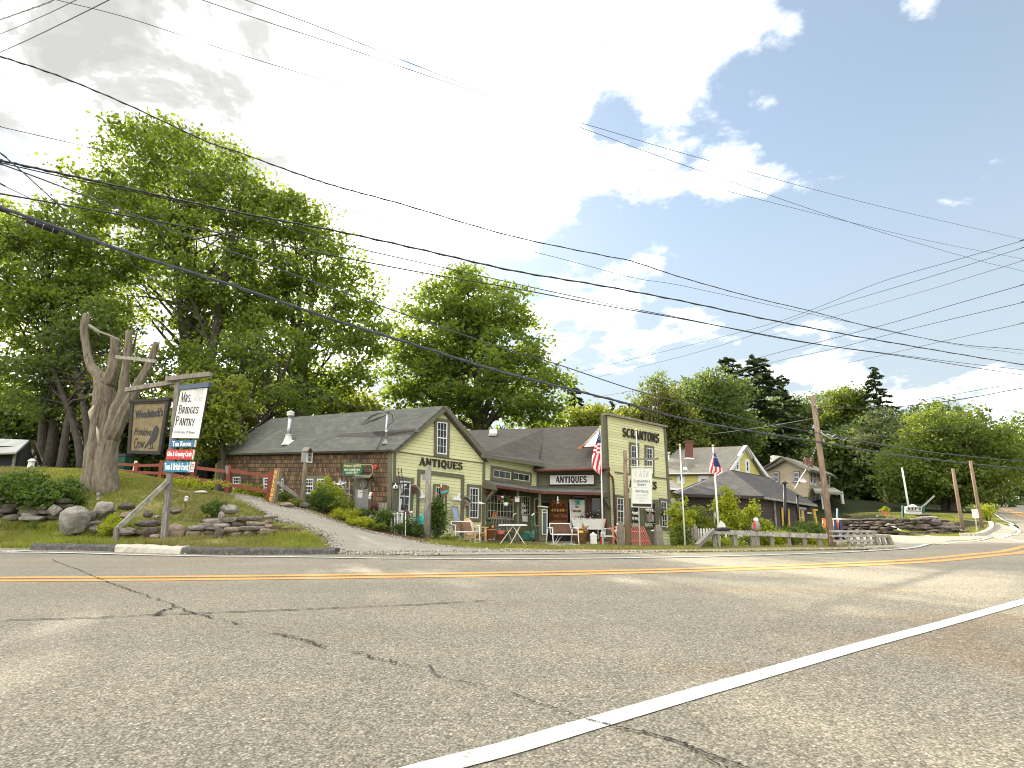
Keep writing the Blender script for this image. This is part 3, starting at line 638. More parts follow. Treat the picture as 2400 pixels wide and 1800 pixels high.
_gs = [(DL[i], DL[i+1], .16, 1/70) for i in range(len(DL)-1)]+[(DR[i], DR[i+1], .22, 1/70) for i in range(len(DR)-1)]
_sh = [gp(*q) for q in ((60, 1289), (400, 1294), (800, 1298), (1200, 1293), (1560, 1294), (1900, 1289), (2090, 1286))]
_gs += [(a, b, .18, .12) for a, b in zip(_sh, _sh[1:])]
gravel('loose_gravel', _gs, 3800, ['tan_rock', 'granite', 'concrete', 'fieldstone'], 77)
# ------------------------------------------------------------------ upright planes, windows, lettering
class Wall:
    def __init__(s, a, b):
        s.o = Vector((a[0], a[1], 0)); s.d = Vector((b[0]-a[0], b[1]-a[1], 0)); s.len = s.d.length; s.d.normalize()
        s.n = Vector((s.d.y, -s.d.x, 0)); s.k = 0.0
        if s.n.dot(-s.o) < 0: s.n = -s.n
    def hit(s, px, py, off=0.0):
        r = ray(px, py); t = (s.o+s.n*off-EYE).dot(s.n)/r.dot(s.n); return EYE+r*t
    def sag(s, a, b):
        p, q = s.hit(*a), s.hit(*b); s.k = (q.z-p.z)/((q-p).dot(s.d)); return s
    def uv(s, p): p = Vector(p); x = (p-s.o).dot(s.d); return (x, p.z-s.k*x+20)
    def pts(s, l, off=0.0): return [s.hit(a, b, off) if not isinstance(a, Vector) else a for a, b in l]
    def slab(s, mb, l, d0, d1):
        "prism of a pixel outline lying on the wall, standing d0..d1 proud of it"
        P = s.pts(l); return mb.prism([p+s.n*d0 for p in P], s.n*(d1-d0), s.uv)
    def slab3(s, mb, P, d0, d1):
        return mb.prism([Vector(p)+s.n*d0 for p in P], s.n*(d1-d0), s.uv)
def bil(q, u, v):
    "q = TL,TR,BR,BL; u right, v down"
    return (q[0]*(1-u)+q[1]*u)*(1-v)+(q[3]*(1-u)+q[2]*u)*v
def rect(q, u0, v0, u1, v1): return [bil(q, u0, v0), bil(q, u1, v0), bil(q, u1, v1), bil(q, u0, v1)]
def ringf(mb, W, q, tu, tv, d0, d1):
    for r in ((0, 0, 1, tv), (0, 1-tv, 1, 1), (0, tv, tu, 1-tv), (1-tu, tv, 1, 1-tv)): W.slab3(mb, rect(q, *r), d0, d1)
def window(W, quad, parent, trim='trim_olive', sash='white_trim', nx=3, ny=2, split=True, trimw=.10, pr=.02, fr=.075, glass='window_glass', label=None, sill=True, px=True, mtw=.014):
    q = W.pts(quad) if px else quad
    wd = (q[1]-q[0]).length; ht = (q[3]-q[0]).length
    tu, tv = trimw/wd, trimw/ht
    f = MB()
    if trim and trimw > 0: ringf(f, W, rect(q, -tu, -tv, 1+tu, 1+tv), tu/(1+2*tu), tv/(1+2*tv), pr, pr+.045)
    else: W.slab3(f, rect(q, -.01, -.01, 1.01, 1.01), pr, pr+.004)
    win = f.build('window', trim or sash, parent, label=label)
    g = MB(); W.slab3(g, rect(q, .02, .02, .98, .98), pr, pr+.008); g.build('pane', glass, win)
    s_ = MB(); su, sv = fr*.6/wd, fr*.6/ht
    ringf(s_, W, q, su, sv, pr+.004, pr+.035)
    if split: W.slab3(s_, rect(q, su, .5-sv*.5, 1-su, .5+sv*.5), pr+.006, pr+.040)
    m = mtw/wd/2; mv = mtw/ht/2
    for i in range(1, nx): W.slab3(s_, rect(q, i/nx-m, sv, i/nx+m, 1-sv), pr+.009, pr+.020)
    parts = 2*ny if split else ny
    for i in range(1, parts):
        if split and i == ny: continue
        W.slab3(s_, rect(q, su, i/parts-mv, 1-su, i/parts+mv), pr+.0095, pr+.0205)
    s_.build('sash', sash, win)
    return win
_dg = None
def text_geo(txt, shear=0.0, bold=0.0, space=1.0):
    cu = bpy.data.curves.new('t', 'FONT'); cu.body = txt; cu.shear = shear; cu.offset = bold; cu.resolution_u = 2; cu.space_character = space
    o = bpy.data.objects.new('t', cu); sc.collection.objects.link(o)
    dg = bpy.context.evaluated_depsgraph_get(); dg.update(); me = bpy.data.meshes.new_from_object(o.evaluated_get(dg))
    V = [v.co.copy() for v in me.vertices]; Fs = [tuple(p.vertices) for p in me.polygons]
    bpy.data.objects.remove(o); bpy.data.curves.remove(cu); bpy.data.meshes.remove(me); return V, Fs
# block lettering with serifs, drawn as strokes in a 1 x 1.4 cell: (points, weight)
def arc(cx_, cy_, rx, ry, a0, a1, n=9): return [(cx_+rx*math.cos(math.radians(a0+(a1-a0)*i/n)), cy_+ry*math.sin(math.radians(a0+(a1-a0)*i/n))) for i in range(n+1)]
GL = {
 'A': (1.0, [([(.08, 0), (.46, 1.4)], .6), ([(.46, 1.4), (.88, 0)], 1.3), ([(.22, .48), (.74, .48)], .6)], [(.08, 0), (.88, 0)]),
 'B': (.9, [([(.18, 0), (.18, 1.4)], 1.3), ([(.18, 1.37), (.5, 1.37)]+arc(.5, 1.06, .26, .31, 90, -90)+[(.18, .75)], .8), ([(.18, .75), (.5, .75)]+arc(.5, .39, .3, .36, 90, -90)+[(.18, .03)], .8)], []),
 'C': (.95, [(arc(.52, .7, .38, .68, 50, 310, 14), 1.0)], []),
 'D': (1.0, [([(.18, 0), (.18, 1.4)], 1.3), ([(.18, 1.37), (.42, 1.37)]+arc(.42, .7, .42, .67, 90, -90, 12)+[(.18, .03)], .8)], []),
 'E': (.85, [([(.18, 0), (.18, 1.4)], 1.3), ([(.18, 1.36), (.76, 1.36), (.76, 1.12)], .7), ([(.18, .72), (.58, .72)], .7), ([(.18, .04), (.8, .04), (.8, .3)], .7)], []),
 'G': (1.0, [(arc(.52, .7, .38, .68, 50, 300, 14)+[(.82, .2), (.82, .6), (.6, .6)], .9)], []),
 'H': (1.0, [([(.18, 0), (.18, 1.4)], 1.2), ([(.82, 0), (.82, 1.4)], 1.2), ([(.18, .72), (.82, .72)], .6)], [(.18, 0), (.82, 0), (.18, 1.4), (.82, 1.4)]),
 'I': (.5, [([(.25, 0), (.25, 1.4)], 1.4)], [(.25, 0), (.25, 1.4)]),
 'K': (.95, [([(.18, 0), (.18, 1.4)], 1.2), ([(.78, 1.38), (.22, .66)], .7), ([(.36, .82), (.84, .02)], 1.2)], [(.18, 0), (.18, 1.4)]),
 'L': (.8, [([(.18, 0), (.18, 1.4)], 1.2), ([(.18, .04), (.74, .04), (.74, .3)], .7)], [(.18, 1.4)]),
 'M': (1.2, [([(.14, 0), (.18, 1.4)], .6), ([(.18, 1.4), (.58, .1)], 1.2), ([(.58, .1), (1.0, 1.4)], .6), ([(1.0, 1.4), (1.04, 0)], 1.3)], [(.14, 0), (1.04, 0)]),
 'N': (1.0, [([(.15, 0), (.15, 1.4)], .8), ([(.15, 1.38), (.83, .02)], 1.3), ([(.83, 0), (.83, 1.4)], .8)], [(.15, 0), (.83, 1.4)]),
 'O': (1.0, [(arc(.5, .7, .38, .68, 90, 450, 20), 1.1)], []),
 'P': (.9, [([(.18, 0), (.18, 1.4)], 1.3), ([(.18, 1.37), (.5, 1.37)]+arc(.5, 1.02, .28, .35, 90, -90)+[(.18, .67)], .8)], [(.18, 0)]),
 'Q': (1.05, [(arc(.5, .7, .38, .68, 90, 450, 20), 1.1), ([(.5, .3), (.68, -.05), (.92, -.16)], .9)], []),
 'R': (.95, [([(.18, 0), (.18, 1.4)], 1.3), ([(.18, 1.37), (.5, 1.37)]+arc(.5, 1.04, .28, .33, 90, -90)+[(.18, .71)], .8), ([(.46, .71), (.82, .02)], 1.2)], [(.18, 0)]),
 'S': (.85, [(arc(.44, 1.04, .30, .33, 25, 250, 10)+arc(.42, .37, .32, .35, 75, -155, 10), 1.05)], []),
 'T': (.9, [([(.45, 0), (.45, 1.38)], 1.3), ([(.08, 1.14), (.08, 1.36), (.82, 1.36), (.82, 1.14)], .7)], [(.45, 0)]),
 'U': (1.0, [([(.17, 1.4), (.17, .45)]+arc(.48, .4, .31, .38, 180, 360, 9)+[(.79, 1.4)], 1.1)], [(.17, 1.4), (.79, 1.4)]),
 'V': (.95, [([(.08, 1.4), (.46, 0)], 1.2), ([(.46, 0), (.84, 1.4)], .7)], [(.08, 1.4), (.84, 1.4)]),
 'W': (1.3, [([(.06, 1.4), (.36, 0)], 1.2), ([(.36, 0), (.64, 1.3)], .7), ([(.64, 1.3), (.92, 0)], 1.2), ([(.92, 0), (1.2, 1.4)], .7)], [(.06, 1.4), (1.2, 1.4)]),
 'Y': (.95, [([(.08, 1.4), (.46, .66)], 1.1), ([(.82, 1.4), (.46, .66)], .7), ([(.46, .68), (.46, 0)], 1.1)], [(.46, 0), (.08, 1.4), (.82, 1.4)]),
 '.': (.35, [([(.14, .0), (.14, .14)], 1.2)], []), "'": (.3, [([(.14, 1.4), (.10, 1.05)], .8)], []),
 '&': (1.05, [([(.92, .05), (.28, 1.0)]+arc(.44, 1.12, .19, .22, 200, -40, 8)+[(.22, .62)]+arc(.40, .34, .26, .32, 140, 350, 10)+[(.86, .66)], .8)], []),
 ' ': (.5, [], []),
}
def stroke_quads(pl, wd):
    out = []
    for a, b in zip(pl, pl[1:]):
        a = Vector(a); b = Vector(b); d = (b-a)
        if d.length < 1e-6: continue
        d.normalize(); n = Vector((-d.y, d.x))*wd/2; e = d*wd*.22
        out.append([a-e-n, b+e-n, b+e+n, a-e+n])
    return out
def serif_geo(txt, w=.17, serif=.17, small=.76, gap=.12):
    "returns quads in text space; lower-case letters become small capitals"
    x = 0; Q = []
    for ch in txt:
        s = small if ch.islower() else 1.0; adv, strokes, ser = GL[ch.upper()]
        T = lambda p: Vector((x+p[0]*s, p[1]*s))
        for pl, k in strokes: Q += stroke_quads([T(p) for p in pl], w*k*(s*.5+.5))
        for p in ser:
            c = T(p); h = w*.42; e = serif*s; yy = h/2 if p[1] < .7 else -h/2
            Q.append([c+Vector((-e, yy-h/2)), c+Vector((e, yy-h/2)), c+Vector((e, yy+h/2)), c+Vector((-e, yy+h/2))])
        x += (adv+gap)*s
    return Q, x-gap, 1.4
def letters(W, box, txt, parent, mat, d=.01, th=.02, style='serif', name='lettering', w=.17, serif=.17, shear=0.0, bold=0.0, px=True, label=None, small=.76):
    "fit the words into the quad box (TL,TR,BR,BL) on plane W, raised d..d+th"
    q = W.pts(box) if px else box; mb = MB(); n = W.n
    if style == 'serif':
        Q, tw, thh = serif_geo(txt, w, serif, small)
        for k, quad in enumerate(Q):
            P = [bil(q, p.x/tw, 1-p.y/thh) for p in quad]; e = n*(k % 7)*.0004
            mb.prism([p+n*d for p in P], n*th+e)
    else:
        V, Fs = text_geo(txt, shear, bold); x0 = min(v.x for v in V); x1 = max(v.x for v in V); y0 = min(v.y for v in V); y1 = max(v.y for v in V)
        P = [bil(q, (v.x-x0)/(x1-x0), 1-(v.y-y0)/(y1-y0))+n*(d+th) for v in V]; mb.add(P, Fs)
        cnt = {}
        for f in Fs:
            for a, b in zip(f, f[1:]+f[:1]): cnt[(min(a, b), max(a, b))] = cnt.get((min(a, b), max(a, b)), 0)+1
        for (a, b), c in cnt.items():
            if c == 1 and th > .004: mb.add([P[a], P[b], P[b]-n*th, P[a]-n*th], [(0, 1, 2, 3)])
    return mb.build(name, mat, parent, label=label)
def quadtext(a, b, c, d): return [a, b, c, d]
# ------------------------------------------------------------------ foliage
def leafcloud(blobs, n_clump, per, rc, leaf, rg, shell=.45, flat=.55, up=.7, droop=0.0, spread_seed=None):
    "blobs: (centre, (rx,ry,rz), weight). returns leaf verts (n*4,3) and clump centres"
    wts = np.array([b[2]*b[1][0]*b[1][2] for b in blobs]); wts = wts/wts.sum()
    which = rg.choice(len(blobs), n_clump, p=wts)
    C = np.array([tuple(b[0]) for b in blobs])[which]; Rr = np.array([b[1] for b in blobs])[which]
    d = rg.normal(size=(n_clump, 3)); d /= np.linalg.norm(d, axis=1)[:, None]
    rad = shell+(1-shell)*rg.random(n_clump)**.6; rad = np.minimum(rad*rg.uniform(.86, 1.10, n_clump), 1.06)
    cc = C+d*Rr*rad[:, None]
    cr = rc*rg.uniform(.45, 1.35, n_clump); k = np.maximum(3, (per*(cr/rc)**2).astype(int)); ci = np.repeat(np.arange(n_clump), k); n = len(ci)
    p = cc[ci]+rg.normal(0, .5, (n, 3))*cr[ci][:, None]*np.array([1, 1, flat])
    if droop: p[:, 2] -= droop*rg.random(n)**2
    nrm = rg.normal(0, 1, (n, 3))+np.array([0, 0, up]); nrm /= np.linalg.norm(nrm, axis=1)[:, None]
    t = np.cross(nrm, rg.normal(0, 1, (n, 3))); t /= np.linalg.norm(t, axis=1)[:, None]; b = np.cross(nrm, t)
    s = leaf*rg.uniform(.6, 1.3, n)[:, None]
    V = np.stack([p-t*s*.5, p+b*s*.30-t*s*.05, p+t*s*.5-nrm*s*.12, p-b*s*.30-t*s*.05], 1).reshape(-1, 3)
    return V, cc
def leafobj(name, V, mat, parent=None, loc=None, **kw):
    off = off_of(parent) if parent is not None else Vector(loc)
    me = npmesh(name, V-np.array(off), np.arange(len(V)).reshape(-1, 4), [mat]); o = link(bpy.data.objects.new(name, me))
    if parent is not None: o.parent = parent
    else: o.location = off
    return tag(o, kw.get('label'), kw.get('cat'), kw.get('group'), kw.get('kind'))
def tree(name, label, basepx, Y, lobes, leafmat, seed, group=None, clumps=260, per=70, rc=.9, leaf=.24, trunk=.35, bark='bark', stems=1, shell=.4, depthk=.9, limbs=26, cat='tree', flat=.55, lowz=None, thin=.05, tlean=0):
    "lobes: (px, py, rpx, rpy[, dY]) crown ellipsoids in the column/row where they stand at distance Y"
    rg = np.random.default_rng(seed); rr = random.Random(seed)
    base = gon(basepx, Y); root = thing(name, base, label, cat, group)
    bl = []
    for L in lobes:
        dY = L[4] if len(L) > 4 else 0; c = at(L[0], L[1], Y+dY); s = (c-EYE).length/ray(L[0], L[1]).length/FPX
        bl.append((c, (L[2]*s, L[2]*s*depthk, L[3]*s), 1.0))
    V, cc = leafcloud(bl, clumps, per, rc, leaf, rg, shell, flat)
    leafobj('crown', V, leafmat, root)
    t = MB(); cz = sum(b[0].z for b in bl)/len(bl); top = max(b[0].z+b[1][2]*.6 for b in bl); zb = min(b[0].z-b[1][2]*.5 for b in bl)
    if lowz: zb = base.z+lowz
    for s_ in range(stems):
        b0 = base+Vector((rr.uniform(-1, 1), rr.uniform(-1, 1), -.3))*(.25*stems*trunk*3 if stems > 1 else 0)-Vector((0, 0, .2))
        tgt = bl[(s_*3) % len(bl)][0] if stems > 1 else sum((b[0] for b in bl), Vector())/len(bl)
        n = 9; path = []; wob = Vector((rr.uniform(-1, 1), rr.uniform(-1, 1), 0))*.35
        for i in range(n):
            u = i/(n-1); p = b0.lerp(Vector((b0.x+(tgt.x-b0.x)*u**1.4, b0.y+(tgt.y-b0.y)*u**1.4, top)), 1) if False else Vector((b0.x+(tgt.x-b0.x)*u**1.5, b0.y+(tgt.y-b0.y)*u**1.5, b0.z+(top*.92-b0.z)*u))
            p += wob*math.sin(u*5+s_)*.8*u; path.append(p)
        r0 = trunk/(1 if stems == 1 else 1.45)
        t.tube(path, [r0*(1.35 if i == 0 else 1)*(1-i/(n-1))**.8+thin*.6 for i in range(n)], 8)
        k = limbs//stems
        for j in range(k):
            u = rr.uniform(.25, .9); i = int(u*(n-1)); p0 = path[i].lerp(path[min(i+1, n-1)], u*(n-1)-i)
            c = Vector(cc[rr.randrange(len(cc))])
            best = min((Vector(cc[rr.randrange(len(cc))]) for _ in range(4)), key=lambda q: abs((q-p0).length-3.5)+max(0, p0.z-q.z)*2)
            mid = p0.lerp(best, .5)+Vector((0, 0, rr.uniform(-.2, .5))); rl = r0*(1-u)**.8*.45+thin*.6
            t.tube([p0, p0.lerp(mid, .5)+Vector((rr.gauss(0, .12), rr.gauss(0, .12), .1)), mid, best], [rl, rl*.75, rl*.5, thin*.25], 5, False)
            for _ in range(2):
                q = Vector(cc[rr.randrange(len(cc))])
                if (q-mid).length < 4.5: t.tube([mid, mid.lerp(q, .5)+Vector((0, 0, .15)), q], [rl*.4, rl*.28, thin*.2], 4, False)
    t.build('trunk', bark, root, True)
    return root
def bush(name, label, base, r, h, mat, seed, n=40, per=40, rc=.16, leaf=.07, cat='shrub', group=None, stems=6, flat=.8, loose=.2, flowers=None):
    rg = np.random.default_rng(seed); rr = random.Random(seed); base = Vector(base); root = thing(name, base, label, cat, group)
    rx, ry = r if isinstance(r, tuple) else (r, r)
    V, cc = leafcloud([(base+Vector((0, 0, h*.52)), (rx, ry, h*.5), 1)], n, per, rc, leaf, rg, loose, flat, .5)
    V[:, 2] = np.maximum(V[:, 2], base.z-.05); leafobj('foliage', V, mat, root)
    t = MB()
    for i in range(stems):
        q = Vector(cc[rr.randrange(len(cc))]); t.tube([base+Vector((rr.uniform(-.2, .2)*rx, rr.uniform(-.2, .2)*ry, -.05)), base.lerp(q, .5)+Vector((rr.gauss(0, .05), 0, .05)), q], [.015+.012*h, .012, .005], 5, False)
    t.build('stem', 'bark', root)
    if flowers:
        V2, _ = leafcloud([(base+Vector((0, 0, h*.6)), (rx*.95, ry*.95, h*.5), 1)], flowers[1], 5, .04, flowers[2], rg, .85, 1, .5); leafobj('blossom', V2, flowers[0], root)
    return root
# ------------------------------------------------------------------ the antiques barn (yellow gable, shingled side)
def xy(px, py, Y): p = at(px, py, Y); return (p.x, p.y)
G0 = xy(922, 1245, 21.8); G1 = xy(1134, 1268, 24.8)
WG = Wall(G0, G1).sag((923, 1057), (1134, 1085))
S1 = (G0[0]-12*.848, G0[1]+12*.53)
WS = Wall(G0, S1).sag((921, 1053), (520, 1061))
barn = thing('antiques_barn', (G0[0]-2, G0[1]+4, gz(*G0)-.3), 'long barn shop with a yellow clapboard gable and brown cedar shingle side', 'building')
b = MB()
low = Vector((G0[0], G0[1], gz(*G0)-1)), Vector((G1[0], G1[1], gz(*G1)-.6))
front = [low[0]]+WG.pts([(921, 1056), (1040, 956), (1138, 1074)])+[low[1]]
back = Vector((-.848*12, .53*12, 0))
pt_z = lambda P: P
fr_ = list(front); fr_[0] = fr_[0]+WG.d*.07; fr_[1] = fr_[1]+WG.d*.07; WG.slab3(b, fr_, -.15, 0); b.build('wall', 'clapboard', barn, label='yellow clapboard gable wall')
b = MB(); s1b = Vector((S1[0], S1[1], gz(*S1)-1.0))
side = [low[0]]+WS.pts([(921, 1050), (520, 1058)])+[s1b]
WS.slab3(b, side, -.15, 0); b.build('wall', 'cedar_shingle', barn, label='weathered brown cedar shingle side wall')
b = MB(); rbk = [low[1], low[1]+back+Vector((0, 0, .8))]; e1 = WG.hit(1138, 1074)
b.prism([low[1]-WG.n*.15, e1-WG.n*.15, e1+back, low[1]+back], WS.d*0+Vector((-.12, -.1, 0)))
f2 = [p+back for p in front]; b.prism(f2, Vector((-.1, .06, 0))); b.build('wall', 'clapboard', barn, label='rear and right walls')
# roof: left slope, right slope
eo = .28
e0 = WS.hit(916, 1054, eo); e1_ = WS.hit(510, 1064, eo+.05)
R0 = WG.hit(1040, 951, .22); WR = Wall((R0.x, R0.y), (R0.x-.848, R0.y+.53)); R1 = WR.hit(636, 981)
e0 = e0+(WS.d*-.25)
def slabroof(mb, P, th=.10, uvd=None):
    P = [Vector(p) for p in P]; n = (P[1]-P[0]).cross(P[2]-P[0]).normalized()
    if n.z < 0: n = -n
    ux = (P[1]-P[0]).normalized(); uy = n.cross(ux)
    mb.prism(P, -n*th, lambda p: ((Vector(p)-P[0]).dot(ux)+50, (Vector(p)-P[0]).dot(uy)+50)); return mb
b = MB(); slabroof(b, [e0, e1_, R1, R0]); roof = b.build('roof', 'roof_grey', barn, label='grey shingle roof slope facing the road')
b = MB(); n_ = (e1_-e0).cross(R0-e0).normalized(); n_ = n_ if n_.z > 0 else -n_
def onroof(px, py, off=0):
    r = ray(px, py); t = (e0+n_*off-EYE).dot(n_)/r.dot(n_); return EYE+r*t
for l in ([(795, 1018), (960, 1005), (990, 1011), (880, 1025), (785, 1023)], [(870, 1012), (975, 1004), (968, 1018), (885, 1024)]):
    b.prism([onroof(*q, .004) for q in l], n_*.004)
b.build('roof_patch', 'roof_brown', roof)
er = WG.hit(1146, 1079, .2); b = MB(); slabroof(b, [R0, R1, er+(R1-R0), er]); b.build('roof', 'roof_brown', barn, label='far slope of the roof')
b = MB()
WG.slab(b, [(915, 1056), (1040, 953), (1042, 962), (922, 1063)], .02, .22); WG.slab(b, [(1040, 953), (1147, 1077), (1138, 1083), (1040, 963)], .022, .225)
b.build('rake_board', 'trim_olive', barn)
b = MB(); WG.slab(b, [(921, 1060), (927, 1061), (925, 1250), (918, 1250)], .0, .05); WG.slab(b, [(1131, 1083), (1136, 1084), (1134, 1275), (1128, 1275)], 0, .05)
WS.slab(b, [(921, 1054), (911, 1054), (908, 1255), (918, 1255)], .0, .045); WS.slab(b, [(520, 1062), (527, 1062), (524, 1170), (517, 1170)], .0, .045)
WS.slab(b, [(921, 1054), (921, 1060), (520, 1067), (520, 1062)], .0, .06)
b.build('corner_board', 'trim_olive', barn)
b = MB(); WG.slab(b, [(924, 1057), (1134, 1085), (1134, 1087), (924, 1059)], 0, .03); b.build('belt_board', 'trim_olive', barn)
b = MB()
WG.slab(b, [(978, 1099.5), (1087, 1113), (1087, 1122), (984, 1109.5), (978, 1109)], .0, .05)
WG.slab(b, [(978, 1109), (984, 1109.5), (980, 1235), (974, 1235)], .0, .052); WG.slab(b, [(1080, 1121), (1087, 1122), (1085, 1258), (1078, 1258)], .0, .052)
b.build('door_surround', 'trim_olive', barn)
letters(WG, [(982.5, 1072), (1083, 1085), (1082, 1100.5), (982, 1090)], 'ANTIQUES', barn, 'letter_brown', .02, .05, w=.20, serif=.19, name='shop_lettering')
window(WG, [(1023, 988), (1047, 991), (1045.5, 1066), (1022, 1063)], barn, nx=3, ny=2, trimw=.13, label='tall attic window in the gable')
window(WG, [(935, 1126), (961, 1129), (958, 1200), (932, 1199)], barn, nx=2, ny=2, trimw=.15, label='white sash window left of the blocked doorway')
window(WG, [(1099, 1142), (1121, 1144), (1119.5, 1215), (1098, 1214)], barn, nx=3, ny=2, trimw=.13, label='white sash window right of the blocked doorway')
dw = MB(); WG.slab(dw, [(1018, 1138), (1045, 1141), (1043, 1214), (1015, 1213)], .02, .03)
dw.build('door_panel', 'off_white', barn); window(WG, [(1019, 1140), (1041, 1142), (1039, 1213), (1016, 1212)], barn, nx=3, ny=2, trimw=.10, label='window behind the hanging wooden heart', pr=.035, sash='cream_trim')
c_ = MB(); WG.slab(c_, [(936, 1129), (944, 1130), (941, 1160), (936, 1158)], .034, .038); WG.slab(c_, [(945, 1131), (954, 1132), (951, 1139), (946, 1140)], .034, .038); WG.slab(c_, [(934, 1168), (941, 1169), (938, 1196), (933, 1196)], .034, .038)
c_.build('curtain', 'off_white', barn)
# windows on the shingle side
for q, l in (([(548, 1118), (566, 1118), (566, 1149), (548, 1149)], 'leftmost window on the shingle side'), ([(620, 1120), (636, 1120), (636, 1150), (620, 1150)], 'window behind the red fence posts'),
             ([(650, 1122), (667, 1122), (666, 1156), (649, 1156)], 'window beside the welcome post'), ([(718, 1122), (737, 1122), (736, 1157), (716, 1157)], 'left of the pair of windows on the shingle side'),
             ([(746, 1122), (768, 1122), (767, 1158), (744, 1158)], 'right of the pair of windows on the shingle side')):
    window(WS, q, barn, nx=3, ny=2, trimw=.06 if q[0][0] < 700 else .12, label=l)
b = MB(); WS.slab(b, [(832, 1112), (872, 1112), (871, 1205), (830, 1200)], .02, .06); dr = b.build('door', 'trim_olive', barn, label='olive side door under a small hood')
b = MB(); WS.slab(b, [(836, 1146), (866, 1146), (865, 1196), (834, 1192)], .062, .07); b.build('panel', 'grey_paint', dr)
b = MB(); P = [WS.hit(824, 1119, .5), WS.hit(866, 1118, .5), WS.hit(873, 1113, .02), WS.hit(836, 1114, .02)]; slabroof(b, P, .04); b.build('door_hood', 'weathered', barn)
b = MB(); c0 = WS.hit(852.5, 1134, .09); ax = Matrix((WS.d, Vector((0, 0, 1)).cross(WS.d)*1, WS.n)).transposed(); ax = Matrix((WS.d, Vector((0, 0, 1)), WS.n)).transposed()
b.lathe(c0, [(.20, 0), (.20, .03), (.15, .03), (.15, .015), (.10, .015), (.09, .045), (.02, .05)], 20, ax); b.build('round_plaque', 'granite', barn)
tag(MB().prism([p for p in WS.pts([(839, 1149), (850, 1149), (849, 1167), (838, 1166)], .075)], WS.n*.004).build('paper_notice', 'paper'), 'white paper notice pinned to the olive side door under the plaque', 'notice')
# stove pipe and service mast
st = thing('stove_pipe', onroof(676, 1038), 'shiny metal stove pipe with a round cap on the barn roof', 'chimney')
p0 = onroof(675, 1037); zt = at(680, 973, p0.y)
b = MB(); b.tube([p0, Vector((p0.x, p0.y, zt.z))], .10, 12); b.build('pipe', 'galvanised', st, True)
b = MB(); b.lathe(Vector((p0.x, p0.y, zt.z-.05)), [(.13, 0), (.17, .03), (.17, .08), (.14, .10), (.18, .14), (.18, .19), (.05, .26)], 14); b.build('cap', 'off_white', st, True)
b = MB(); b.lathe(p0-Vector((0, 0, .12)), [(.27, 0), (.20, .18), (.13, .42), (.11, .45), (.15, .46), (.15, .49), (.1, .5)], 14); b.prism([onroof(*q, .01) for q in ((658, 1043), (676, 1043), (690, 1032), (674, 1033))], n_*.02); b.build('flashing', 'off_white', st)
sm = thing('service_mast', onroof(904, 1037), 'grey electrical service mast bolted to the barn roof', 'mast')
p0 = onroof(904, 1038); zt = at(904, 966, p0.y); top = Vector((p0.x, p0.y, zt.z))
b = MB(); b.tube([p0-Vector((0, 0, .1)), top], .055, 10); b.tube([p0+Vector((0, 0, .38)), p0+Vector((0, 0, .52))], .075, 10); b.build('pipe', 'galvanised', sm, True)
b = MB(); b.ball(top+Vector((0, 0, .06)), .12); b.build('weather_head', 'grey_paint', sm); b = MB(); b.lathe(p0-Vector((0, 0, .05)), [(.16, 0), (.08, .12), (.06, .2)], 10); b.build('roof_boot', 'grey_paint', sm)
b = MB()
for k in range(3):
    q = top+Vector((-.15-.1*k, -.1, -.05)); b.tube([q, q+Vector((-.45, -.1, -.12-.1*k)), q+Vector((-.6, -.1, -.5)), q+Vector((-.35, -.05, -.35)), top+Vector((-.05, 0, -.12))], .014, 5)
b.tube([top, top+Vector((.22, -.05, -.12)), top+Vector((.28, -.05, -.4)), top+Vector((.05, -.03, -.55)), p0+Vector((-.25, -.1, -.1)), p0+Vector((-.3, -.45, -.42))], .016, 5)
b.build('loop_wire', 'cable', sm)
# green hanging sign on the shingle wall
gs = thing('green_shop_sign', WS.hit(855, 1100, .1), 'green board sign reading Antiques & More New & Used Items Bought & Sold', 'sign')
b = MB(); WS.slab(b, [(834, 1088), (870, 1088), (875, 1093), (875, 1108), (867, 1117), (833, 1116), (830, 1110), (830, 1093)], .55, .60); b.build('board', 'sign_green', gs)
b = MB(); c_ = [(835, 1089.2), (869.5, 1089.2), (873.6, 1093.5), (873.6, 1107.5), (866, 1115.5), (833.8, 1114.8), (831.3, 1109), (831.3, 1093.5)]
for a, d in zip(c_, c_[1:]+c_[:1]): b.bar(WS.hit(*a, .603), WS.hit(*d, .603), .012)
b.build('border_line', 'text_cream', gs)
letters(WS, [(832.5, 1090.5), (872, 1091), (872, 1098), (832.5, 1098)], 'Antiques & More', gs, 'text_gold', .601, .006, 'sans', shear=.15, bold=.02)
letters(WS, [(833.5, 1101), (870, 1101), (870, 1105.5), (833.5, 1105.5)], 'NEW & USED ITEMS', gs, 'text_cream', .601, .006, 'sans', bold=.02)
letters(WS, [(838, 1108), (865, 1107), (865, 1111.5), (838, 1112.2)], 'BOUGHT & SOLD', gs, 'text_cream', .601, .006, 'sans', bold=.02)
b = MB(); b.bar(WS.hit(838, 1087, .0), WS.hit(838, 1089, .58), .03); b.bar(WS.hit(866, 1087, .0), WS.hit(866, 1089, .58), .03); b.build('bracket', 'black', gs)

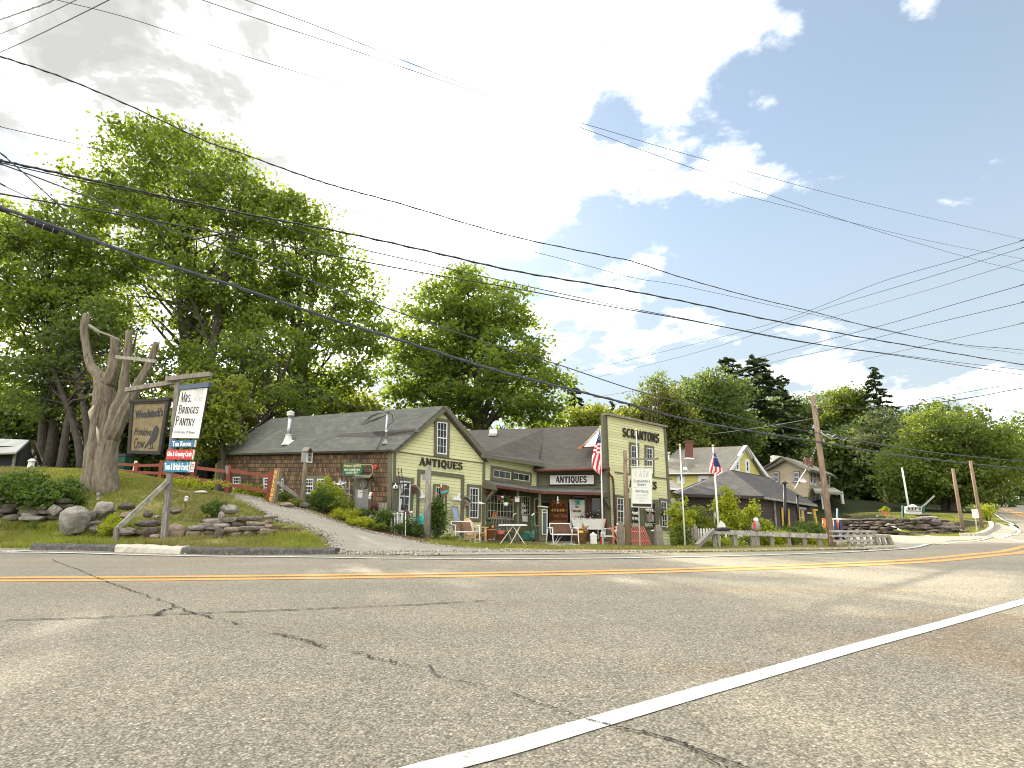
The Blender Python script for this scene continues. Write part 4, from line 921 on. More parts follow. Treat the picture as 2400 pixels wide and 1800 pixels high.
# ------------------------------------------------------------------ middle wing with the porch
A0 = xy(1135, 1268, 24.9); A1 = xy(1263, 1272, 27.4); A2 = xy(1431, 1275, 26.9)
WA = Wall(A0, A1).sag((1139, 1067), (1262, 1084)); WB = Wall(A1, A2)
wing = thing('shop_wing', (A1[0], A1[1]+1, gz(*A1)-.3), 'low yellow clapboard wing with a brown shingle roof and open porch', 'building')
ga = Vector((A0[0], A0[1], gz(*A0)-.6)); gb = Vector((A1[0], A1[1], gz(*A1)-.6)); gc = Vector((A2[0], A2[1], gz(*A2)-.6))
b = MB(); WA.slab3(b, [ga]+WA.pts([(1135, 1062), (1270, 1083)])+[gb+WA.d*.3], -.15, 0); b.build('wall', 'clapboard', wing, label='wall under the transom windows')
b = MB(); WB.slab3(b, [gb]+WB.pts([(1262, 1098), (1433, 1094)])+[gc], -.15, 0); b.build('wall', 'olive_shaded_siding', wing, label='shaded wall behind the ANTIQUES board')  # dark clapboard copy: the eave shade is put into the colour
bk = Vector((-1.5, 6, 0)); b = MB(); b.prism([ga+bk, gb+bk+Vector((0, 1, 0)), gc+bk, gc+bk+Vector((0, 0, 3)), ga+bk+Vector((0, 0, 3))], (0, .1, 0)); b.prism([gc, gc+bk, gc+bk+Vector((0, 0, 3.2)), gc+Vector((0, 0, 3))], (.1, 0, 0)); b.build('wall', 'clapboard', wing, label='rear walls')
b = MB()
r1 = [at(1128, 1064, 24.4), at(1275, 1087, 27.0), at(1300, 1003.5, 31.6), at(1085, 1009, 29.5)]
slabroof(b, [r1[0], r1[1], at(1262, 1075, 27.5), at(1280, 1003, 31.6), r1[3]], .10); rf = b.build('roof', 'roof_brown', wing, label='higher left part of the brown roof')
b = MB(); r2 = [at(1251, 1101.5, 26.9), at(1421, 1097, 26.3), at(1440, 997, 31.0), at(1236, 1004, 31.5)]
slabroof(b, r2, .10); rf2 = b.build('roof', 'roof_brown', wing, label='lower right part of the brown roof')
bkr = [r1[3], at(1300, 1003, 31.6), at(1440, 997, 31.0)]
b = MB(); slabroof(b, [bkr[0], bkr[1], bkr[1]+Vector((-.5, 4, -2.6)), bkr[0]+Vector((-1, 4, -2.6))]); slabroof(b, [bkr[1], bkr[2], bkr[2]+Vector((-.5, 4, -2.6)), bkr[1]+Vector((-.5, 4, -2.6))]); b.build('roof', 'roof_brown', wing, label='rear roof slope')
b = MB(); b.bar(r1[0]+Vector((0, -.03, -.09)), r1[1]+Vector((0, -.03, -.09)), .06, .14); b.build('fascia', 'trim_olive', wing)
g = MB(); gA, gB = at(1254, 1103.5, 26.75), at(1430, 1098.5, 26.15); g.tube([gA, gB], .07, 8)
g.tube([at(1426, 1100, 26.15), at(1428, 1112, 26.3), at(1435, 1118, 26.5), at(1437.5, 1130, 26.5), Vector((at(1437.5, 1130, 26.5).x, 26.5, gz(*A2)))], .05, 8); g.build('gutter', 'rust_red', wing, True)
def quadw(W, q, parent, **k): return window(W, q, parent, **k)
window(WA, [(1155.5, 1100), (1196.5, 1107), (1195.5, 1124), (1154.5, 1118)], wing, nx=3, ny=1, split=False, trimw=.16, trim='trim_olive', sash='cream_trim', label='left half of the transom window', fr=.05)
window(WA, [(1201.5, 1107), (1240, 1113.5), (1239, 1129), (1200.5, 1124)], wing, nx=3, ny=1, split=False, trimw=.14, trim='trim_olive', sash='cream_trim', label='right half of the transom window', fr=.05)
b = MB(); WA.slab(b, [(1258, 1086), (1263, 1087), (1262, 1142), (1257, 1142)], .0, .05); WB.slab(b, [(1264, 1110), (1268, 1110), (1268, 1145), (1264, 1145)], .0, .05); b.build('corner_board', 'trim_olive', wing)
# porch: roof, beam, posts, floor
Pq = [at(1165, 1137.5, 23.9), at(1267, 1151.5, 26.0), at(1411, 1155, 25.4)]; Pt = [WA.hit(1132, 1124, .02), WA.hit(1262, 1140, .02), WB.hit(1427, 1145.5, .02)]
porch = MB(); slabroof(porch, [Pq[0], Pq[1], Pt[1], Pt[0]], .05); slabroof(porch, [Pq[1], Pq[2], Pt[2], Pt[1]], .05); porch.build('porch_roof', 'roof_grey', wing)
b = MB(); b.bar(Pq[0]+Vector((0, 0, -.05)), Pq[1]+Vector((0, 0, -.05)), .09, .12); b.bar(Pq[1]+Vector((0, 0, -.05)), Pq[2]+Vector((0, 0, -.05)), .09, .12); b.build('porch_gutter', 'rust_red', wing)
b = MB(); b.prism([Pq[0]+Vector((0, .05, -.02)), Pt[0], Pt[0]+Vector((0, 0, -.36)), Pq[0]+Vector((0, .05, -.2))], (-.06, -.03, 0)); b.build('porch_beam', 'trim_olive', wing)
b = MB(); b.prism([Pq[2]+Vector((0, .05, -.02)), Pt[2], Pt[2]+Vector((0, 0, -.36)), Pq[2]+Vector((0, .05, -.2))], (.06, 0, 0)); b.build('porch_beam', 'trim_olive', wing)
b = MB(); b.bar(at(1165, 1143, 24.1), at(1140, 1174, 24.6), .12, .12); b.bar(at(1411, 1160, 25.7), at(1429, 1192, 26.5), .12, .12); b.build('porch_brace', 'trim_olive', wing)
for px_, Y_ in ((1214, 25.2), (1266, 26.05)):
    q = gon(px_, Y_); t_ = at(px_-1, 1150, Y_); b = MB(); b.bar(q-Vector((0, 0, .2)), Vector((q.x, q.y, t_.z+.02)), .11, .11); b.build('post', 'trim_olive', wing)
dk0 = gon(1060, 22.6); dz = gz(A0[0], A0[1])
b = MB(); fl = [at(1120, 1266.5, 24.5), at(1200, 1269, 25.2), at(1288, 1272, 25.8), at(1424, 1272, 25.7), Vector((A2[0], A2[1], at(1424, 1272, 25.7).z)), Vector((A1[0], A1[1], at(1288, 1272, 25.8).z)), Vector((A0[0], A0[1], at(1120, 1266.5, 24.5).z))]
b.prism(fl, (0, 0, -.25)); b.build('porch_floor', 'weathered', wing)
# shop window wall, doors
b = MB(); WA.slab(b, [(1140, 1140), (1262, 1152), (1262, 1275), (1138, 1272)], .004, .03); b.build('shaded_wall', 'olive_shaded_siding', wing)  # darker sheet over the clapboard, porch shade put into its colour
window(WA, [(1141, 1160), (1201, 1163), (1201, 1218), (1140, 1215)], wing, nx=8, ny=3, split=False, trimw=.07, trim='trim_olive', sash='cream_trim', pr=.035, label='wide small-paned shop window under the porch', fr=.05, mtw=.02)
dr = MB(); WA.slab(dr, [(1215, 1158), (1242, 1160), (1243, 1270), (1214, 1269)], .035, .08); d_ = dr.build('door', 'olive_shaded_siding', wing, label='glazed shop door with notices')
window(WA, [(1219, 1163), (1238, 1165), (1238, 1207), (1218, 1206)], d_, nx=4, ny=4, split=False, trimw=.0, trim=None, sash='cream_trim', pr=.085, fr=.03)
dr = MB(); WA.slab(dr, [(1246, 1160), (1261, 1161), (1262, 1270), (1246, 1269)], .035, .07); d_ = dr.build('door', 'olive_shaded_siding', wing, label='narrow closed screen door beside the open bay')
window(WA, [(1250, 1169), (1259, 1169.5), (1259, 1232), (1250, 1231)], d_, nx=1, ny=2, split=False, trimw=.03, trim='cream_trim', sash='cream_trim', pr=.075, fr=.02, glass='dark_wood')
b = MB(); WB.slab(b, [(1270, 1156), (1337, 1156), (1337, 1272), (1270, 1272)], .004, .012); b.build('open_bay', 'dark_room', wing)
b = MB(); WB.slab(b, [(1267, 1150), (1337, 1150), (1337, 1178), (1267, 1178)], .014, .03); b.build('bay_header', 'olive_shaded_siding', wing)
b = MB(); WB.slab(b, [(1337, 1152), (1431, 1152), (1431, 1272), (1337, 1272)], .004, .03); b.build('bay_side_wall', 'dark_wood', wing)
b = MB(); WB.slab(b, [(1343, 1162), (1374, 1163), (1374, 1225), (1343, 1225)], .035, .06); b.build('frame', 'weathered', wing, label='grey frame around a dark doorway')
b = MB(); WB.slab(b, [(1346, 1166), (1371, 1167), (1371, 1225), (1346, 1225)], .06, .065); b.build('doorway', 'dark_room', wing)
b = MB(); WB.slab(b, [(1388, 1168), (1411, 1168), (1411, 1215), (1388, 1215)], .035, .06); b.build('glazed_panel', 'window_glass', wing)
# antiques signboard
sg = thing('antiques_signboard', WB.hit(1340, 1137, .1), 'long white signboard reading ANTIQUES in dark letters above the porch roof', 'sign')
b = MB(); WB.slab(b, [(1289, 1114), (1392, 1113), (1392, 1135), (1289, 1136)], .05, .09); b.build('board', 'sign_white', sg)
b = MB(); q = WB.pts([(1287, 1112), (1394, 1111), (1394, 1137), (1287, 1138)]); ringf(b, WB, q, .018, .09, .045, .11); b.build('frame', 'letter_brown', sg)
letters(WB, [(1303, 1117.5), (1375, 1117), (1375, 1130.5), (1303, 1131)], 'ANTIQUES', sg, 'ink', .091, .012, w=.30, serif=.02)
# roof vent and white triangle sign
vt = thing('roof_vent', at(1155, 1015, 28.6), 'white rounded roof vent near the ridge of the brown roof', 'vent')
b = MB(); q = at(1156, 1013, 28.5); ax = Matrix.Rotation(math.radians(-10), 3, 'X'); b.box(q, (.42, .55, .16), ax=Matrix.Rotation(math.radians(28), 3, 'X')); o = b.build('hood', 'off_white', vt, True)
bv = o.modifiers.new('bevel', 'BEVEL'); bv.width = .07; bv.segments = 3
b = MB(); b.bar(at(1143, 1019.5, 28.2), at(1163, 1020, 28.3), .05); b.build('base', 'galvanised', vt)
tsg = thing('roof_light', at(1395, 1046, 26.9), 'white painted triangular panel with red edging at the foot of the false front roof', 'panel')
b = MB(); P = [at(1365, 1048, 27.5), at(1398, 1046, 27.35), at(1422, 1020, 27.9), at(1422, 1002, 28.6), at(1406, 1003, 28.7)]; b.prism(P, (0, .06, .02)); b.build('panel', 'white_trim', tsg)
b = MB()
for a, c in ((0, 1), (1, 2)): b.bar(P[a]+Vector((0, -.03, -.03)), P[c]+Vector((0, -.03, -.03)), .07)
b.build('edging', 'rust_red', tsg)
b = MB(); b.bar(P[4]+Vector((0, -.03, 0)), P[0]+Vector((0, -.03, 0)), .07); b.bar(P[4]+Vector((0, -.03, 0)), P[3]+Vector((0, -.03, 0)), .05); b.build('side_board', 'pale_cut', tsg)
b = MB(); b.prism([at(1352, 1051, 27.05), at(1372, 1040, 27.4), at(1376, 1036, 27.6), at(1368, 1047, 27.3), at(1360, 1053, 27.0)], (0, -.01, .01)); b.build('rust_streak', 'rust_stain', tsg)

# ------------------------------------------------------------------ false-front shop
F0 = xy(1433, 1278, 26.5); F1 = xy(1574, 1281, 29.5)
WF = Wall(F0, F1).sag((1440, 1105), (1573, 1122))
ff = thing('false_front_shop', (F0[0]+1.5, F0[1]+2, gz(*F0)-.3), 'tall yellow clapboard false front shop lettered SCRANTONS', 'building')
b = MB(); P = [Vector((F0[0], F0[1], gz(*F0)-.8))]+WF.pts([(1430, 975), (1567, 1004)])+[Vector((F1[0], F1[1], gz(*F1)-.8))]
P[1] = Vector((F0[0], F0[1], P[1].z)); P[2] = Vector((F1[0], F1[1], P[2].z))
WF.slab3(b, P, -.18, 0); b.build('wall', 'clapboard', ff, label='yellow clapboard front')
b = MB(); bk = -WF.n*6; sd = [P[0], P[1]-Vector((0, 0, 3.2)), P[1]+bk-Vector((0, 0, 3.6)), P[0]+bk]; b.prism([p-WF.n*.18 for p in sd], WF.d*.12); sd = [P[3], P[2]-Vector((0, 0, 3.2)), P[2]+bk-Vector((0, 0, 3.6)), P[3]+bk]; b.prism([p-WF.n*.18 for p in sd], WF.d*-.12)
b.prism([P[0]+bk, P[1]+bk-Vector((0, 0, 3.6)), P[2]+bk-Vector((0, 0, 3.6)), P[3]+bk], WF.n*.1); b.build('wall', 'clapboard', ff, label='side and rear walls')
b = MB(); slabroof(b, [P[1]-WF.n*.2-Vector((0, 0, 3.1)), P[2]-WF.n*.2-Vector((0, 0, 3.1)), P[2]+bk-Vector((0, 0, 3.6)), P[1]+bk-Vector((0, 0, 3.6))]); b.build('roof', 'roof_brown', ff)
b = MB(); u = Vector((0, 0, 1)); tp = [P[1]-WF.d*.12, P[2]+WF.d*.1]
b.prism([tp[0]+WF.n*.16, tp[1]+WF.n*.16, tp[1]-WF.n*.25, tp[0]-WF.n*.25], (0, 0, .10)); b.build('cornice', 'weathered', ff)
b = MB(); fz = P[0].z
b.prism([P[0]+WF.n*.03, P[1]+WF.n*.03, P[1]+WF.n*.03+WF.d*.03-Vector((0, 0, 0)), P[0]+WF.n*.03+WF.d*.03], -WF.n*.28)
b.bar(Vector((F0[0], F0[1], P[0].z))-WF.d*.08-WF.n*.1, P[1]-WF.d*.08-WF.n*.1, .17, .28, WF.d)
b.build('corner_board', 'trim_olive', ff); b = MB(); b.bar(P[3]+WF.d*.0+WF.n*.0, P[2]-Vector((0, 0, .01)), .12, .16, WF.d)
b.build('corner_board', 'trim_olive', ff)
b = MB(); WF.slab(b, [(1440, 1105.5), (1573.5, 1122.5), (1573.5, 1124.8), (1440, 1108)], 0, .04); b.build('belt_board', 'trim_olive', ff)
letters(WF, [(1457, 1003), (1543, 1018), (1542, 1037.5), (1458, 1022)], 'SCRANTONS', ff, 'letter_brown', .03, .05, w=.19, serif=.17, name='shop_lettering')
letters(WF, [(1473, 1124), (1537, 1130.5), (1536.5, 1146.5), (1474, 1140.5)], 'ANTIQUES', ff, 'letter_brown', .03, .05, w=.19, serif=.17, name='shop_lettering')
window(WF, [(1477.5, 1043), (1492, 1045), (1492, 1105), (1478, 1103)], ff, nx=2, ny=2, trimw=.14, label='left upstairs window')
window(WF, [(1513.5, 1049), (1527.5, 1051.5), (1528, 1110), (1514, 1108)], ff, nx=2, ny=2, trimw=.13, label='right upstairs window')
window(WF, [(1444.5, 1166), (1460.5, 1168), (1461, 1230), (1445, 1229)], ff, nx=2, ny=2, trimw=.12, label='ground floor window left of the shop entrance')
window(WF, [(1547.5, 1174), (1561, 1176), (1563.5, 1236), (1550, 1235)], ff, nx=2, ny=2, trimw=.13, label='ground floor window right of the shop entrance')
b = MB(); ringf(b, WF, WF.pts([(1474, 1168), (1541, 1171), (1543, 1278), (1474, 1277)]), .04, .05, .02, .07); b.build('door_surround', 'trim_olive', ff)
b = MB(); WF.slab(b, [(1477, 1170), (1540, 1174), (1541, 1277), (1477, 1276)], .01, .03); b.build('entrance_panel', 'olive_shaded_siding', ff)
b = MB(); WF.slab(b, [(1509, 1174), (1538, 1176), (1540, 1274), (1509, 1273)], .031, .06); d_ = b.build('door', 'olive_shaded_siding', ff, label='sage green shop door')
for q in ([(1480.5, 1186), (1497, 1187), (1497, 1236), (1481, 1235)], [(1511, 1178), (1532, 1180), (1533, 1237), (1512, 1236)]):
    window(WF, q, ff, nx=1, ny=2, split=False, trimw=.03, trim='trim_olive', sash='trim_olive', pr=.065, fr=.02, glass='dark_room', label='shop display window')
for k, (z0, pa, pb) in enumerate(((1205, 1481.5, 1496.5), (1217.5, 1481.5, 1496.5), (1198, 1513, 1532), (1226, 1513, 1532))):
    b = MB(); WF.slab(b, [(pa, z0), (pb, z0+.8), (pb, z0+2.4), (pa, z0+1.6)], .078, .11); b.build('shelf', 'pale_cut', ff)
rg_ = random.Random(5)
b = MB()
for pa, py in ((1483, 1202), (1487, 1203), (1491, 1203), (1494, 1203), (1484, 1215), (1490, 1215.5), (1494, 1215.5), (1515, 1195), (1519, 1195), (1524, 1195), (1529, 1196)):
    c = WF.hit(pa, py, .11); b.ball(c, .055, (1, .6, rg_.uniform(.8, 1.5)), 7, 5)
b.build('display_crockery', 'off_white', ff)
b = MB()
for i in range(16):
    pa = (1482+i*2 if i < 8 else 1513+(i-8)*2.4); c = WF.hit(pa, 1235-(i % 3), .12); b.bar(c, c+Vector((rg_.uniform(-.03, .03), 0, .16)), .025, .012)
b.build('display_crockery', 'cream_trim', ff)
b = MB(); c = WF.hit(1524, 1216, .13); b.box(c, (.34, .12, .30)); b.prism([c+Vector((-.22, -.07, .14)), c+Vector((.22, -.07, .14)), c+Vector((0, -.07, .34))], (0, .14, 0)); b.build('display_house', 'weathered', ff)
# ------------------------------------------------------------------ buildings further back
def house_pts(l): return [at(*q) for q in l]
# yellow house behind the false front
yh = thing('yellow_house', at(1660, 1160, 58), 'bright yellow house with tan roof and brick chimney behind the brown shop', 'house')
E0, E1, RA, RB, E2 = at(1560, 1110, 57), at(1700, 1107, 52), at(1560, 1052.5, 62), at(1743, 1045.5, 57), at(1796, 1122, 58)
WY = Wall((E1.x, E1.y), (E2.x, E2.y)); WYs = Wall((E0.x, E0.y), (E1.x, E1.y))
RB = WY.hit(1743, 1046); b = MB()
WY.slab3(b, WY.pts([(1700, 1108), (1743, 1047), (1795, 1122)])+[WY.hit(1795, 1122)-Vector((0, 0, 6)), WY.hit(1700, 1108)-Vector((0, 0, 6))], -.2, 0); b.build('wall', 'yellow_siding', yh, label='gable wall facing right')
b = MB(); WYs.slab3(b, WYs.pts([(1545, 1108), (1702, 1107)])+[WYs.hit(1702, 1107)-Vector((0, 0, 6)), WYs.hit(1545, 1108)-Vector((0, 0, 6))], -.2, 0); b.build('wall', 'yellow_siding', yh, label='long wall under the eaves')
RA = RB+(E0-E1)*1.15+Vector((0, 0, .2)); E0_ = E1+(E0-E1)*1.15
b = MB(); slabroof(b, [WYs.hit(1540, 1111, .5), WYs.hit(1699, 1109, .5), RB+WY.n*.4, RA], .15); b.build('roof', 'roof_tan', yh, label='front slope')
b = MB(); er_ = WY.hit(1800, 1128, .3); slabroof(b, [RB+WY.n*.4, RA, er_+(RA-RB), er_], .15); b.build('roof', 'roof_tan', yh, label='rear slope')
b = MB(); WY.slab(b, [(1695, 1114), (1742, 1044), (1743, 1051), (1700, 1117)], .02, .35); WY.slab(b, [(1743, 1044), (1803, 1128), (1796, 1128), (1743, 1053)], .02, .36); WYs.slab(b, [(1540, 1110), (1700, 1108), (1700, 1110.5), (1540, 1112.5)], .45, .6); b.build('trim_board', 'white_trim', yh)
for q, l in (([(1725, 1077), (1730, 1078), (1730, 1101), (1725, 1100)], 'left slim gable window'), ([(1748, 1081), (1753, 1082), (1754, 1105), (1749, 1104)], 'right slim gable window')):
    window(WY, q, yh, nx=1, ny=1, trimw=.22, trim='white_trim', fr=.1, label=l)
for q, l in (([(1593, 1114), (1600, 1114), (1600, 1128), (1593, 1128)], 'small window under the eaves'), ([(1643, 1121), (1656, 1121), (1657, 1134), (1643, 1134)], 'larger window under the eaves')):
    window(WYs, q, yh, nx=3 if q[0][0] > 1640 else 1, ny=1, trimw=.25, trim='white_trim', fr=.1, split=False, label=l)
ch = MB(); c = (RB+(E0-E1)*.55+Vector((0, -1.6, -1.0))); c = at(1614, 1062, 56); sz = 56/1300
ch.bar(at(1615, 1074, 55.5), at(1615, 1035, 55.5), .62, .62); ch.bar(at(1615, 1037, 55.5), at(1615, 1034, 55.5), .72, .72); cc_ = ch.build('chimney', 'brick_red', yh)
b = MB(); b.bar(at(1615, 1077, 55.3), at(1615, 1073.5, 55.3), .72, .72); b.build('flashing', 'white_trim', cc_)
b = MB(); b.ball(at(1606, 1100, 52.6), .22); b.tube([at(1607, 1099, 52.6), at(1607, 1094, 52.6)], .05, 6); b.build('roof_vent', 'white_trim', yh)
# its small rear wing seen past the false front
b = MB(); slabroof(b, [at(1560, 1144, 46), at(1600, 1146, 46), at(1576, 1124, 50), at(1560, 1120, 50)], .12); b.build('roof', 'roof_tan', yh, label='low wing roof')
b = MB(); b.prism([at(1560, 1146, 46.3), at(1606, 1148, 46.3), at(1606, 1175, 46.3), at(1560, 1175, 46.3)], (0, .2, 0)); b.build('wall', 'yellow_siding', yh, label='low wing wall')
b = MB(); b.bar(at(1560, 1145, 45.9), at(1602, 1147.5, 45.9), .12, .16); b.build('eave_board', 'white_trim', yh)
# brown hip-roofed building
bb = thing('brown_hip_roof_shop', at(1790, 1260, 33), 'single storey brown clapboard shop with a dark hip roof and yellow window trim', 'building')
C0, C1, C2 = xy(1604, 1270, 33.0), xy(1788, 1265, 31.5), xy(1903, 1250, 39.5)
W1 = Wall(C0, C1); W2 = Wall(C1, C2).sag((1794, 1164), (1898, 1181)); b = MB()
g0, g1, g2 = [Vector((c[0], c[1], gz(*c)-1)) for c in (C0, C1, C2)]
W1.slab3(b, [g0]+[Vector((C0[0], C0[1], at(1604, 1157, 33).z)), Vector((C1[0], C1[1], at(1788, 1160, 31.5).z))]+[g1], -.2, 0); b.build('wall', 'brown_siding', bb, label='long wall facing the road')
b = MB(); W2.slab3(b, [g1]+[Vector((C1[0], C1[1], at(1788, 1160, 31.5).z)), W2.hit(1901, 1180)]+[g2], -.2, 0); b.build('wall', 'brown_siding', bb, label='end wall with yellow trimmed windows')
b = MB(); bk = Vector((0, 9, 0)); b.prism([g0, g0+bk, g0+bk+Vector((0, 0, 3.3)), g0+Vector((0, 0, 3.3))], (.1, 0, 0)); b.prism([g0+bk, g2+Vector((-2, 4, 0)), g2+Vector((-2, 4, 3.4)), g0+bk+Vector((0, 0, 3.3))], (0, .1, 0)); b.build('wall', 'brown_siding', bb, label='rear walls')
pk = at(1711, 1101, 37.5); pk2 = at(1800, 1118, 42.5); l0 = at(1586, 1157, 32.4); l1 = at(1790, 1162.5, 30.9); l2 = at(1912, 1182, 39.6); l3 = at(1600, 1150, 44)
b = MB(); slabroof(b, [l0, l1, pk], .12); b.build('roof', 'roof_dark', bb, label='hip slope facing the road')
b = MB(); slabroof(b, [l1, l2, pk2, pk], .12); b.build('roof', 'roof_dark', bb, label='hip slope above the yellow trimmed windows')
b = MB(); l4 = l2+Vector((-5, 7, 0)); slabroof(b, [l0, pk, pk2, l3+Vector((0, 3, 0))], .1); slabroof(b, [pk2, l2, l4, l3+Vector((0, 3, 0))], .1); b.build('roof', 'roof_dark', bb, label='rear hip slopes')
b = MB(); b.bar(l0+Vector((0, 0, -.1)), l1+Vector((0, 0, -.1)), .1, .14); b.build('fascia', 'letter_brown', bb)
b = MB(); b.bar(l1+Vector((.03, 0, -.1)), l2+Vector((.03, 0, -.1)), .13, .14); q0, q1 = W2.hit(1814, 1172, .12), W2.hit(1820, 1246, .12); b.tube([W2.hit(1812, 1166, .3), q0, q1], .06, 8); b.build('gutter', 'old_timber', bb)
window(W1, [(1676, 1185), (1700, 1185), (1700, 1232), (1676, 1232)], bb, nx=2, ny=2, trimw=.07, trim='cream_trim', sash='cream_trim', label='window behind the bushes', split=False)
for q, l in (([(1833, 1192), (1841, 1194), (1843, 1234), (1835, 1233)], 'yellow trimmed window near the downspout'),):
    w_ = window(W2, q, bb, nx=1, ny=1, trimw=.12, trim='brown_siding', label=l)
    b = MB(); W2.slab(b, [(1828, 1189), (1832, 1190), (1835, 1234), (1831, 1233)], .06, .09); W2.slab(b, [(1844, 1192), (1846.5, 1193), (1849, 1236), (1846, 1235)], .06, .09); b.build('shutter', 'yellow_trim', w_)
w_ = window(W2, [(1872, 1194), (1877, 1195), (1880, 1231), (1875, 1231)], bb, nx=1, ny=1, trimw=.1, trim='brown_siding', label='yellow trimmed window under a white header')
b = MB(); W2.slab(b, [(1865.5, 1193), (1871, 1194), (1874, 1232), (1869, 1231)], .06, .09); W2.slab(b, [(1876.5, 1195), (1880.5, 1196), (1884, 1232), (1880, 1231)], .06, .09); b.build('shutter', 'yellow_trim', w_)
b = MB(); W2.slab(b, [(1866, 1187), (1886, 1190), (1886, 1195), (1866, 1192)], .06, .10); b.build('header', 'white_trim', w_)
b = MB(); W2.slab(b, [(1900, 1192), (1911, 1194), (1911, 1197), (1905, 1197), (1913, 1236), (1909, 1236)], .05, .16); b.build('porch_post', 'yellow_trim', bb)
b = MB(); W2.slab(b, [(1890, 1200), (1899, 1201), (1899, 1205), (1890, 1204)], .05, .09); b.build('small_sign_panel', 'white_trim', bb)
# beige two-storey house
bh = thing('beige_house', at(1850, 1160, 60), 'two storey beige clapboard house with grey roof behind the utility pole', 'house')
H0, H1, H2 = xy(1785, 1150, 64), xy(1890, 1160, 57), xy(1948, 1165, 67)
W3 = Wall(H0, H1); W4 = Wall(H1, H2); b = MB()
W3.slab3(b, W3.pts([(1788, 1098), (1841, 1073), (1893, 1100), (1893, 1165), (1788, 1165)])+[], -.2, 0); b.build('wall', 'beige_siding', bh, label='beige gable wall')
b = MB(); W4.slab3(b, W4.pts([(1893, 1100), (1946, 1110), (1946, 1182), (1893, 1190)]), -.2, 0); b.build('wall', 'beige_siding', bh, label='shaded long wall')
rp = W3.hit(1841, 1071, .5); bk = Vector((H2[0]-H1[0], H2[1]-H1[1], 0)); er_ = W3.hit(1895, 1100, .5); el = W3.hit(1792, 1098, .5)
b = MB(); slabroof(b, [rp, er_+W3.d*.3, er_+bk*1.05+W3.d*.3, rp+bk*1.05], .25); b.build('roof', 'roof_tan', bh, label='right roof slope') ; b = MB(); slabroof(b, [rp, el, el+bk, rp+bk], .25); slabroof(b, [el, W3.hit(1780, 1099, .5), W3.hit(1780, 1099, .5)+bk*.4, el+bk*.4], .2); b.build('roof', 'roof_tan', bh, label='left roof slope')
b = MB(); W3.slab(b, [(1794, 1098), (1841, 1070), (1841, 1073.5), (1796, 1100.5)], .3, .6); W3.slab(b, [(1841, 1070), (1896, 1099), (1896, 1102), (1841, 1074)], .3, .61); b.build('rake_board', 'trim_olive', bh)
for q, l in (([(1814, 1107), (1826, 1107), (1826, 1129), (1814, 1129)], 'left upstairs gable window'), ([(1861, 1107), (1874, 1107), (1874, 1129), (1861, 1129)], 'right upstairs gable window')):
    window(W3, q, bh, nx=1, ny=1, trimw=.1, trim='trim_olive', fr=.14, label=l)
for i, (x0, x1, y0, y1) in enumerate(((1899, 1903, 1106, 1132), (1907, 1911, 1107, 1134), (1919, 1924, 1109, 1130), (1938, 1942, 1114, 1138), (1905, 1909, 1152, 1175), (1914, 1918, 1153, 1175))):
    window(W4, [(x0, y0), (x1, y0+.8), (x1, y1), (x0, y1)], bh, nx=1, ny=1, trimw=.22, trim='white_trim', fr=.1, label='narrow window in the shaded long wall')
b = MB(); slabroof(b, [W4.hit(1910, 1150, 3.2), W4.hit(1975, 1154, 5.0), W4.hit(1952, 1141, .1), W4.hit(1905, 1143, .1)], .2); b.build('porch_roof', 'roof_tan', bh)
b = MB()
for a in (1927, 1972):
    q = W4.hit(a, 1152, 3.0); b.bar(q, q-Vector((0, 0, 2.2)), .2)
b.build('porch_post', 'white_trim', bh)
b = MB(); b.bar(at(1818, 1092, 64.5), at(1818, 1069, 64.5), .9, .9); b.build('chimney', 'off_white', bh, label='pale chimney'); b = MB(); b.bar(at(1894, 1100, 61), at(1894, 1074, 61), .75, .75); b.build('chimney', 'brick_red', bh, label='red brick chimney')
# dark shed on the far left
sh_ = thing('dark_shed', at(50, 1100, 27), 'small black shed with a ribbed grey metal roof on the far left', 'shed')
b = MB(); D0, D1, D2 = at(-60, 1050, 24.5), at(40, 1050, 24.3), at(86, 1055, 28)
b.prism([at(-80, 1045, 24.6), at(38, 1045, 24.4), at(38, 1112, 24.4), at(-80, 1112, 24.6)], (0, .15, 0)); b.build('wall', 'navy_siding', sh_, label='front wall')
WSh = Wall((D1.x, D1.y), (D2.x, D2.y)); b = MB(); WSh.slab(b, [(40, 1052), (66, 1035), (87, 1068), (86, 1115), (40, 1115)], -.1, 0); b.build('wall', 'navy_siding', sh_, label='side wall')
b = MB(); slabroof(b, [at(-80, 1064, 23.6), at(37, 1060, 23.5), WSh.hit(68, 1031, .2), at(-50, 1026, 26.5)], .07); b.build('roof', 'metal_roof', sh_)
b = MB(); WSh.slab(b, [(67, 1031), (70, 1032), (92, 1086), (89, 1087)], .05, .2); b.build('rake_board', 'old_timber', sh_)
b = MB(); P = [at(-80, 1064, 24.2), at(35, 1064, 24.2), at(30, 1099, 24.2), at(-80, 1101, 24.2)]; b.bar(P[0], P[1], .08); b.bar(P[1], P[2], .08); b.bar(P[2], P[3], .06); f_ = b.build('door_frame', 'old_timber', sh_)
b = MB(); b.bar(at(-80, 1098, 24.1), at(22, 1097, 24.1), .02, .12); b.build('red_band', 'fence_red', sh_)
b = MB(); b.prism([at(-80, 1068, 24.25), at(33, 1068, 24.25), at(28, 1096, 24.25), at(-80, 1096, 24.25)], (0, .05, 0)); b.build('door_panel', 'navy_siding', sh_)
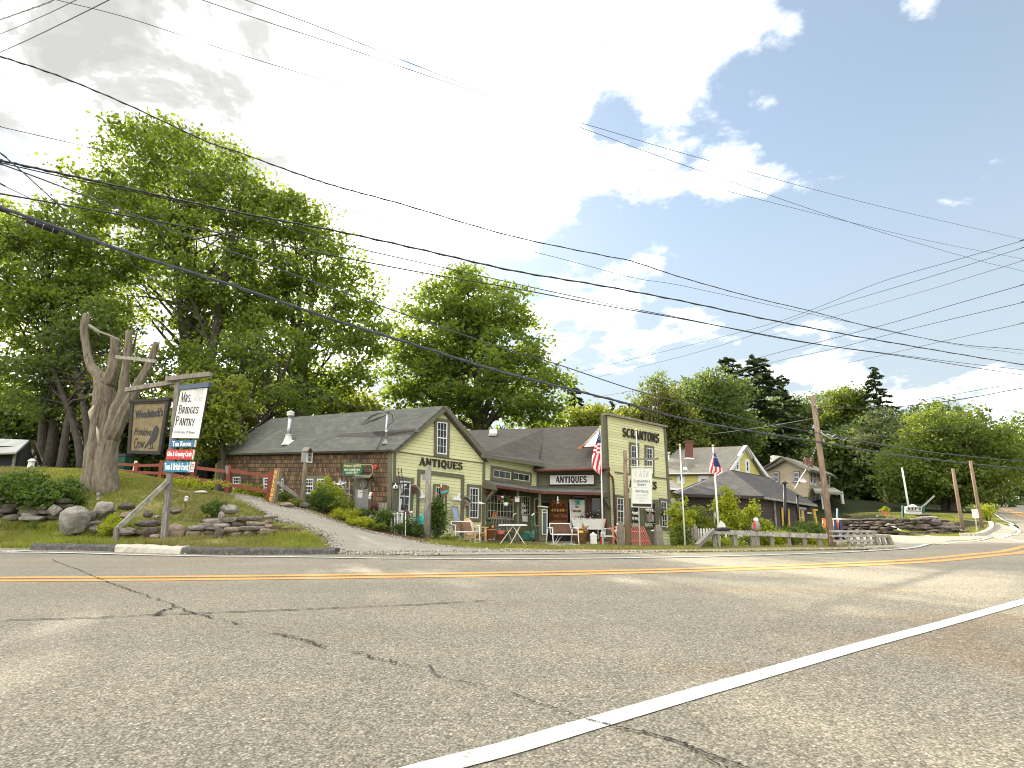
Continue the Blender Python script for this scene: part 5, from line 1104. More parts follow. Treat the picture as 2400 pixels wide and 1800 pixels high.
# ------------------------------------------------------------------ trees
GB = 'tall maples behind the shops'
tree('maple_tree', 'tallest maple, rising highest on the left behind the dead trunk and signs', 470, 36,
     [(400, 430, 190, 130), (300, 400, 90, 90), (500, 400, 90, 90), (400, 360, 120, 60), (330, 540, 150, 130, 1), (480, 560, 160, 150, -1), (380, 700, 190, 120), (250, 640, 110, 110, 2), (540, 700, 110, 120, 1), (570, 470, 70, 70), (230, 470, 60, 70)],
     'maple_leaf', 11, None, 520, 74, 1.05, .33, .55, stems=4, limbs=70, shell=.35)
tree('maple_tree', 'broad sunlit maple with drooping right side, where the sun shines through', 700, 38,
     [(690, 520, 95, 80), (610, 500, 60, 60), (630, 580, 120, 120), (740, 610, 110, 110), (820, 720, 100, 110, 1), (700, 740, 140, 110), (600, 760, 100, 100, -1), (860, 820, 70, 80, 1), (780, 860, 110, 80), (640, 880, 110, 70, 1)],
     'maple_leaf', 12, None, 440, 70, 1.0, .33, .5, stems=3, limbs=60, shell=.35)
tree('maple_tree', 'spreading maple filling the left edge of the photo above the shed', 120, 33,
     [(80, 620, 150, 120), (20, 540, 90, 70), (150, 560, 90, 80), (60, 760, 150, 120), (180, 720, 110, 110), (-60, 680, 100, 160), (110, 880, 140, 80, 1), (230, 850, 80, 90, 1)],
     'maple_leaf', 13, None, 440, 68, .95, .30, .4, stems=3, limbs=50, shell=.4)
tree('maple_tree', 'bushy young maple with pale green leaves between the signs and the barn', 520, 27,
     [(500, 960, 55, 60), (470, 1030, 50, 60), (540, 930, 50, 50, 1), (450, 940, 45, 60), (520, 1010, 35, 50)], 'spring_leaf', 14, None, 150, 70, .6, .22, .12, limbs=18, shell=.3)
tree('maple_tree', 'shaded maple with several dark trunks left of the dead tree', 200, 31,
     [(120, 940, 120, 50), (210, 800, 100, 110), (60, 880, 110, 60), (300, 900, 80, 90)], 'maple_leaf_dark', 15, None, 150, 60, .85, .26, .3, stems=5, limbs=30, shell=.3)
tree('maple_tree', 'dark maple with thick leaning trunks directly behind the long roof of the barn', 570, 33,
     [(560, 860, 120, 80), (680, 930, 110, 40), (460, 860, 90, 90), (620, 800, 110, 60)], 'maple_leaf', 16, None, 170, 60, .85, .26, .42, stems=4, limbs=34, shell=.3, lowz=0)
for i, (px_, Y_, h) in enumerate(((305, 30, 760), (330, 34, 740), (60, 32, 760), (590, 34, 720), (395, 34, 700))):
    pass
tree('maple_tree', 'large round maple standing alone behind the middle of the shops', 1120, 46,
     [(1085, 700, 100, 75), (1080, 655, 60, 32), (1120, 720, 120, 90), (1180, 790, 100, 110), (1030, 800, 110, 110), (1120, 880, 190, 100), (970, 870, 80, 90), (1230, 900, 110, 80, 1), (1010, 940, 120, 60), (1270, 950, 90, 50), (1150, 960, 160, 45)],
     'maple_leaf', 17, None, 520, 72, 1.15, .40, .6, limbs=60, shell=.4)
tree('broadleaf_tree', 'yellow green young tree peeking over the roof left of the false front', 1385, 52,
     [(1380, 975, 55, 28), (1420, 985, 40, 20), (1345, 990, 35, 18)], 'spring_leaf', 18, None, 90, 60, .9, .32, .2, limbs=10)
tree('broadleaf_tree', 'yellow green tree with a layered crown right behind the SCRANTONS front', 1530, 62,
     [(1545, 960, 60, 40), (1500, 985, 70, 32), (1590, 1000, 50, 50), (1560, 930, 40, 26), (1610, 1040, 50, 25)], 'willow_leaf', 19, None, 200, 60, 1.2, .42, .3, limbs=16)
tree('bare_tree', 'thin half bare tree against the sky left of the dark oak', 1545, 60,
     [(1545, 900, 32, 28), (1495, 925, 22, 26)], 'oak_leaf', 20, None, 30, 34, .8, .3, .12, bark='grey_bark', limbs=16)
tree('oak_tree', 'dark oak with a wide dome crown left of the tall pine', 1650, 66,
     [(1640, 920, 75, 50), (1680, 950, 80, 80), (1640, 1000, 90, 70), (1720, 1010, 60, 70)], 'maple_leaf_dark', 21, None, 360, 76, 1.25, .38, .5, limbs=20)
tree('oak_tree', 'dense green oak behind the utility pole', 1880, 96,
     [(1860, 960, 80, 38), (1820, 1010, 80, 70), (1920, 1010, 90, 80), (1870, 1060, 110, 60), (1980, 1000, 60, 80), (1790, 1080, 60, 60), (1960, 1100, 80, 60)], 'maple_leaf_dark', 22, None, 560, 76, 1.6, .48, .5, limbs=24)
tree('birch_tree', 'soft grey green birch with pale stems in front of the spruce', 2075, 64,
     [(2070, 1000, 45, 45), (2060, 1050, 60, 60), (2100, 1050, 40, 60)], 'silver_leaf', 23, None, 200, 50, .9, .34, .18, bark='granite_post', stems=3, limbs=26)
tree('broadleaf_tree', 'wide bright green tree overhanging the corner beside the road on the right', 2225, 48,
     [(2190, 1010, 90, 50), (2250, 1040, 110, 60), (2150, 1080, 90, 60), (2290, 1100, 80, 60), (2210, 1120, 120, 55), (2120, 1130, 70, 45), (2270, 1160, 60, 35), (2330, 1060, 60, 50)], 'oak_leaf', 24, None, 620, 74, .95, .28, .45, stems=3, limbs=40, lowz=1)
tree('broadleaf_tree', 'airy tree with loose leaf sprays on the skyline above the white board', 2180, 78,
     [(2160, 985, 70, 40), (2230, 975, 60, 30), (2300, 1000, 60, 30), (2110, 1020, 50, 40)], 'maple_leaf_dark', 25, None, 110, 34, 1.6, .6, .35, limbs=26)
tree('broadleaf_tree', 'dark tree at the far right where the road goes round the bend', 2385, 95,
     [(2390, 1060, 60, 50), (2340, 1080, 50, 40), (2420, 1020, 50, 50), (2370, 1120, 60, 40)], 'maple_leaf_dark', 26, None, 200, 50, 1.8, .6, .4, limbs=14)
tree('broadleaf_tree', 'olive toned tree close to the left of the spruce', 1990, 84,
     [(1985, 935, 40, 35), (1960, 960, 30, 30), (2000, 975, 40, 40)], 'oak_leaf', 27, None, 130, 46, 1.4, .5, .3, limbs=12)
# undergrowth that closes the view beneath the crowns
for i, (nm, lb, base, Y_, lb_, mt, sd, cl) in enumerate((
    ('understorey_tree', 'low dark saplings behind the shed at the left edge', 40, 38, [(40, 1010, 110, 80), (-60, 960, 80, 120), (120, 1040, 60, 60), (110, 1085, 110, 35)], 'maple_leaf_dark', 31, 240),
    ('understorey_tree', 'dark thicket between the dead trunk and the red fence', 330, 40, [(330, 1020, 130, 90), (220, 1000, 90, 100), (430, 1040, 70, 80), (260, 1090, 120, 45), (420, 1100, 110, 45), (520, 1090, 60, 60)], 'maple_leaf_dark', 32, 420),
    ('understorey_tree', 'sunlit green thicket at the left end of the barn roof', 560, 44, [(560, 960, 110, 70), (680, 930, 110, 40), (780, 945, 90, 36), (860, 965, 70, 30)], 'spring_leaf', 33, 200),
    ('understorey_tree', 'dark bank of trees above the yellow house roof', 1690, 84, [(1600, 1010, 100, 60), (1720, 1020, 100, 70), (1780, 1060, 90, 60)], 'maple_leaf_dark', 34, 260),
    ('understorey_tree', 'dark trees at the back of the lawn right of the beige house', 2030, 70, [(2020, 1120, 90, 60), (1990, 1060, 80, 70), (2090, 1150, 90, 40), (2000, 1160, 60, 35)], 'maple_leaf_dark', 35, 300),
    ('understorey_tree', 'dark wood behind the wide bright tree on the right', 2210, 66, [(2200, 1120, 110, 60), (2290, 1140, 70, 50), (2120, 1150, 70, 40), (2330, 1150, 30, 30)], 'maple_leaf_dark', 36, 280),
    ('understorey_tree', 'low trees over the far end of the road', 2380, 118, [(2370, 1140, 60, 34), (2420, 1120, 60, 60), (2330, 1130, 30, 36)], 'maple_leaf_dark', 37, 170),
    ('understorey_tree', 'trees closing the gap behind the wing and the false front', 1430, 78, [(1330, 1010, 90, 30), (1470, 1010, 80, 32), (1400, 1030, 100, 30)], 'oak_leaf', 38, 180))):
    far = Y_ > 60
    tree(nm, lb, base, Y_, lb_, mt, sd, None, cl, 56, 1.8 if far else 1.15, .62 if far else .4, .22, limbs=10, shell=.15, cat='trees' if False else 'tree')
def conifer(label, px_, Y_, toppy, basepy, wpx, seed, loose=.5, n=60, ragged=.2, leaf=.4):
    rg = np.random.default_rng(seed); rr = random.Random(seed); top = at(px_, toppy, Y_); base = Vector((top.x, top.y, gz(top.x, top.y))); root = thing('conifer_tree', base, label, 'conifer')
    zb = at(px_, basepy, Y_).z; s = Y_/1300; t = MB(); t.tube([base, Vector((base.x, base.y, (base.z+top.z)/2)), Vector((top.x, base.y, top.z))], [.32, .2, .03], 7); V = []
    for i in range(n):
        u = i/n; z = zb+(top.z-zb)*u; R_ = wpx*s*(1-u)**(.8 if ragged < .4 else .42)*rr.uniform(1-ragged*1.5, 1+ragged)+.3; a = rr.uniform(0, 2*math.pi)
        d = Vector((math.cos(a), math.sin(a), 0)); p0 = Vector((base.x, base.y, z)); p1 = p0+d*R_+Vector((0, 0, rr.uniform(-.35, .15)*R_)); t.tube([p0, p0.lerp(p1, .5)+Vector((0, 0, .1*R_)), p1], [.06*(1-u)+.02, .04*(1-u)+.015, .01], 4, False)
        k = int(26*max(.35, R_/2)*2); tt = rg.random(k)**.7; pts = np.array([tuple(p0.lerp(p1, float(x))+Vector((0, 0, .1*R_*4*float(x)*(1-float(x))))) for x in tt])
        pts += rg.normal(0, .16*max(.6, R_/3), (k, 3))*np.array([1, 1, .35]); nrm = rg.normal(0, .5, (k, 3))+np.array([0, 0, 1.]); nrm /= np.linalg.norm(nrm, axis=1)[:, None]
        tg = np.tile(np.array(d), (k, 1))+rg.normal(0, .6, (k, 3)); tg -= nrm*(tg*nrm).sum(1)[:, None]; tg /= np.linalg.norm(tg, axis=1)[:, None]; bb_ = np.cross(nrm, tg); sz = leaf*rg.uniform(.6, 1.3, k)[:, None]
        V.append(np.stack([pts-tg*sz*.6, pts+bb_*sz*.25, pts+tg*sz*.6, pts-bb_*sz*.25], 1).reshape(-1, 3))
    leafobj('foliage', np.vstack(V), 'needle', root); t.build('trunk', 'bark', root, True)
conifer('pointed dark spruce standing tallest on the right skyline', 2045, 80, 860, 1080, 62, 51, n=90, leaf=.62)
conifer('dark ragged pine with an open irregular crown behind the oak', 1765, 82, 838, 1060, 70, 52, n=110, ragged=.5, leaf=.8)
conifer('smaller ragged pine just right of the open crowned pine', 1830, 86, 880, 1060, 42, 57, n=70, ragged=.5, leaf=.7)
conifer('broad flat topped pine rising left of the open crowned pine', 1705, 88, 838, 1030, 46, 58, n=80, ragged=.5, leaf=.8)
conifer('small dark pine beside the right edge of the big round maple', 1345, 84, 893, 1000, 50, 53, n=46, ragged=.3, leaf=.7)
for i, (a, c, l) in enumerate(((1408, 952, 'small distant spruce, first to the left of the false front top'), (1434, 940, 'small distant spruce rising highest left of the false front top'), (1458, 950, 'small distant spruce directly behind the false front top'), (1478, 948, 'small distant spruce nearest the yellow green tree'))):
    conifer(l, a, 95, c, 1010, 16, 60+i, n=26, leaf=.6)
# ------------------------------------------------------------------ the dead trunk by the signs
dt = thing('dead_tree', gon(262, 18.6), 'bare sawn off grey tree trunk with four cut limbs behind the hanging signs', 'tree trunk'); DY = 18.6
def ppath(l, Y=DY): return [at(a, c_, Y+(e[0] if e else 0)) for a, c_, *e in l]
PXM = DY/1300*1.02
def rr_(l): return [x*PXM*.66 for x in l]
def limb(b, path, rad, seg, rough=.30):
    P = catmull(path, 5); n = len(path)-1; R_ = []
    for i in range(len(P)):
        u = min(i/5, n); k = min(int(u), n-1); f = u-k; R_.append((rad[k]*(1-f)+rad[k+1]*f)*random.uniform(.96, 1.04))
    b.tube(P, R_, seg*2, True, rough)
b = MB(); g_ = gon(228, DY); 
limb(b, [gon(225, DY)-Vector((0, 0, .3))]+ppath([(226, 1100), (232, 1030), (240, 960), (244, 900), (240, 880)]), rr_([46, 36, 31, 29, 27, 25]), 14)
limb(b, ppath([(240, 905), (232, 880), (214, 860), (204, 830), (200, 800), (197, 770), (200, 752), (204, 735)]), rr_([26, 20, 15, 13, 12, 12, 13, 9]), 12)
limb(b, ppath([(248, 900), (262, 870), (266, 830), (270, 792)]), rr_([26, 19, 16, 14]), 12)
b.build('trunk', 'grey_bark', dt, True)
b = MB(); limb(b, [gon(252, DY-.2)-Vector((0, 0, .3))]+ppath([(250, 1090, -.2), (262, 1020, -.2), (276, 960, -.2), (288, 925, -.2), (292, 880, -.25), (298, 830, -.25), (303, 775, -.25)]), rr_([40, 33, 26, 22, 17, 14, 11.5, 10.5]), 14)
b.build('second_stem', 'grey_bark', dt, True)
b = MB(); limb(b, ppath([(262, 1030, -.25), (288, 970, -.25), (308, 930, -.2), (335, 880, -.1), (352, 845), (367, 802)]), rr_([22, 19, 16, 14, 12, 10.5]), 12); b.build('right_limb', 'grey_bark', dt, True, label='right limb with peeling pale bark')
b = MB(); b.tube(ppath([(209, 762, -.1), (235, 778, -.3), (262, 788, -.35), (286, 802, -.4)]), rr_([4.5, 3.5, 3.5, 2.5]), 7); b.tube(ppath([(204, 740), (192, 775), (190, 800)]), rr_([6, 5, 1]), 6); b.tube(ppath([(212, 768), (230, 780), (234, 788)]), rr_([3, 2.5, .5]), 5)
b.build('broken_branch', 'weathered', dt, True)
b = MB(); b.tube(ppath([(232, 1045, -.62), (229, 1010, -.60), (226, 1000, -.6)]), rr_([3, 5, 1]), 6); b.tube(ppath([(216, 990, -.3), (214, 965, -.35), (222, 950, -.3)]), rr_([6, 10, 3]), 8); b.build('bark_scar', 'pale_cut', dt, True)
cb = MB(); cb.bar(at(271, 836, 18.0), at(367, 847, 17.9), .05, .11); tag(cb.build('cross_board', 'old_timber'), 'pale horizontal board nailed across the dead trunk near its top', 'board')
cb = MB(); cb.bar(at(209, 925, 18.4), at(244, 924, 18.4), .04, .07); tag(cb.build('short_board', 'weathered'), 'short dark board sticking out left of the dead trunk', 'board')
# ------------------------------------------------------------------ utility and other poles
def pole(name, label, cat, base, top, r0, r1, mat, parts=None, group=None, seg=10):
    root = thing(name, base, label, cat, group); b = MB(); b.tube([Vector(base)-Vector((0, 0, .2)), Vector(base).lerp(Vector(top), .5), Vector(top)], [r0, (r0+r1)/2, r1], seg); b.build('shaft', mat, root, True); return root
UPb = gon(1951, 21.6); UPt = at(1905, 928, 22.2)
up = pole('utility_pole', 'brown wooden utility pole leaning left by the guard rail', 'utility pole', UPb, UPt, .125, .088, 'pole_wood')
b = MB()
for k, (a, c_) in enumerate(((1912, 955), (1922, 1014), (1927, 1034))): b = MB(); b.lathe(at(a+3, c_, 21.9), [(.04, -.05), (.06, 0), (.035, .03), (.05, .06), (.02, .09)], 8); b.build('insulator', 'galvanised', up)
b = MB(); b.tube([at(1926, 1016, 21.8), at(1934, 1021, 21.7), at(1942, 1018, 21.7), at(1950, 1024, 21.7), at(1958, 1018, 21.7)], [.02, .03, .02, .03, .015], 6); b.tube([at(1945, 1020, 21.7), at(1955, 1029, 21.7), at(1962, 1026, 21.7), at(1975, 1032, 21.8), at(1984, 1028, 21.9)], .012, 5); b.tube([at(1933, 1020, 21.7), at(1950, 1030, 21.7)], .035, 6); b.build('splice_hardware', 'galvanised', up)
b = MB()
pl = [at(1914, 1044, 22.4), at(1907, 1062, 26), at(1900, 1080, 34), at(1893, 1100, 50)]
b.tube(pl, [.008, .012, .018, .02], 5)
for q in pl[:-1]:
    for j in range(3): b.ball(q.lerp(pl[pl.index(q)+1], j/3), .03*(q.y/22))
tag(b.build('beaded_guy_wire', 'galvanised'), 'beaded guy wire sloping down left from the utility pole', 'wire')
for lb, bp, Yb, tp_, r, mt in (('bare wooden pole on the grassy corner, left of two', (2258, 1248), None, (2233, 1098), .085, 'pole_wood'), ('bare wooden pole on the grassy corner, right of two and nearer the bend', (2302, 1240), None, (2274, 1080), .085, 'pole_wood')):
    q = gp(*bp); pole('wooden_pole', lb, 'pole', q, at(tp_[0], tp_[1], q.y), r, r*.8, mt, group='bare poles on the grassy corner')
q = gon(2362, 90); pole('wooden_pole', 'faint distant pole at the far end of the road', 'pole', q, at(2352, 1060, 90), .14, .1, 'weathered')
q = gon(2132, 40); wpole = pole('thin_pole', 'thin pale pole leaning behind the white roadside board', 'pole', q, at(2114, 1096, 40), .075, .05, 'white_pole')
g = MB(); q = gon(2152, 44); g.bar(at(2190, 1162, 42), at(2160, 1190, 42), .09, .09); tag(g.build('guy_guard', 'grey_paint'), 'grey slanting guy guard beside the white roadside board', 'guy wire')
# ------------------------------------------------------------------ overhead cables
def wire(pts, y0, y1, w, lb, mat='cable', name='cable', twist=0.0, x0=None, x1=None):
    pts = list(pts); xa, xb = pts[0][0], pts[-1][0]; ext = lambda p, q, d: (q[0]+d, q[1]+(q[1]-p[1])/(q[0]-p[0])*d*.9)
    for e in (0, -1):
        p, q = (pts[2], pts[0]) if e == 0 else (pts[-3 if len(pts) > 2 else -2], pts[-1])
        if q[0] > 2380 and y0 < 60: (pts.insert(0, ext(p, q, 420)) if e == 0 else pts.append(ext(p, q, 420)))
        if q[0] < 5 and q[1] > 150: (pts.insert(0, ext(p, q, -350)) if e == 0 else pts.append(ext(p, q, -350)))
    pl = catmull([Vector((a, c_, 0)) for a, c_ in pts], 8); P = []; R_ = []
    for i, p in enumerate(pl):
        t = (p.x-xa)/(xb-xa) if xb != xa else 0; Y_ = 1/max(1/160, (1-t)/y0+t/y1); q = at(p.x, p.y, Y_)
        P.append(q)
    wv = w*.36*min(y0*1.25, (y0+y1)/2)/1300
    b = MB(); b.tube(P, wv, 5)
    if twist:
        Q = []
        for i in range((len(P)-1)*3):
            a = P[i//3].lerp(P[i//3+1], (i % 3)/3); Q.append(a+Vector((0, math.cos(i*.7), math.sin(i*.7)))*wv*.9)
        b.tube(Q, wv*.7, 4)
    o = b.build(name, mat); tag(o, lb, 'cable', 'overhead cables'); return o
G_ = 'x'
wire([(0, 46), (60, 25), (125, 0), (190, -40)], 9, 6, 4.2, 'twisted cable cutting the top left corner, the upper of three', twist=1)
wire([(-10, 84), (90, 42), (178, 0), (260, -45)], 9, 6, 3.0, 'thin cable cutting the top left corner, the middle of three')
wire([(-10, 127), (85, 84), (255, 0), (330, -40)], 9, 6, 3.6, 'cable cutting the top left corner, the lowest of three')
wire([(-20, 125), (0, 132), (135, 177), (300, 246), (480, 330), (560, 357), (700, 408), (800, 440), (937, 477), (1190, 551), (1420, 600), (1480, 612), (1600, 651), (1765, 697), (1900, 729), (2060, 771), (2250, 807), (2420, 823)], 10, 36, 4.6, 'black twisted cable running from the left edge under the clouds across the whole sky', twist=1)
wire([(110, -10), (134, 0), (300, 42), (560, 127), (800, 199), (1090, 280), (1500, 392), (1600, 421), (1989, 520), (2200, 569), (2420, 611)], 14, 40, 2.2, 'thin wire from the top left, lowest of the three faint high wires', 'cable_grey')
wire([(450, -10), (474, 0), (640, 56), (800, 108), (980, 170), (1220, 250), (1400, 313), (1600, 386), (1989, 520), (2270, 604), (2420, 641)], 14, 40, 2.4, 'thin wire leaving the top edge above the tall maple and ending lowest at the right', 'cable_grey')
wire([(550, -10), (575, 0), (740, 60), (1000, 163), (1230, 248), (1420, 305), (1600, 359), (2000, 468), (2420, 566)], 14, 40, 2.2, 'thin wire leaving the top edge furthest right and staying the highest at the right', 'cable_grey')
wire([(-20, 292), (0, 297), (240, 352), (450, 402), (700, 466), (980, 531), (1270, 595), (1480, 650), (1600, 670), (1900, 736), (2050, 767), (2240, 808), (2420, 833)], 14, 44, 2.2, 'thin wire crossing the crown of the tallest maple just under the black twisted cable')
wire([(-20, 371), (0, 376), (120, 402), (250, 430), (400, 464), (600, 506), (800, 544), (1000, 588), (1200, 634), (1400, 668), (1600, 706), (1800, 749), (2000, 787), (2200, 822), (2420, 858)], 11, 36, 6.6, 'thick black cable passing above the round maple', twist=.6)
wire([(-20, 379), (0, 384), (108, 424), (325, 507), (441, 553), (571, 600), (684, 642), (800, 684), (980, 748), (1175, 815), (1300, 852), (1480, 912), (1600, 944), (1765, 986), (1924, 1016)], 11, 21.8, 4.6, 'cable sloping steeply across the maples to the utility pole', 'cable_grey')
wire([(-20, 372), (0, 381), (181, 422), (398, 468), (700, 540), (836, 581), (1080, 636), (1300, 685), (1480, 723), (1600, 746), (1850, 797), (2100, 831), (2250, 850), (2420, 869)], 11, 36, 3.6, 'thin cable just below the thick black cable, crossing the top of the round maple')
wire([(-20, 451), (0, 454), (120, 475), (325, 511), (550, 553), (800, 603), (1000, 641), (1200, 675), (1400, 713), (1600, 748), (1900, 804), (2120, 836), (2420, 882)], 11, 36, 5.2, 'black cable crossing the top of the round maple, the lowest of the near level cables')
wire([(-20, 480), (0, 486), (135, 533), (325, 600), (545, 669), (800, 755), (981, 811), (1162, 868), (1306, 905), (1451, 941), (1600, 981), (1745, 1008), (1925, 1037)], 10, 21.8, 9.5, 'thickest cable bundle, running lowest over the shop roofs to the utility pole', 'cable_grey', twist=.5)
wire([(1925, 1016), (2025, 1035), (2070, 1043), (2200, 1062), (2420, 1084)], 21.8, 40, 3.8, 'upper cable leaving the utility pole to the right', 'cable_grey')
wire([(1927, 1037), (2070, 1062), (2250, 1084), (2420, 1101)], 21.8, 40, 4.6, 'lower thick cable leaving the utility pole to the right', 'cable_grey')
wire([(-10, 350), (0, 358), (55, 405), (177, 516), (253, 577), (336, 639), (434, 718), (542, 794), (687, 881), (800, 941), (904, 964)], 10, 24.4, 3.4, 'service drop falling from the left edge to the mast on the barn roof', 'cable_grey', twist=.5)
wire([(-10, 424), (0, 431), (130, 500), (253, 618), (452, 765), (615, 870), (723, 921), (852, 968)], 14, 28, 2.2, 'thin wire beside the service drop ending over the barn ridge', 'cable_grey')
wire([(-10, 487), (0, 493), (62, 515), (136, 540), (200, 556)], 10, 11.5, 5.0, 'second cable hanging under the thickest bundle at the left edge')
b = MB(); b.tube([at(62, 516, 10.4), at(136, 543, 10.8)], .065, 12); cs = tag(b.build('splice_case', 'black', smooth_=True), 'black cylindrical splice case hanging on the cables at the left edge', 'splice case')
b = MB()
for t in (.25, .5, .82):
    q = at(62, 516, 10.4).lerp(at(136, 543, 10.8), t); q2 = at(62, 516, 10.4).lerp(at(136, 543, 10.8), t+.02); b.tube([q, q2], .072, 12)
b.build('band', 'galvanised', cs)
wire([(2420, 556), (2400, 563), (2235, 611), (2070, 659), (1915, 721), (1803, 760), (1600, 813), (1332, 878)], 30, 70, 1.8, 'faint far wire rising to the right, the highest of six', 'cable_grey')
wire([(2420, 574), (2400, 580), (2160, 655), (1925, 726), (1750, 790), (1600, 835), (1400, 884)], 30, 70, 1.8, 'faint far wire rising to the right, second highest of six', 'cable_grey')
wire([(2420, 604), (2400, 610), (2180, 678), (1962, 740), (1800, 788)], 30, 70, 1.8, 'faint far wire rising to the right, third highest of six', 'cable_grey')
wire([(2420, 661), (2400, 667), (2235, 714), (2070, 762), (1755, 845), (1600, 894), (1390, 932)], 30, 70, 2.0, 'far wire rising to the right, third lowest of six', 'cable_grey')
wire([(2420, 702), (2400, 708), (2142, 769), (1965, 815), (1788, 856), (1600, 931)], 30, 70, 2.0, 'far wire rising to the right, second lowest of six', 'cable_grey')
wire([(2420, 751), (2400, 757), (2235, 794), (2070, 832), (1846, 881)], 30, 70, 2.0, 'far wire rising to the right, the lowest of six', 'cable_grey')
wire([(1908, 953), (2010, 957), (2106, 953), (2215, 941), (2310, 926), (2420, 906)], 22, 26, 2.8, 'cable from the top of the utility pole up to the right edge')
wire([(2106, 949), (2250, 922), (2420, 892)], 30, 34, 1.8, 'thin wire above the spruce side cable at the right edge', 'cable_grey')
wire([(1960, 1024), (2080, 1020), (2193, 1008), (2300, 994), (2420, 974)], 24, 34, 1.8, 'thin wire from the pole hardware across the wide bright tree', 'cable_grey')
wire([(1920, 978), (1830, 994), (1740, 1008), (1640, 1020)], 22.2, 60, 1.8, 'thin wire from the utility pole back towards the yellow house roof', 'cable_grey')
# ------------------------------------------------------------------ left mound: signs, fence, stones
LP = gon(385, 15.5); WL = Wall((LP.x, LP.y), (LP.x+1.0, LP.y-.12)); WL2 = Wall((LP.x, LP.y+.06), (LP.x+1.0, LP.y-.06))
lp = thing('sign_post', LP, 'square grey wooden post carrying the hanging signs and its long top beam', 'post')
b = MB(); tpz = at(419, 886, 15.5); b.bar(LP-Vector((0, 0, .3)), tpz, .13, .13, (1, 0, 0)); b.build('post', 'weathered', lp)
b = MB(); b.bar(at(297, 914, 15.9), at(424, 893, 15.5), .12, .13); b.bar(at(391, 888.5, 15.42), at(494, 877, 15.1), .12, .13); b.build('beam', 'weathered', lp)
sg = thing('hanging_sign', at(356, 1000, 15.6), "dark edged tan sign lettered Woodstock's with a black crow, left of the post", 'sign')
W5 = Wall((at(300, 1000, 15.8).x, 15.8), (at(400, 1000, 15.5).x, 15.5)); q = [(309, 941), (399.5, 937), (378, 1066), (301, 1063)]
b = MB(); W5.slab(b, q, -.02, .02); b.build('board', 'sign_gold', sg)
b = MB(); Q = W5.pts(q); ringf(b, W5, Q, .08, .06, -.04, .05); W5.slab(b, [(306, 938), (402, 933), (401, 939), (306, 944)], -.05, .07); b.build('frame', 'frame_black', sg)
b = MB(); b.tube([W5.hit(318, 942), at(322, 911, 15.75)], .008, 5); b.build('hook', 'black', sg); b = MB(); b.tube([W5.hit(392, 937), at(396, 899, 15.55)], .008, 5); b.build('hook', 'black', sg)
letters(W5, [(319, 962), (385, 955), (383, 976), (318, 982)], "Woodstock's", sg, 'ink', .021, .008, 'sans', bold=.045)
letters(W5, [(317, 1003), (357, 1003), (355, 1022), (316, 1020)], 'Primitive', sg, 'ink', .021, .008, 'sans', shear=.35, bold=.0)
letters(W5, [(317, 1025), (342, 1029), (339, 1050), (315, 1052)], 'Crow', sg, 'ink', .021, .008, 'sans', shear=.35, bold=.0)
b = MB(); W5.slab(b, [(339, 1051), (346, 1040), (354, 1027), (358, 1014), (362, 1006), (366, 998), (371, 998), (373, 1004), (375, 1009), (372, 1011), (372, 1019), (368, 1030), (360, 1039), (352, 1040), (344, 1049)], .022, .03)
W5.slab(b, [(353, 1039), (354, 1051), (355, 1051), (355, 1039)], .022, .029); W5.slab(b, [(357, 1038), (358, 1050), (359, 1050), (359, 1038)], .022, .029); W5.slab(b, [(350, 1051), (361, 1050.5), (361, 1052), (350, 1052.5)], .022, .029); b.build('crow_silhouette', 'ink', sg)
sg = thing('hanging_sign', at(445, 1000, 15.2), 'white board reading Mrs. Bridges Pantry with a blue grey top rail', 'sign')
W6 = Wall((at(405, 1000, 15.38).x, 15.38), (at(490, 1000, 15.1).x, 15.1)); q = [(425, 913), (488, 908.5), (467, 1027.5), (403, 1026.5)]
b = MB(); W6.slab(b, q, -.02, .02); b.build('board', 'sign_white', sg)
b = MB(); W6.slab(b, [(421, 905), (494, 896.5), (492, 907.5), (422, 915)], -.06, .07); b.build('top_rail', 'sign_navy', sg)
b = MB(); Q = W6.pts([(424, 914), (489.5, 908), (468, 1028.5), (402, 1027.5)]); ringf(b, W6, Q, .014, .008, -.021, .024); b.build('edging', 'letter_brown', sg)
letters(W6, [(428, 921), (453, 919), (450, 942), (424, 943)], 'Mrs.', sg, 'ink', .021, .006, w=.13, serif=.15, small=.74)
letters(W6, [(422, 950), (468.5, 950), (465, 969), (419, 969)], 'Bridges', sg, 'ink', .021, .006, w=.16, serif=.14)
letters(W6, [(415, 975), (459.5, 977.5), (456, 998), (412, 996)], 'Pantry', sg, 'ink', .021, .006, w=.16, serif=.14)
letters(W6, [(410, 1009), (458, 1011), (457.5, 1016.5), (409, 1015.5)], 'A Little Slice Of Britain', sg, 'ink', .021, .004, 'sans', shear=.3)
letters(W6, [(459, 913), (480, 912), (477, 924), (457, 925)], '15 LOOSE', sg, 'faint_ink', .021, .003, 'sans', shear=.1); letters(W6, [(456, 932), (477, 930), (475, 940), (454, 943)], 'TEA TREES', sg, 'faint_ink', .021, .003, 'sans', shear=.1)
b = MB(); W6.slab(b, [(461, 927), (470, 926), (469, 928.5), (460, 929.5)], .021, .024); b.build('painted_mark', 'pink_ink', sg)
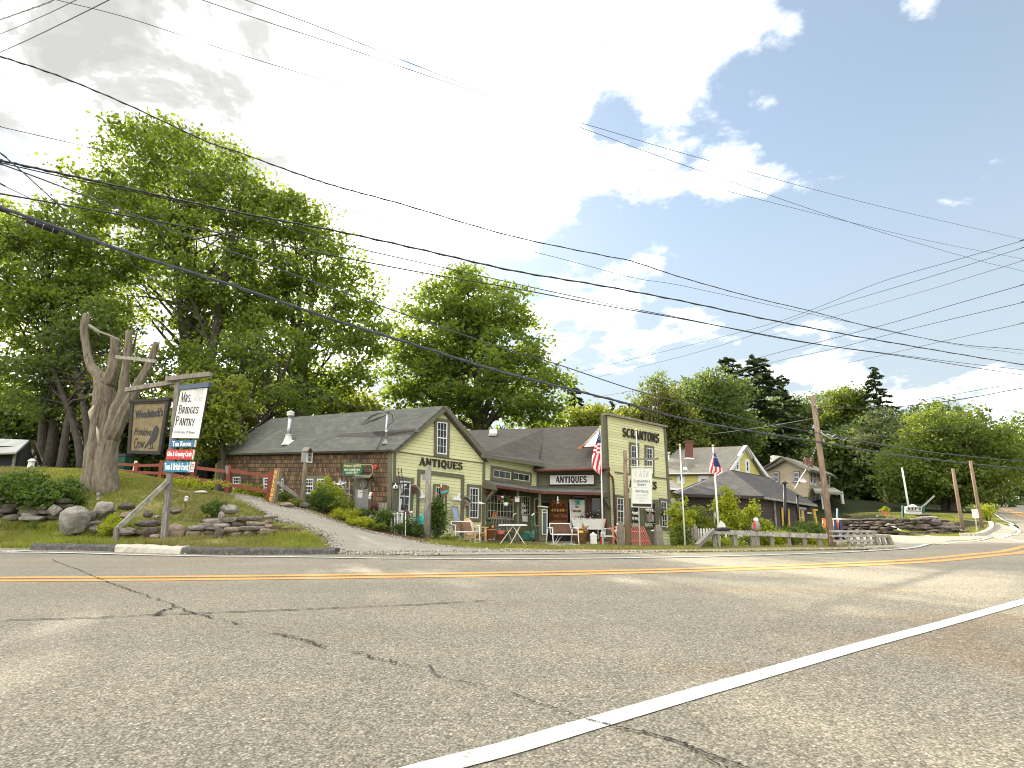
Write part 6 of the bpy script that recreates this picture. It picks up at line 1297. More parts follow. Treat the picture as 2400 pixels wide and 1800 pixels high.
for q, col, tx, lb, ins in (([(398.5, 1032.8), (460, 1032), (457.5, 1048), (398, 1048.3)], 'sign_blue', 'Tea Room', 'narrow blue plank sign reading Tea Room', [(406, 1034.5), (450, 1034), (449, 1046), (405.5, 1046.5)]),
    ([(392.5, 1054.5), (456.5, 1053.8), (452, 1077), (390, 1077)], 'sign_red', 'Gifts & Greeting Cards', 'red plank sign reading Gifts & Greeting Cards', [(394, 1058), (452, 1058), (449, 1074), (392.5, 1073)]),
    ([(386, 1081.5), (448, 1082.3), (444, 1107), (384, 1105)], 'sign_teal', 'Teas & British Foods', 'teal blue plank sign reading Teas & British Foods', [(388, 1085.5), (444.5, 1085.5), (442, 1103), (387, 1101)])):
    s2 = thing('plank_sign', W6.hit(*q[3]), lb, 'sign', 'plank signs below the pantry board')
    b = MB(); W6.slab(b, q, -.015, .02); b.build('board', col, s2); letters(W6, ins, tx, s2, 'text_white', .021, .006, 'sans', bold=.02)
    b = MB(); a, c_ = q[1], q[2]; W6.slab(b, [(a[0]-1.2, a[1]), (a[0]+.6, a[1]), (c_[0]+.6, c_[1]), (c_[0]-1.2, c_[1])], -.016, .023); b.build('worn_edge', 'off_white', s2)
br = MB(); br.bar(at(276, 1238, 14.6), at(394, 1127, 15.4), .075, .11); tag(br.build('diagonal_brace', 'old_timber'), 'pale grey diagonal plank propping the sign post', 'brace')
st = MB(); q = gon(272, 14.7); st.bar(q-Vector((0, 0, .2)), at(274, 1236, 14.6), .11, .07); tag(st.build('short_stake', 'weathered'), 'short stake at the foot of the diagonal plank', 'stake')
# red rail fence
fp = [(253, 1110, 28.6), (318, 1118, 27.2), (376, 1124, 25.8), (450, 1141, 24.3), (533, 1158, 22.9), (632, 1178, 21.4)]
fh = [1080, 1084, 1079, 1083, 1090, 1102]
fn = thing('rail_fence', gon(533, 22.9), 'red painted two rail wooden fence running up behind the mound', 'fence')
posts = []
for i, ((a, c_, Y_), ty) in enumerate(zip(fp, fh)):
    q = gon(a, Y_); t_ = at(a+(9 if i == 5 else 6), ty, Y_); t_ = Vector((q.x+(t_.x-q.x)*.55+.0, t_.y, t_.z)); posts.append((q, t_))
    b = MB(); b.bar(q-Vector((0, 0, .2)), t_, .24 if i == 5 else .17, .2); b.build('post', 'fence_red', fn)
for (q0, t0), (q1, t1) in zip(posts, posts[1:]):
    for f0 in (.33, .78):
        b = MB(); a = q0.lerp(t0, f0+random.uniform(-.03, .03)); c_ = q1.lerp(t1, f0+random.uniform(-.03, .03)); b.bar(a, c_, .05, .13); b.build('rail', 'fence_red', fn)
q = gon(225, 29.4); b = MB()
for f0 in (.33, .78): b.bar(posts[0][0].lerp(posts[0][1], f0), q+Vector((-.8, 1, .3+f0)), .05, .13)
b.build('rail', 'fence_red', fn)
WP = Wall((gon(635, 21.0).x, 21.0), (gon(655, 20.6).x, 20.6))
wp = thing('welcome_post', gon(642, 20.9), 'dark slab post with WELCOME lettered down it at the end of the red fence', 'post')
b = MB(); WP.slab(b, [(647, 1098), (661, 1097.5), (645, 1181), (633, 1180)], -.06, .06); b.build('post', 'pole_wood', wp)
for i, ch in enumerate('WELCOME'):
    y0 = 1103+i*10.4; x0 = 651.0-i*1.95; letters(WP, [(x0-3, y0), (x0+3.5, y0), (x0+2.6, y0+7.6), (x0-3.8, y0+7.6)], ch, wp, 'amber', .061, .01, w=.26, serif=.03)
b = MB(); b.bar(at(652, 1131, 20.6), at(708, 1172, 21.4), .06, .13); tag(b.build('sloping_plank', 'old_timber'), 'grey plank sloping down from the welcome post to the birdhouse post', 'board')
for lb, q in (('small white notice tilted on the second fence post', [(316, 1080), (323, 1080.5), (319, 1103), (311, 1102)]), ('small white notice on the fence post beside the teal plank sign', [(449, 1082.5), (458, 1083), (454, 1107), (445, 1105.5)])):
    WN = Wall((at(q[0][0], 1090, 22).x, 24 if q[0][0] > 400 else 27), (at(q[0][0], 1090, 22).x+1, 23.9 if q[0][0] > 400 else 26.9)); s2 = thing('fence_notice', WN.hit(*q[3]), lb, 'notice')
    b = MB(); WN.slab(b, q, 0, .02); b.build('panel', 'paper', s2); b = MB()
    for k in range(2):
        P = WN.pts(q); WN.slab3(b, rect(P, .2, .2+k*.18, .8, .28+k*.18), .021, .024)
    WN.slab3(b, rect(P, .15, .74, .85, .82), .021, .024); b.build('print', 'sign_red' if q[0][0] > 400 else 'ink', s2)
b = MB(); P = [at(527, 1093, 22.4), at(531, 1090, 22.4), at(535, 1096, 22.4), at(534, 1110, 22.4), at(530, 1111, 22.4)]; b.prism(P, (0, .02, 0)); tag(b.build('oval_ornament', 'granite'), 'pale oval ornament hung on the fifth fence post', 'ornament')
# bin behind the fence
bn = thing('wheelie_bin', gon(277, 30.5), 'dark green wheeled bin behind the far end of the red fence', 'bin')
q = gon(277, 30.5); b = MB(); b.prism([q+Vector((-.42, -.3, 0)), q+Vector((.42, -.3, 0)), q+Vector((.48, -.34, 1.0)), q+Vector((-.48, -.34, 1.0))], (0, .6, 0)); b.build('body', 'mower_green', bn)
b = MB(); b.prism([q+Vector((-.52, -.4, 1.0)), q+Vector((.52, -.4, 1.0)), q+Vector((.42, -.3, 1.13)), q+Vector((-.42, -.3, 1.13))], (0, .75, 0)); b.build('lid', 'black', bn); b = MB(); b.lathe(q+Vector((0, -.36, .6)), [(.10, 0), (.10, .01), (.07, .01), (.06, .0)], 14, Matrix.Rotation(math.pi/2, 3, 'X')); b.build('badge', 'grey_paint', bn)
# stones
def stone(label, px_, py_, w_, h_, Y_, mat, seed, d_=.8, rz=0, sink=.12, name='stone', group=None, det=3, rough=1):
    s = Y_/1300*1.03; c = at(px_, py_, Y_)-Vector((0, 0, h_*s*(.12 if name == 'boulder' else .06))); b = MB(); b.rock(c, (w_*s/2, w_*s/2*d_, h_*s/2*(1+sink)), seed, rz, det); return tag(b.build(name, mat), label, 'stone' if name != 'boulder' else 'boulder', group)
stone('largest round lichen spotted boulder left of the bright little bush', 174, 1212, 64, 56, 15.9, 'granite', 3, .8, .3, name='boulder')
stone('white pointed boulder leaning on the slope above the bright little bush', 247, 1187, 52, 36, 16.6, 'granite', 8, .7, -.3, name='boulder')
stone('tan boulder right behind the foot of the sign post', 414, 1245, 48, 38, 15.9, 'tan_rock', 12, .8, .2, name='boulder')
stone('upper of two flat blocks stacked right of the largest boulder', 226, 1226, 36, 13, 16.0, 'slate', 21, .7)
stone('lower of two flat blocks stacked right of the largest boulder', 227, 1239, 38, 15, 15.9, 'slate', 22, .7)
stone('grey brown stone low in the wall left of the largest boulder', 129, 1194, 32, 22, 16.6, 'granite', 23, .7)
stone('dark slab jutting from the slope above the diagonal plank foot', 298, 1186, 34, 16, 16.9, 'slate', 24, .6, .4)
stone('small tan stone halfway along the diagonal plank', 296, 1208, 26, 16, 16.3, 'tan_rock', 25)
stone('flat stone on the slope just right of the sign post', 410, 1196, 30, 16, 16.4, 'fieldstone', 26)
stone('grey stone between the largest boulder and the bright bush', 215, 1209, 24, 22, 16.4, 'fieldstone', 27)
stone('dark stone above the grass near the tan pebble left of the post', 348, 1204, 22, 18, 16.6, 'slate', 28)
stone('pale pebble on the slope left of the sign post', 369, 1211, 16, 8, 16.4, 'granite', 29)
stone('dark pointed stone standing in the rubble left of the post', 352, 1246, 28, 22, 15.7, 'slate', 30, .5, .5)
stone('flat pale stone in the grass left of the sign post', 366, 1257, 26, 10, 15.5, 'tan_rock', 31)
stone('low pale rock half buried below the diagonal plank', 300, 1245, 50, 16, 15.7, 'fieldstone', 32)
stone('small dark wedge stone nearest the grass right of the tan boulder', 515, 1250, 26, 20, 15.6, 'slate', 33, .5, .6)
stone('long sloping slab leaning left of the sign post', 348, 1226, 62, 14, 16.2, 'slate', 34, .5, .3)
stone('pale slab lying along the mound crest by the red fence', 300, 1121, 90, 7, 21.5, 'concrete', 35, .5)
stone('low pale stone at the crest beside the driveway', 470, 1153, 34, 7, 20.5, 'concrete', 36, .6)
stone('grey rounded slab on top of the right stone pile beside the driveway', 535, 1193, 42, 22, 16.6, 'granite', 37, .7, .2)
stone('square grey block set upright in the right stone pile', 519, 1207, 15, 17, 16.1, 'granite', 38, .8)
stone('flat rock by the fence end at the driveway edge', 672, 1182, 34, 9, 20.4, 'tan_rock', 39, .6)
stone('dark flat rock under the birdhouse post', 715, 1183, 24, 11, 20.8, 'slate', 40, .7)
# rubble walls
def drywall(name, label, pts, rows, mat, seed, dep=.35, L=.42, hgt=.13, jit=.05, mats=None, lean=.0, cat='stone wall', gaps=.05):
    rr = random.Random(seed); b = MB(); pl = [Vector(p) for p in pts]
    for r in range(rows):
        base = [Vector((p.x, p.y+lean*r, p.z+hgt*(r+.4))) for p in pl]; Ls = sum((y-x).length for x, y in zip(base, base[1:])); s = rr.uniform(0, .3)
        while s < Ls:
            l = L*rr.uniform(.5, 1.7); m = s+l/2; acc = 0
            for x, y in zip(base, base[1:]):
                d = (y-x).length
                if acc+d >= m: break
                acc += d
            c = x.lerp(y, min(1, (m-acc)/d)); hh = hgt*rr.uniform(.42, .72)
            if rr.random() > gaps:
                b.cur = rr.randrange(len(mats)) if mats else 0
                b.rock(c+Vector((rr.gauss(0, jit*.4), rr.gauss(0, jit), rr.gauss(0, jit*.35))), (l*.56, dep*rr.uniform(.4, .6), hh), rr.randrange(10**6), math.atan2((y-x).y, (y-x).x)+rr.gauss(0, .12), 2, .62)
            s += l
    return tag(b.build(name, mats or mat), label, cat)
drywall('stone_wall', 'tumbled dry stone wall under the leafy shrubs at the far left', [gon(-40, 16.6), gon(60, 16.7), gon(150, 16.9)], 4, 'slate', 71, .45, .40, .15, .07, ['slate', 'fieldstone', 'slate', 'granite'], .05)
drywall('stone_wall', 'broken rubble wall of flat stones between the post and the driveway', [gon(438, 16.1), gon(520, 16.0), gon(600, 16.0), gon(640, 16.3)], 4, 'fieldstone', 72, .5, .42, .125, .06, ['fieldstone', 'slate', 'tan_rock', 'granite'], .05)
drywall('stone_edging', 'scattered low rubble at the foot of the mound left of the post', [gon(285, 16.2), gon(340, 16.1), gon(385, 16.2)], 2, 'fieldstone', 73, .4, .30, .11, .12, ['fieldstone', 'slate', 'tan_rock'], .15, gaps=.3, cat='stones')
# roadside kerb timbers
def kerb(label, a, c_, mat, seed, h=.16, w_=.34, name='kerb'):
    rr = random.Random(seed); A_, B_ = gp(*a), gp(*c_); b = MB(); n = 16; P = []; 
    prof = [(-.5, 0), (-.48, .7), (-.38, 1), (.38, 1), (.5, .8), (.5, 0)]; d = (B_-A_).normalized(); nn = Vector((-d.y, d.x, 0)); vs = []
    for i in range(n+1):
        c = A_.lerp(B_, i/n); 
        for x, z in prof: vs.append(c+nn*(x*w_+rr.gauss(0, .008))+Vector((0, 0, z*h*rr.uniform(.9, 1.06)-.02)))
    m = len(prof); b.add(vs, [(i*m+k, (i+1)*m+k, (i+1)*m+k+1, i*m+k+1) for i in range(n) for k in range(m-1)]+[tuple(range(m)), tuple(range(n*m+m-1, n*m-1, -1))])
    return tag(b.build(name, mat), label, 'kerb')
kerb('cracked dark asphalt kerb at the left end of the verge', (86, 1288), (280, 1291), 'tar', 1)
kerb('pale concrete kerb block between the two dark kerbs', (281, 1291.5), (434, 1297), 'concrete', 2, .17, .36)
kerb('long dark asphalt kerb ending at the driveway', (435, 1297), (790, 1298), 'tar', 3, .15)
# plants on the mound
bush('leafy_shrub', 'big leafy green shrub sprawling over the wall at the far left', gon(30, 17.0), (1.35, .8), 1.05, 'shrub_leaf', 81, 110, 60, .22, .11)
bush('leafy_shrub', 'green shrub hanging over the wall, right of the big one', gon(105, 17.0), (.95, .7), .95, 'shrub_leaf', 82, 80, 60, .2, .10)
bush('leafy_shrub', 'low shrub nearest the dead trunk on the left wall', gon(155, 17.6), (.5, .5), .62, 'shrub_leaf', 83, 40, 50, .16, .09)
bush('bright_bush', 'small round feathery yellow green bush between boulders', gon(254, 15.9), .36, .62, 'lime_leaf', 84, 50, 60, .10, .05)
bush('leafy_plant', 'dark green clump growing on top of the right stone pile', gon(495, 16.6)+Vector((0, 0, .35)), .35, .42, 'shrub_leaf', 85, 30, 50, .12, .07, 'plant')
bush('leafy_plant', 'ground ivy patch below the red fence', gon(440, 21.5), (2.0, .5), .28, 'lime_leaf', 86, 60, 40, .18, .08, 'plant', stems=3)
bush('leafy_plant', 'weedy clump beside the concrete stones left of the bright bush', gon(205, 16.7), (.3, .25), .45, 'shrub_leaf', 87, 16, 40, .1, .06, 'plant')
bush('leafy_plant', 'small yellow flowered tuft at the end of the stone pile', gon(545, 16.2)+Vector((0, 0, .25)), (.2, .15), .14, 'lime_leaf', 88, 8, 30, .06, .05, 'plant', stems=2)
bush('leafy_plant', 'seedling growing from the wall foot at the far left', gon(80, 16.3), (.15, .15), .35, 'shrub_leaf', 89, 8, 20, .08, .06, 'plant', stems=3)
for lb, a, c_, Y_ in (('small white solar light low on the slope above the stone pile', 436, 1172, 16.3), ('small white lamp on the crest of the mound at the left', 127, 1118, 20.4)):
    s2 = thing('garden_light', at(a, c_+14, Y_), lb, 'garden light'); b = MB(); b.tube([at(a, c_+16, Y_), at(a-1, c_, Y_)], .012, 6); b.build('stem', 'black', s2); b = MB(); b.lathe(at(a, c_+3, Y_), [(.035, 0), (.045, .03), (.045, .10), (.06, .12), (.01, .15)], 10); b.build('head', 'white_trim', s2)
b = MB(); b.tube([at(230, 1164, 17.3), at(231, 1172, 17.3)], [.04, .06], 7); b.ball(at(230, 1160, 17.3), .06, (1, 1, 1.3)); tag(b.build('stone_figure', 'granite'), 'tiny pale stone figure standing on the slope above the white boulder', 'figurine')
b = MB(); b.lathe(at(72, 1096, 22), [(.12, 0), (.1, .2), (.14, .26), (.05, .35)], 8); tag(b.build('garden_lantern', 'off_white'), 'small pale lantern with a red top in front of the dark shed', 'lantern')
# ------------------------------------------------------------------ birdhouse on its post
q = gon(712, 21.0); bp = thing('birdhouse_post', q, 'rough forked branch post carrying the grey green birdhouse', 'post')
b = MB(); b.tube([q-Vector((0, 0, .2)), at(711, 1150, 21.0), at(713, 1120, 21.0), at(716, 1084, 21.0)], [.10, .09, .08, .07], 9); b.tube([at(714, 1096, 21), at(721, 1085, 21)], [.03, .02], 5); b.build('trunk', 'grey_bark', bp, True)
bhs = thing('birdhouse', at(719, 1084, 21), 'grey green birdhouse with three round holes on a branch post', 'birdhouse')
WBh = Wall((at(718, 1070, 20.9).x, 20.9), (at(732, 1070, 21.1).x, 21.1)); 
b = MB(); WBh.slab(b, [(719, 1060), (726, 1050), (733, 1060), (731, 1084), (718, 1083)], -.2, 0); P = [WBh.hit(719, 1060), WBh.hit(718, 1083)]; b.prism([at(707, 1058, 21.1), P[0], P[1], at(705, 1082, 21.1)], (0, .2, 0)); b.build('box', 'grey_paint', bhs)
b = MB()
for y_ in (1060, 1067, 1077): c = WBh.hit(726.5-(y_-1060)*.04, y_, .003); b.lathe(c, [(.035, 0), (.035, .012), (.01, .012)], 12, Matrix((WBh.d, Vector((0, 0, 1)), WBh.n)).transposed())
b.build('entrance_hole', 'ink', bhs); b = MB(); WBh.slab(b, [(719, 1061), (721, 1062), (720, 1084), (717.5, 1084)], 0, .015); WBh.slab(b, [(731, 1061), (733, 1061), (731, 1085), (729.5, 1085)], 0, .015); WBh.slab(b, [(718, 1081), (731, 1083), (731, 1085), (718, 1084)], .015, .02); b.build('trim', 'off_white', bhs)
b = MB(); slabroof(b, [at(706, 1056, 20.95), at(720, 1058, 20.75), at(727.5, 1048, 20.8), at(713, 1047.5, 21.2)], .02); slabroof(b, [at(727.5, 1048, 20.8), at(735, 1059, 20.9), at(732, 1058, 21.4), at(722, 1048, 21.4)], .02); b.build('roof', 'weathered', bhs)
# ------------------------------------------------------------------ planting along the barn
def bed(lb, a, Y_, r, h, mt, sd, n=36, per=44, rc=.14, leaf=.08, nm='garden_plant', cat='plant', fl=None, stems=6, z=0): bush(nm, lb, gon(a, Y_)+Vector((0, 0, z)), r, h, mt, sd, n, per, rc, leaf, cat, None, stems, flowers=fl)
bed('tall green shrub hiding the barn windows right of the birdhouse post', 752, 21.4, (.62, .4), .95, 'shrub_leaf', 101, 70, 50, .16, .07, 'garden_shrub', 'shrub')
bed('lime green bush rising highest beside the white lattice', 768, 21.8, (.55, .4), 1.5, 'lime_leaf', 102, 46, 34, .17, .13, 'garden_shrub', 'shrub', stems=9)
bed('lime green vine leaves at the foot of the white lattice', 800, 21.3, (.45, .3), .8, 'spring_leaf', 103, 36, 34, .15, .12)
bed('golden spreading juniper, the upper and larger one', 806, 20.6, (.62, .4), .42, 'lime_leaf', 104, 60, 60, .12, .05, 'juniper', 'shrub')
bed('bright yellow low juniper nearest the driveway', 842, 19.8, (.52, .3), .28, 'lime_leaf', 105, 60, 60, .10, .05, 'juniper', 'shrub')
bed('green leafy clump under the olive side door', 850, 20.9, (.35, .3), .65, 'shrub_leaf', 106, 40, 40, .12, .07)
bed('white flowered clump right of the yellow juniper', 868, 20.5, (.32, .25), .4, 'spring_leaf', 107, 30, 40, .1, .06, fl=('petal_white', 24, .06))
bed('dark purple plant against the corner of the shingle wall', 880, 21.3, (.32, .2), .75, 'purple_leaf', 108, 36, 40, .13, .07)
bed('dark green clump with white buds at the barn corner', 900, 20.5, (.4, .3), .75, 'shrub_leaf', 109, 46, 44, .14, .08, fl=('petal_white', 8, .05))
bed('pale hosta like plant low beside the barn corner', 888, 20.0, (.28, .2), .25, 'spring_leaf', 110, 24, 30, .08, .07)
bed('small yellow green plant left of the birdhouse post foot', 695, 20.9, (.3, .2), .3, 'spring_leaf', 111, 20, 30, .1, .07)
bed('blue green plants under the left gable window', 950, 20.9, (.45, .3), .62, 'silver_leaf', 112, 50, 44, .14, .07)
bed('green perennials left of the round wooden pole', 976, 20.8, (.40, .28), .36, 'shrub_leaf', 113, 44, 44, .12, .07)
bed('short weeds in front of the twig fence at the barn corner', 935, 20.4, (.25, .2), .4, 'shrub_leaf', 114, 24, 36, .1, .06)
bed('tall climbing vine with pale blossom right of the round wooden pole', 1024, 21.2, (.36, .3), 1.6, 'shrub_leaf', 115, 95, 54, .17, .075, 'climbing_vine', 'vine', ('petal_pink', 16, .09))
bed('grassy tufts at the foot of the tall vine', 1052, 21.0, (.45, .2), .22, 'spring_leaf', 116, 24, 40, .09, .06)
bed('ferns below the leftmost barn window', 590, 26.2, (1.2, .3), .5, 'lime_leaf', 117, 50, 40, .2, .1)
bed('weeds below the window beside the welcome post', 655, 24.2, (.8, .3), .35, 'shrub_leaf', 118, 30, 36, .15, .08)
q = gon(1001, 20.8); pole('round_wooden_pole', 'rough round wooden pole standing in front of the gable lettering', 'pole', q, at(1005, 1091, 20.8), .145, .095, 'weathered')
b = MB(); b.prism([at(998, 1105, 20.7), at(1002, 1098, 20.7), at(1002, 1128, 20.7), at(998.5, 1128, 20.7)], (-.03, .04, 0)); b.box(at(994, 1118, 21.5), (.12, .1, .22)); tag(b.build('floodlight', 'grey_paint'), 'small grey box lamp mounted left of the round wooden pole', 'lamp')
# white lattice with star
lt = thing('white_lattice', gon(800, 22.2), 'weathered white lattice frame with a big tin star leaning by the side door', 'lattice'); LY = 22.2
for i, a in enumerate((784, 794, 804, 810, 819)):
    b = MB(); b.bar(at(a-1, 1190, LY), at(a, 1127, LY+.1), .05, .03); b.build('slat', 'old_timber', lt)
for y_ in (1146, 1158): b = MB(); b.bar(at(782, y_, LY-.03), at(821, y_, LY-.03), .03, .05); b.build('rail', 'old_timber', lt)
def star(c, r, mat, name, label, rz=0, tilt=0, th=.06, cat='star ornament', wall=None, inner=.4):
    ux = Vector((math.cos(rz), math.sin(rz), 0)); n = Vector((math.sin(rz), -math.cos(rz), 0)); uz = Vector((0, 0, 1)); P = []
    for i in range(10):
        a = math.pi/2+tilt+i*math.pi/5; k = r if i % 2 == 0 else r*inner; P.append(c+ux*math.cos(a)*k+uz*math.sin(a)*k)
    b = MB(); m = c+n*th; b.add(P+[m, c-n*.01], [(i, 10, (i+1) % 10) for i in range(10)]+[((i+1) % 10, 11, i) for i in range(10)]); return tag(b.build(name, mat), label, cat)
star(at(798, 1137, LY-.15), .27, 'galvanised', 'tin_star', 'dull tin star hanging on the white lattice', .1, .1)
b = MB(); b.tube([at(843, 1155, 21.6), at(855, 1153, 21.4), at(872, 1158, 21.3), at(880, 1166, 21.3), at(887, 1182, 21.3), at(886, 1200, 21.3)], .013, 5); tag(b.build('bent_hook_pole', 'rust_stain'), 'thin bent rusty rod arching in front of the side door', 'garden rod')
cp = thing('giant_clothespin', at(868, 1162, 21.2), 'large white wooden clothespin figure hanging from the bent rod', 'ornament')
b = MB(); b.ball(at(869, 1156, 21.2), .05); b.tube([at(869, 1157, 21.2), at(866.5, 1164, 21.2)], [.05, .06], 8); b.tube([at(867, 1163, 21.2), at(864, 1169, 21.2)], [.035, .03], 6); b.tube([at(868, 1163, 21.2), at(868.5, 1170, 21.2)], [.035, .03], 6); b.build('body', 'white_trim', cp, True)
b = MB(); b.ball(at(873, 1157.5, 21.15), .045); b.build('bow', 'skin_red', cp)
b = MB(); b.ball(at(880, 1094, 22.3), .11, (1, .6, .8)); b.ball(at(878, 1098, 22.2), .06, (1.2, .6, .7)); tag(b.build('rooster_ornament', 'skin_red', smooth_=True), 'small red and white wall ornament right of the green board', 'ornament')
tb = thing('iron_bench_frame', gon(885, 21.0), 'rusty iron chair frames piled against the shingle corner', 'chair')
b = MB()
for a in (866, 877, 887): b.tube([gon(a, 21.0), at(a, 1185, 21.0), at(a+2, 1176, 21.2)], .012, 5)
b.tube([at(864, 1180, 21), at(876, 1176, 21), at(888, 1182, 21)], .014, 5); b.tube([at(864, 1200, 21), at(890, 1200, 21)], .014, 5); b.build('frame', 'rust_red', tb)
b = MB(); b.box(at(898, 1190, 21.4), (.32, .3, .36)); tag(b.build('old_crate', 'weathered'), 'grey worn crate on legs against the shingle corner', 'crate')
# iron trellis, shelf and twig fence under the left gable window
tr = thing('iron_trellis', gon(950, 21.2), 'tall narrow wrought iron trellis leaning in front of the left gable window', 'trellis')
b = MB(); A_, B_ = at(932, 1097, 21.6), at(948, 1205, 21.2); C_, D_ = at(940, 1097, 21.6), at(955, 1205, 21.2)
b.tube([A_, B_], .016, 5); b.tube([C_, D_], .016, 5)
for i in range(12):
    t = i/11; b.tube([A_.lerp(B_, t), C_.lerp(D_, t)], .009, 4)
    if i < 11: b.tube([A_.lerp(B_, t), A_.lerp(B_, t+.045).lerp(C_.lerp(D_, t+.045), .5), C_.lerp(D_, t+.09)], .007, 4)
b.build('frame', 'letter_brown', tr)
hk = thing('hanging_bracket', at(940, 1131, 21.5), 'thin black iron arm holding a round gourd birdhouse at the barn corner', 'bracket'); b = MB(); b.tube([at(919, 1133, 21.6), at(962, 1133, 21.2)], .018, 6); b.tube([at(920, 1140, 21.6), at(921, 1130, 21.6)], .014, 5); b.build('arm', 'black', hk)
gd = thing('gourd_birdhouse', at(927, 1145, 21.4), 'round tan gourd birdhouse hanging at the barn corner', 'birdhouse'); b = MB(); b.ball(at(927, 1142, 21.4), .10, (1, 1, .95)); b.tube([at(927, 1137, 21.4), at(927, 1132, 21.4)], [.03, .01], 6); b.build('body', 'off_white', gd, True); b = MB(); b.lathe(at(927, 1147.5, 21.35), [(.09, 0), (.11, .03), (.02, .04)], 10); b.ball(at(927, 1141, 21.31), .035); b.build('hole', 'letter_brown', gd)
def wallbird(W, a, c_, w_, h_, lb, mat, rmat, off=.05):
    t = thing('birdhouse', W.hit(a, c_+h_/2, .1), lb, 'birdhouse'); b = MB(); b.prism([W.hit(a-w_/2, c_-h_/4, off), W.hit(a+w_/2, c_, off), W.hit(a+w_/2, c_+h_/2, off), W.hit(a-w_/2, c_+h_/2, off)], W.n*.22); b.build('box', mat, t)
    b = MB(); b.prism([W.hit(a-w_*.55, c_-h_*.62, off-.02), W.hit(a+w_*1.0, c_+h_*.02, off-.02), W.hit(a+w_*1.0, c_+h_*.12, off-.02), W.hit(a-w_*.6, c_-h_*.5, off-.02)], W.n*.30); b.build('roof', rmat, t)
    b = MB(); b.ball(W.hit(a, c_+h_*.12, off+.22), .03); b.build('entrance_hole', 'ink', t); return t
wallbird(WG, 968, 1147, 6.5, 20, 'rusty red birdhouse with a tin roof right of the left gable window', 'rust_red', 'light_timber')
wallbird(WG, 1090, 1176, 6.5, 20, 'brown birdhouse with a sloping tin roof left of the right gable window', 'pole_wood', 'galvanised')
wallbird(WA, 1135.5, 1149, 8, 15, 'dark birdhouse tucked under the left end of the porch roof', 'rust_red', 'pole_wood')
def rocker(W, a, c_, lb, mirror=1):
    t = thing('rocking_horse_cutout', W.hit(a, c_, .1), lb, 'wall ornament'); s = lambda l: [(a+x*mirror, c_+y) for x, y in l]
    b = MB(); W.slab(b, s([(-9, -1), (-8, -6), (-3, -7), (1, -5), (3, -12), (7, -16), (8, -13), (6, -8), (8, -2), (11, 1), (9, 2), (-8, 1)]), .06, .10); b.build('horse', 'white_trim', t)
    b = MB(); pts = [W.hit(a+x*mirror, c_+y, .09) for x, y in ((-14, -4), (-10, 3), (-4, 7), (2, 8), (8, 6), (12, 2))]; b.tube(pts, .014, 5); b.build('rocker', 'grey_paint', t)
rocker(WG, 1068, 1171, 'white cut out rocking horse on the wall right of the wooden heart')
rocker(WG, 991, 1166, 'white cut out goat on a rocker half hidden behind the round pole', -1)
hm = thing('wooden_heart', WG.hit(1036, 1160, .2), 'brown wooden heart shaped board with a teal wave hanging in the doorway', 'ornament')
b = MB(); WG.slab(b, [(1026, 1142), (1037, 1139), (1046, 1139), (1045, 1154), (1040, 1161), (1033, 1167), (1029, 1158), (1025, 1152)], .16, .20); b.build('board', 'map_brown', hm)
b = MB(); WG.slab(b, [(1025, 1153), (1030, 1152), (1036, 1150), (1046, 1148), (1045.5, 1152), (1037, 1155), (1031, 1157), (1026, 1157)], .201, .215); b.build('wave', 'teal', hm)
b = MB(); b.ball(WG.hit(1034, 1139, .25), .04, (1, 1, 2)); b.ball(WG.hit(1028, 1143, .25), .035); tag(b.build('hanging_trinket', 'text_cream'), 'pale trinkets dangling in front of the wooden heart', 'ornament')
wf = thing('window_frame', gon(1030, 22.3), 'old cream window frame leaning below the wooden heart', 'frame'); b = MB(); Wq = Wall((at(1019, 1180, 22.5).x, 22.5), (at(1043, 1190, 23.0).x, 23.0)); Q = Wq.pts([(1019, 1178), (1041, 1181), (1043, 1222), (1019, 1219)]); ringf(b, Wq, Q, .10, .06, 0, .04); Wq.slab3(b, rect(Q, .1, .55, .9, .6), 0, .035); b.build('frame', 'cream_trim', wf); b = MB(); Wq.slab3(b, rect(Q, .1, .06, .9, .94), .005, .01); b.build('pane', 'window_glass', wf)
b = MB(); Wq.slab(b, [(1007, 1188), (1019, 1189), (1019, 1207), (1006, 1205)], -.02, .02); tag(b.build('blackboard', 'black'), 'small blackboard with a pale top edge beside the round pole', 'board')
mr = thing('leaning_mirror', gon(1067, 22.9), 'narrow mirror in a light wood frame leaning by the doorway', 'mirror'); Wq = Wall((at(1057, 1200, 23.2).x, 23.2), (at(1078, 1200, 23.7).x, 23.7)); Q = Wq.pts([(1055.5, 1184), (1072, 1186), (1078, 1221), (1062, 1220)]); b = MB(); ringf(b, Wq, Q, .13, .06, 0, .04); b.build('frame', 'pale_cut', mr); b = MB(); Wq.slab3(b, rect(Q, .12, .05, .88, .95), .005, .01); b.build('glass', 'mirror_blue', mr)
tw = thing('twig_fence', gon(930, 20.6), 'low white wire and twig garden fence at the barn corner', 'fence')
for i, a in enumerate((917, 925, 931, 936, 943, 950)):
    b = MB(); b.tube([gon(a, 20.5), at(a+random.uniform(-1, 1), 1200+random.uniform(-3, 3), 20.5)], .02 if i % 3 else .035, 6); b.build('stake', 'old_timber' if i % 3 == 0 else 'white_trim', tw)
b = MB(); b.tube([at(920, 1203, 20.5), at(945, 1203, 20.5)], .015, 5); b.tube([at(931, 1205, 20.5), at(934, 1216, 20.5), at(930, 1225, 20.5), at(938, 1228, 20.5), at(941, 1212, 20.5), at(945, 1205, 20.5)], .012, 5); b.build('wire', 'white_trim', tw)
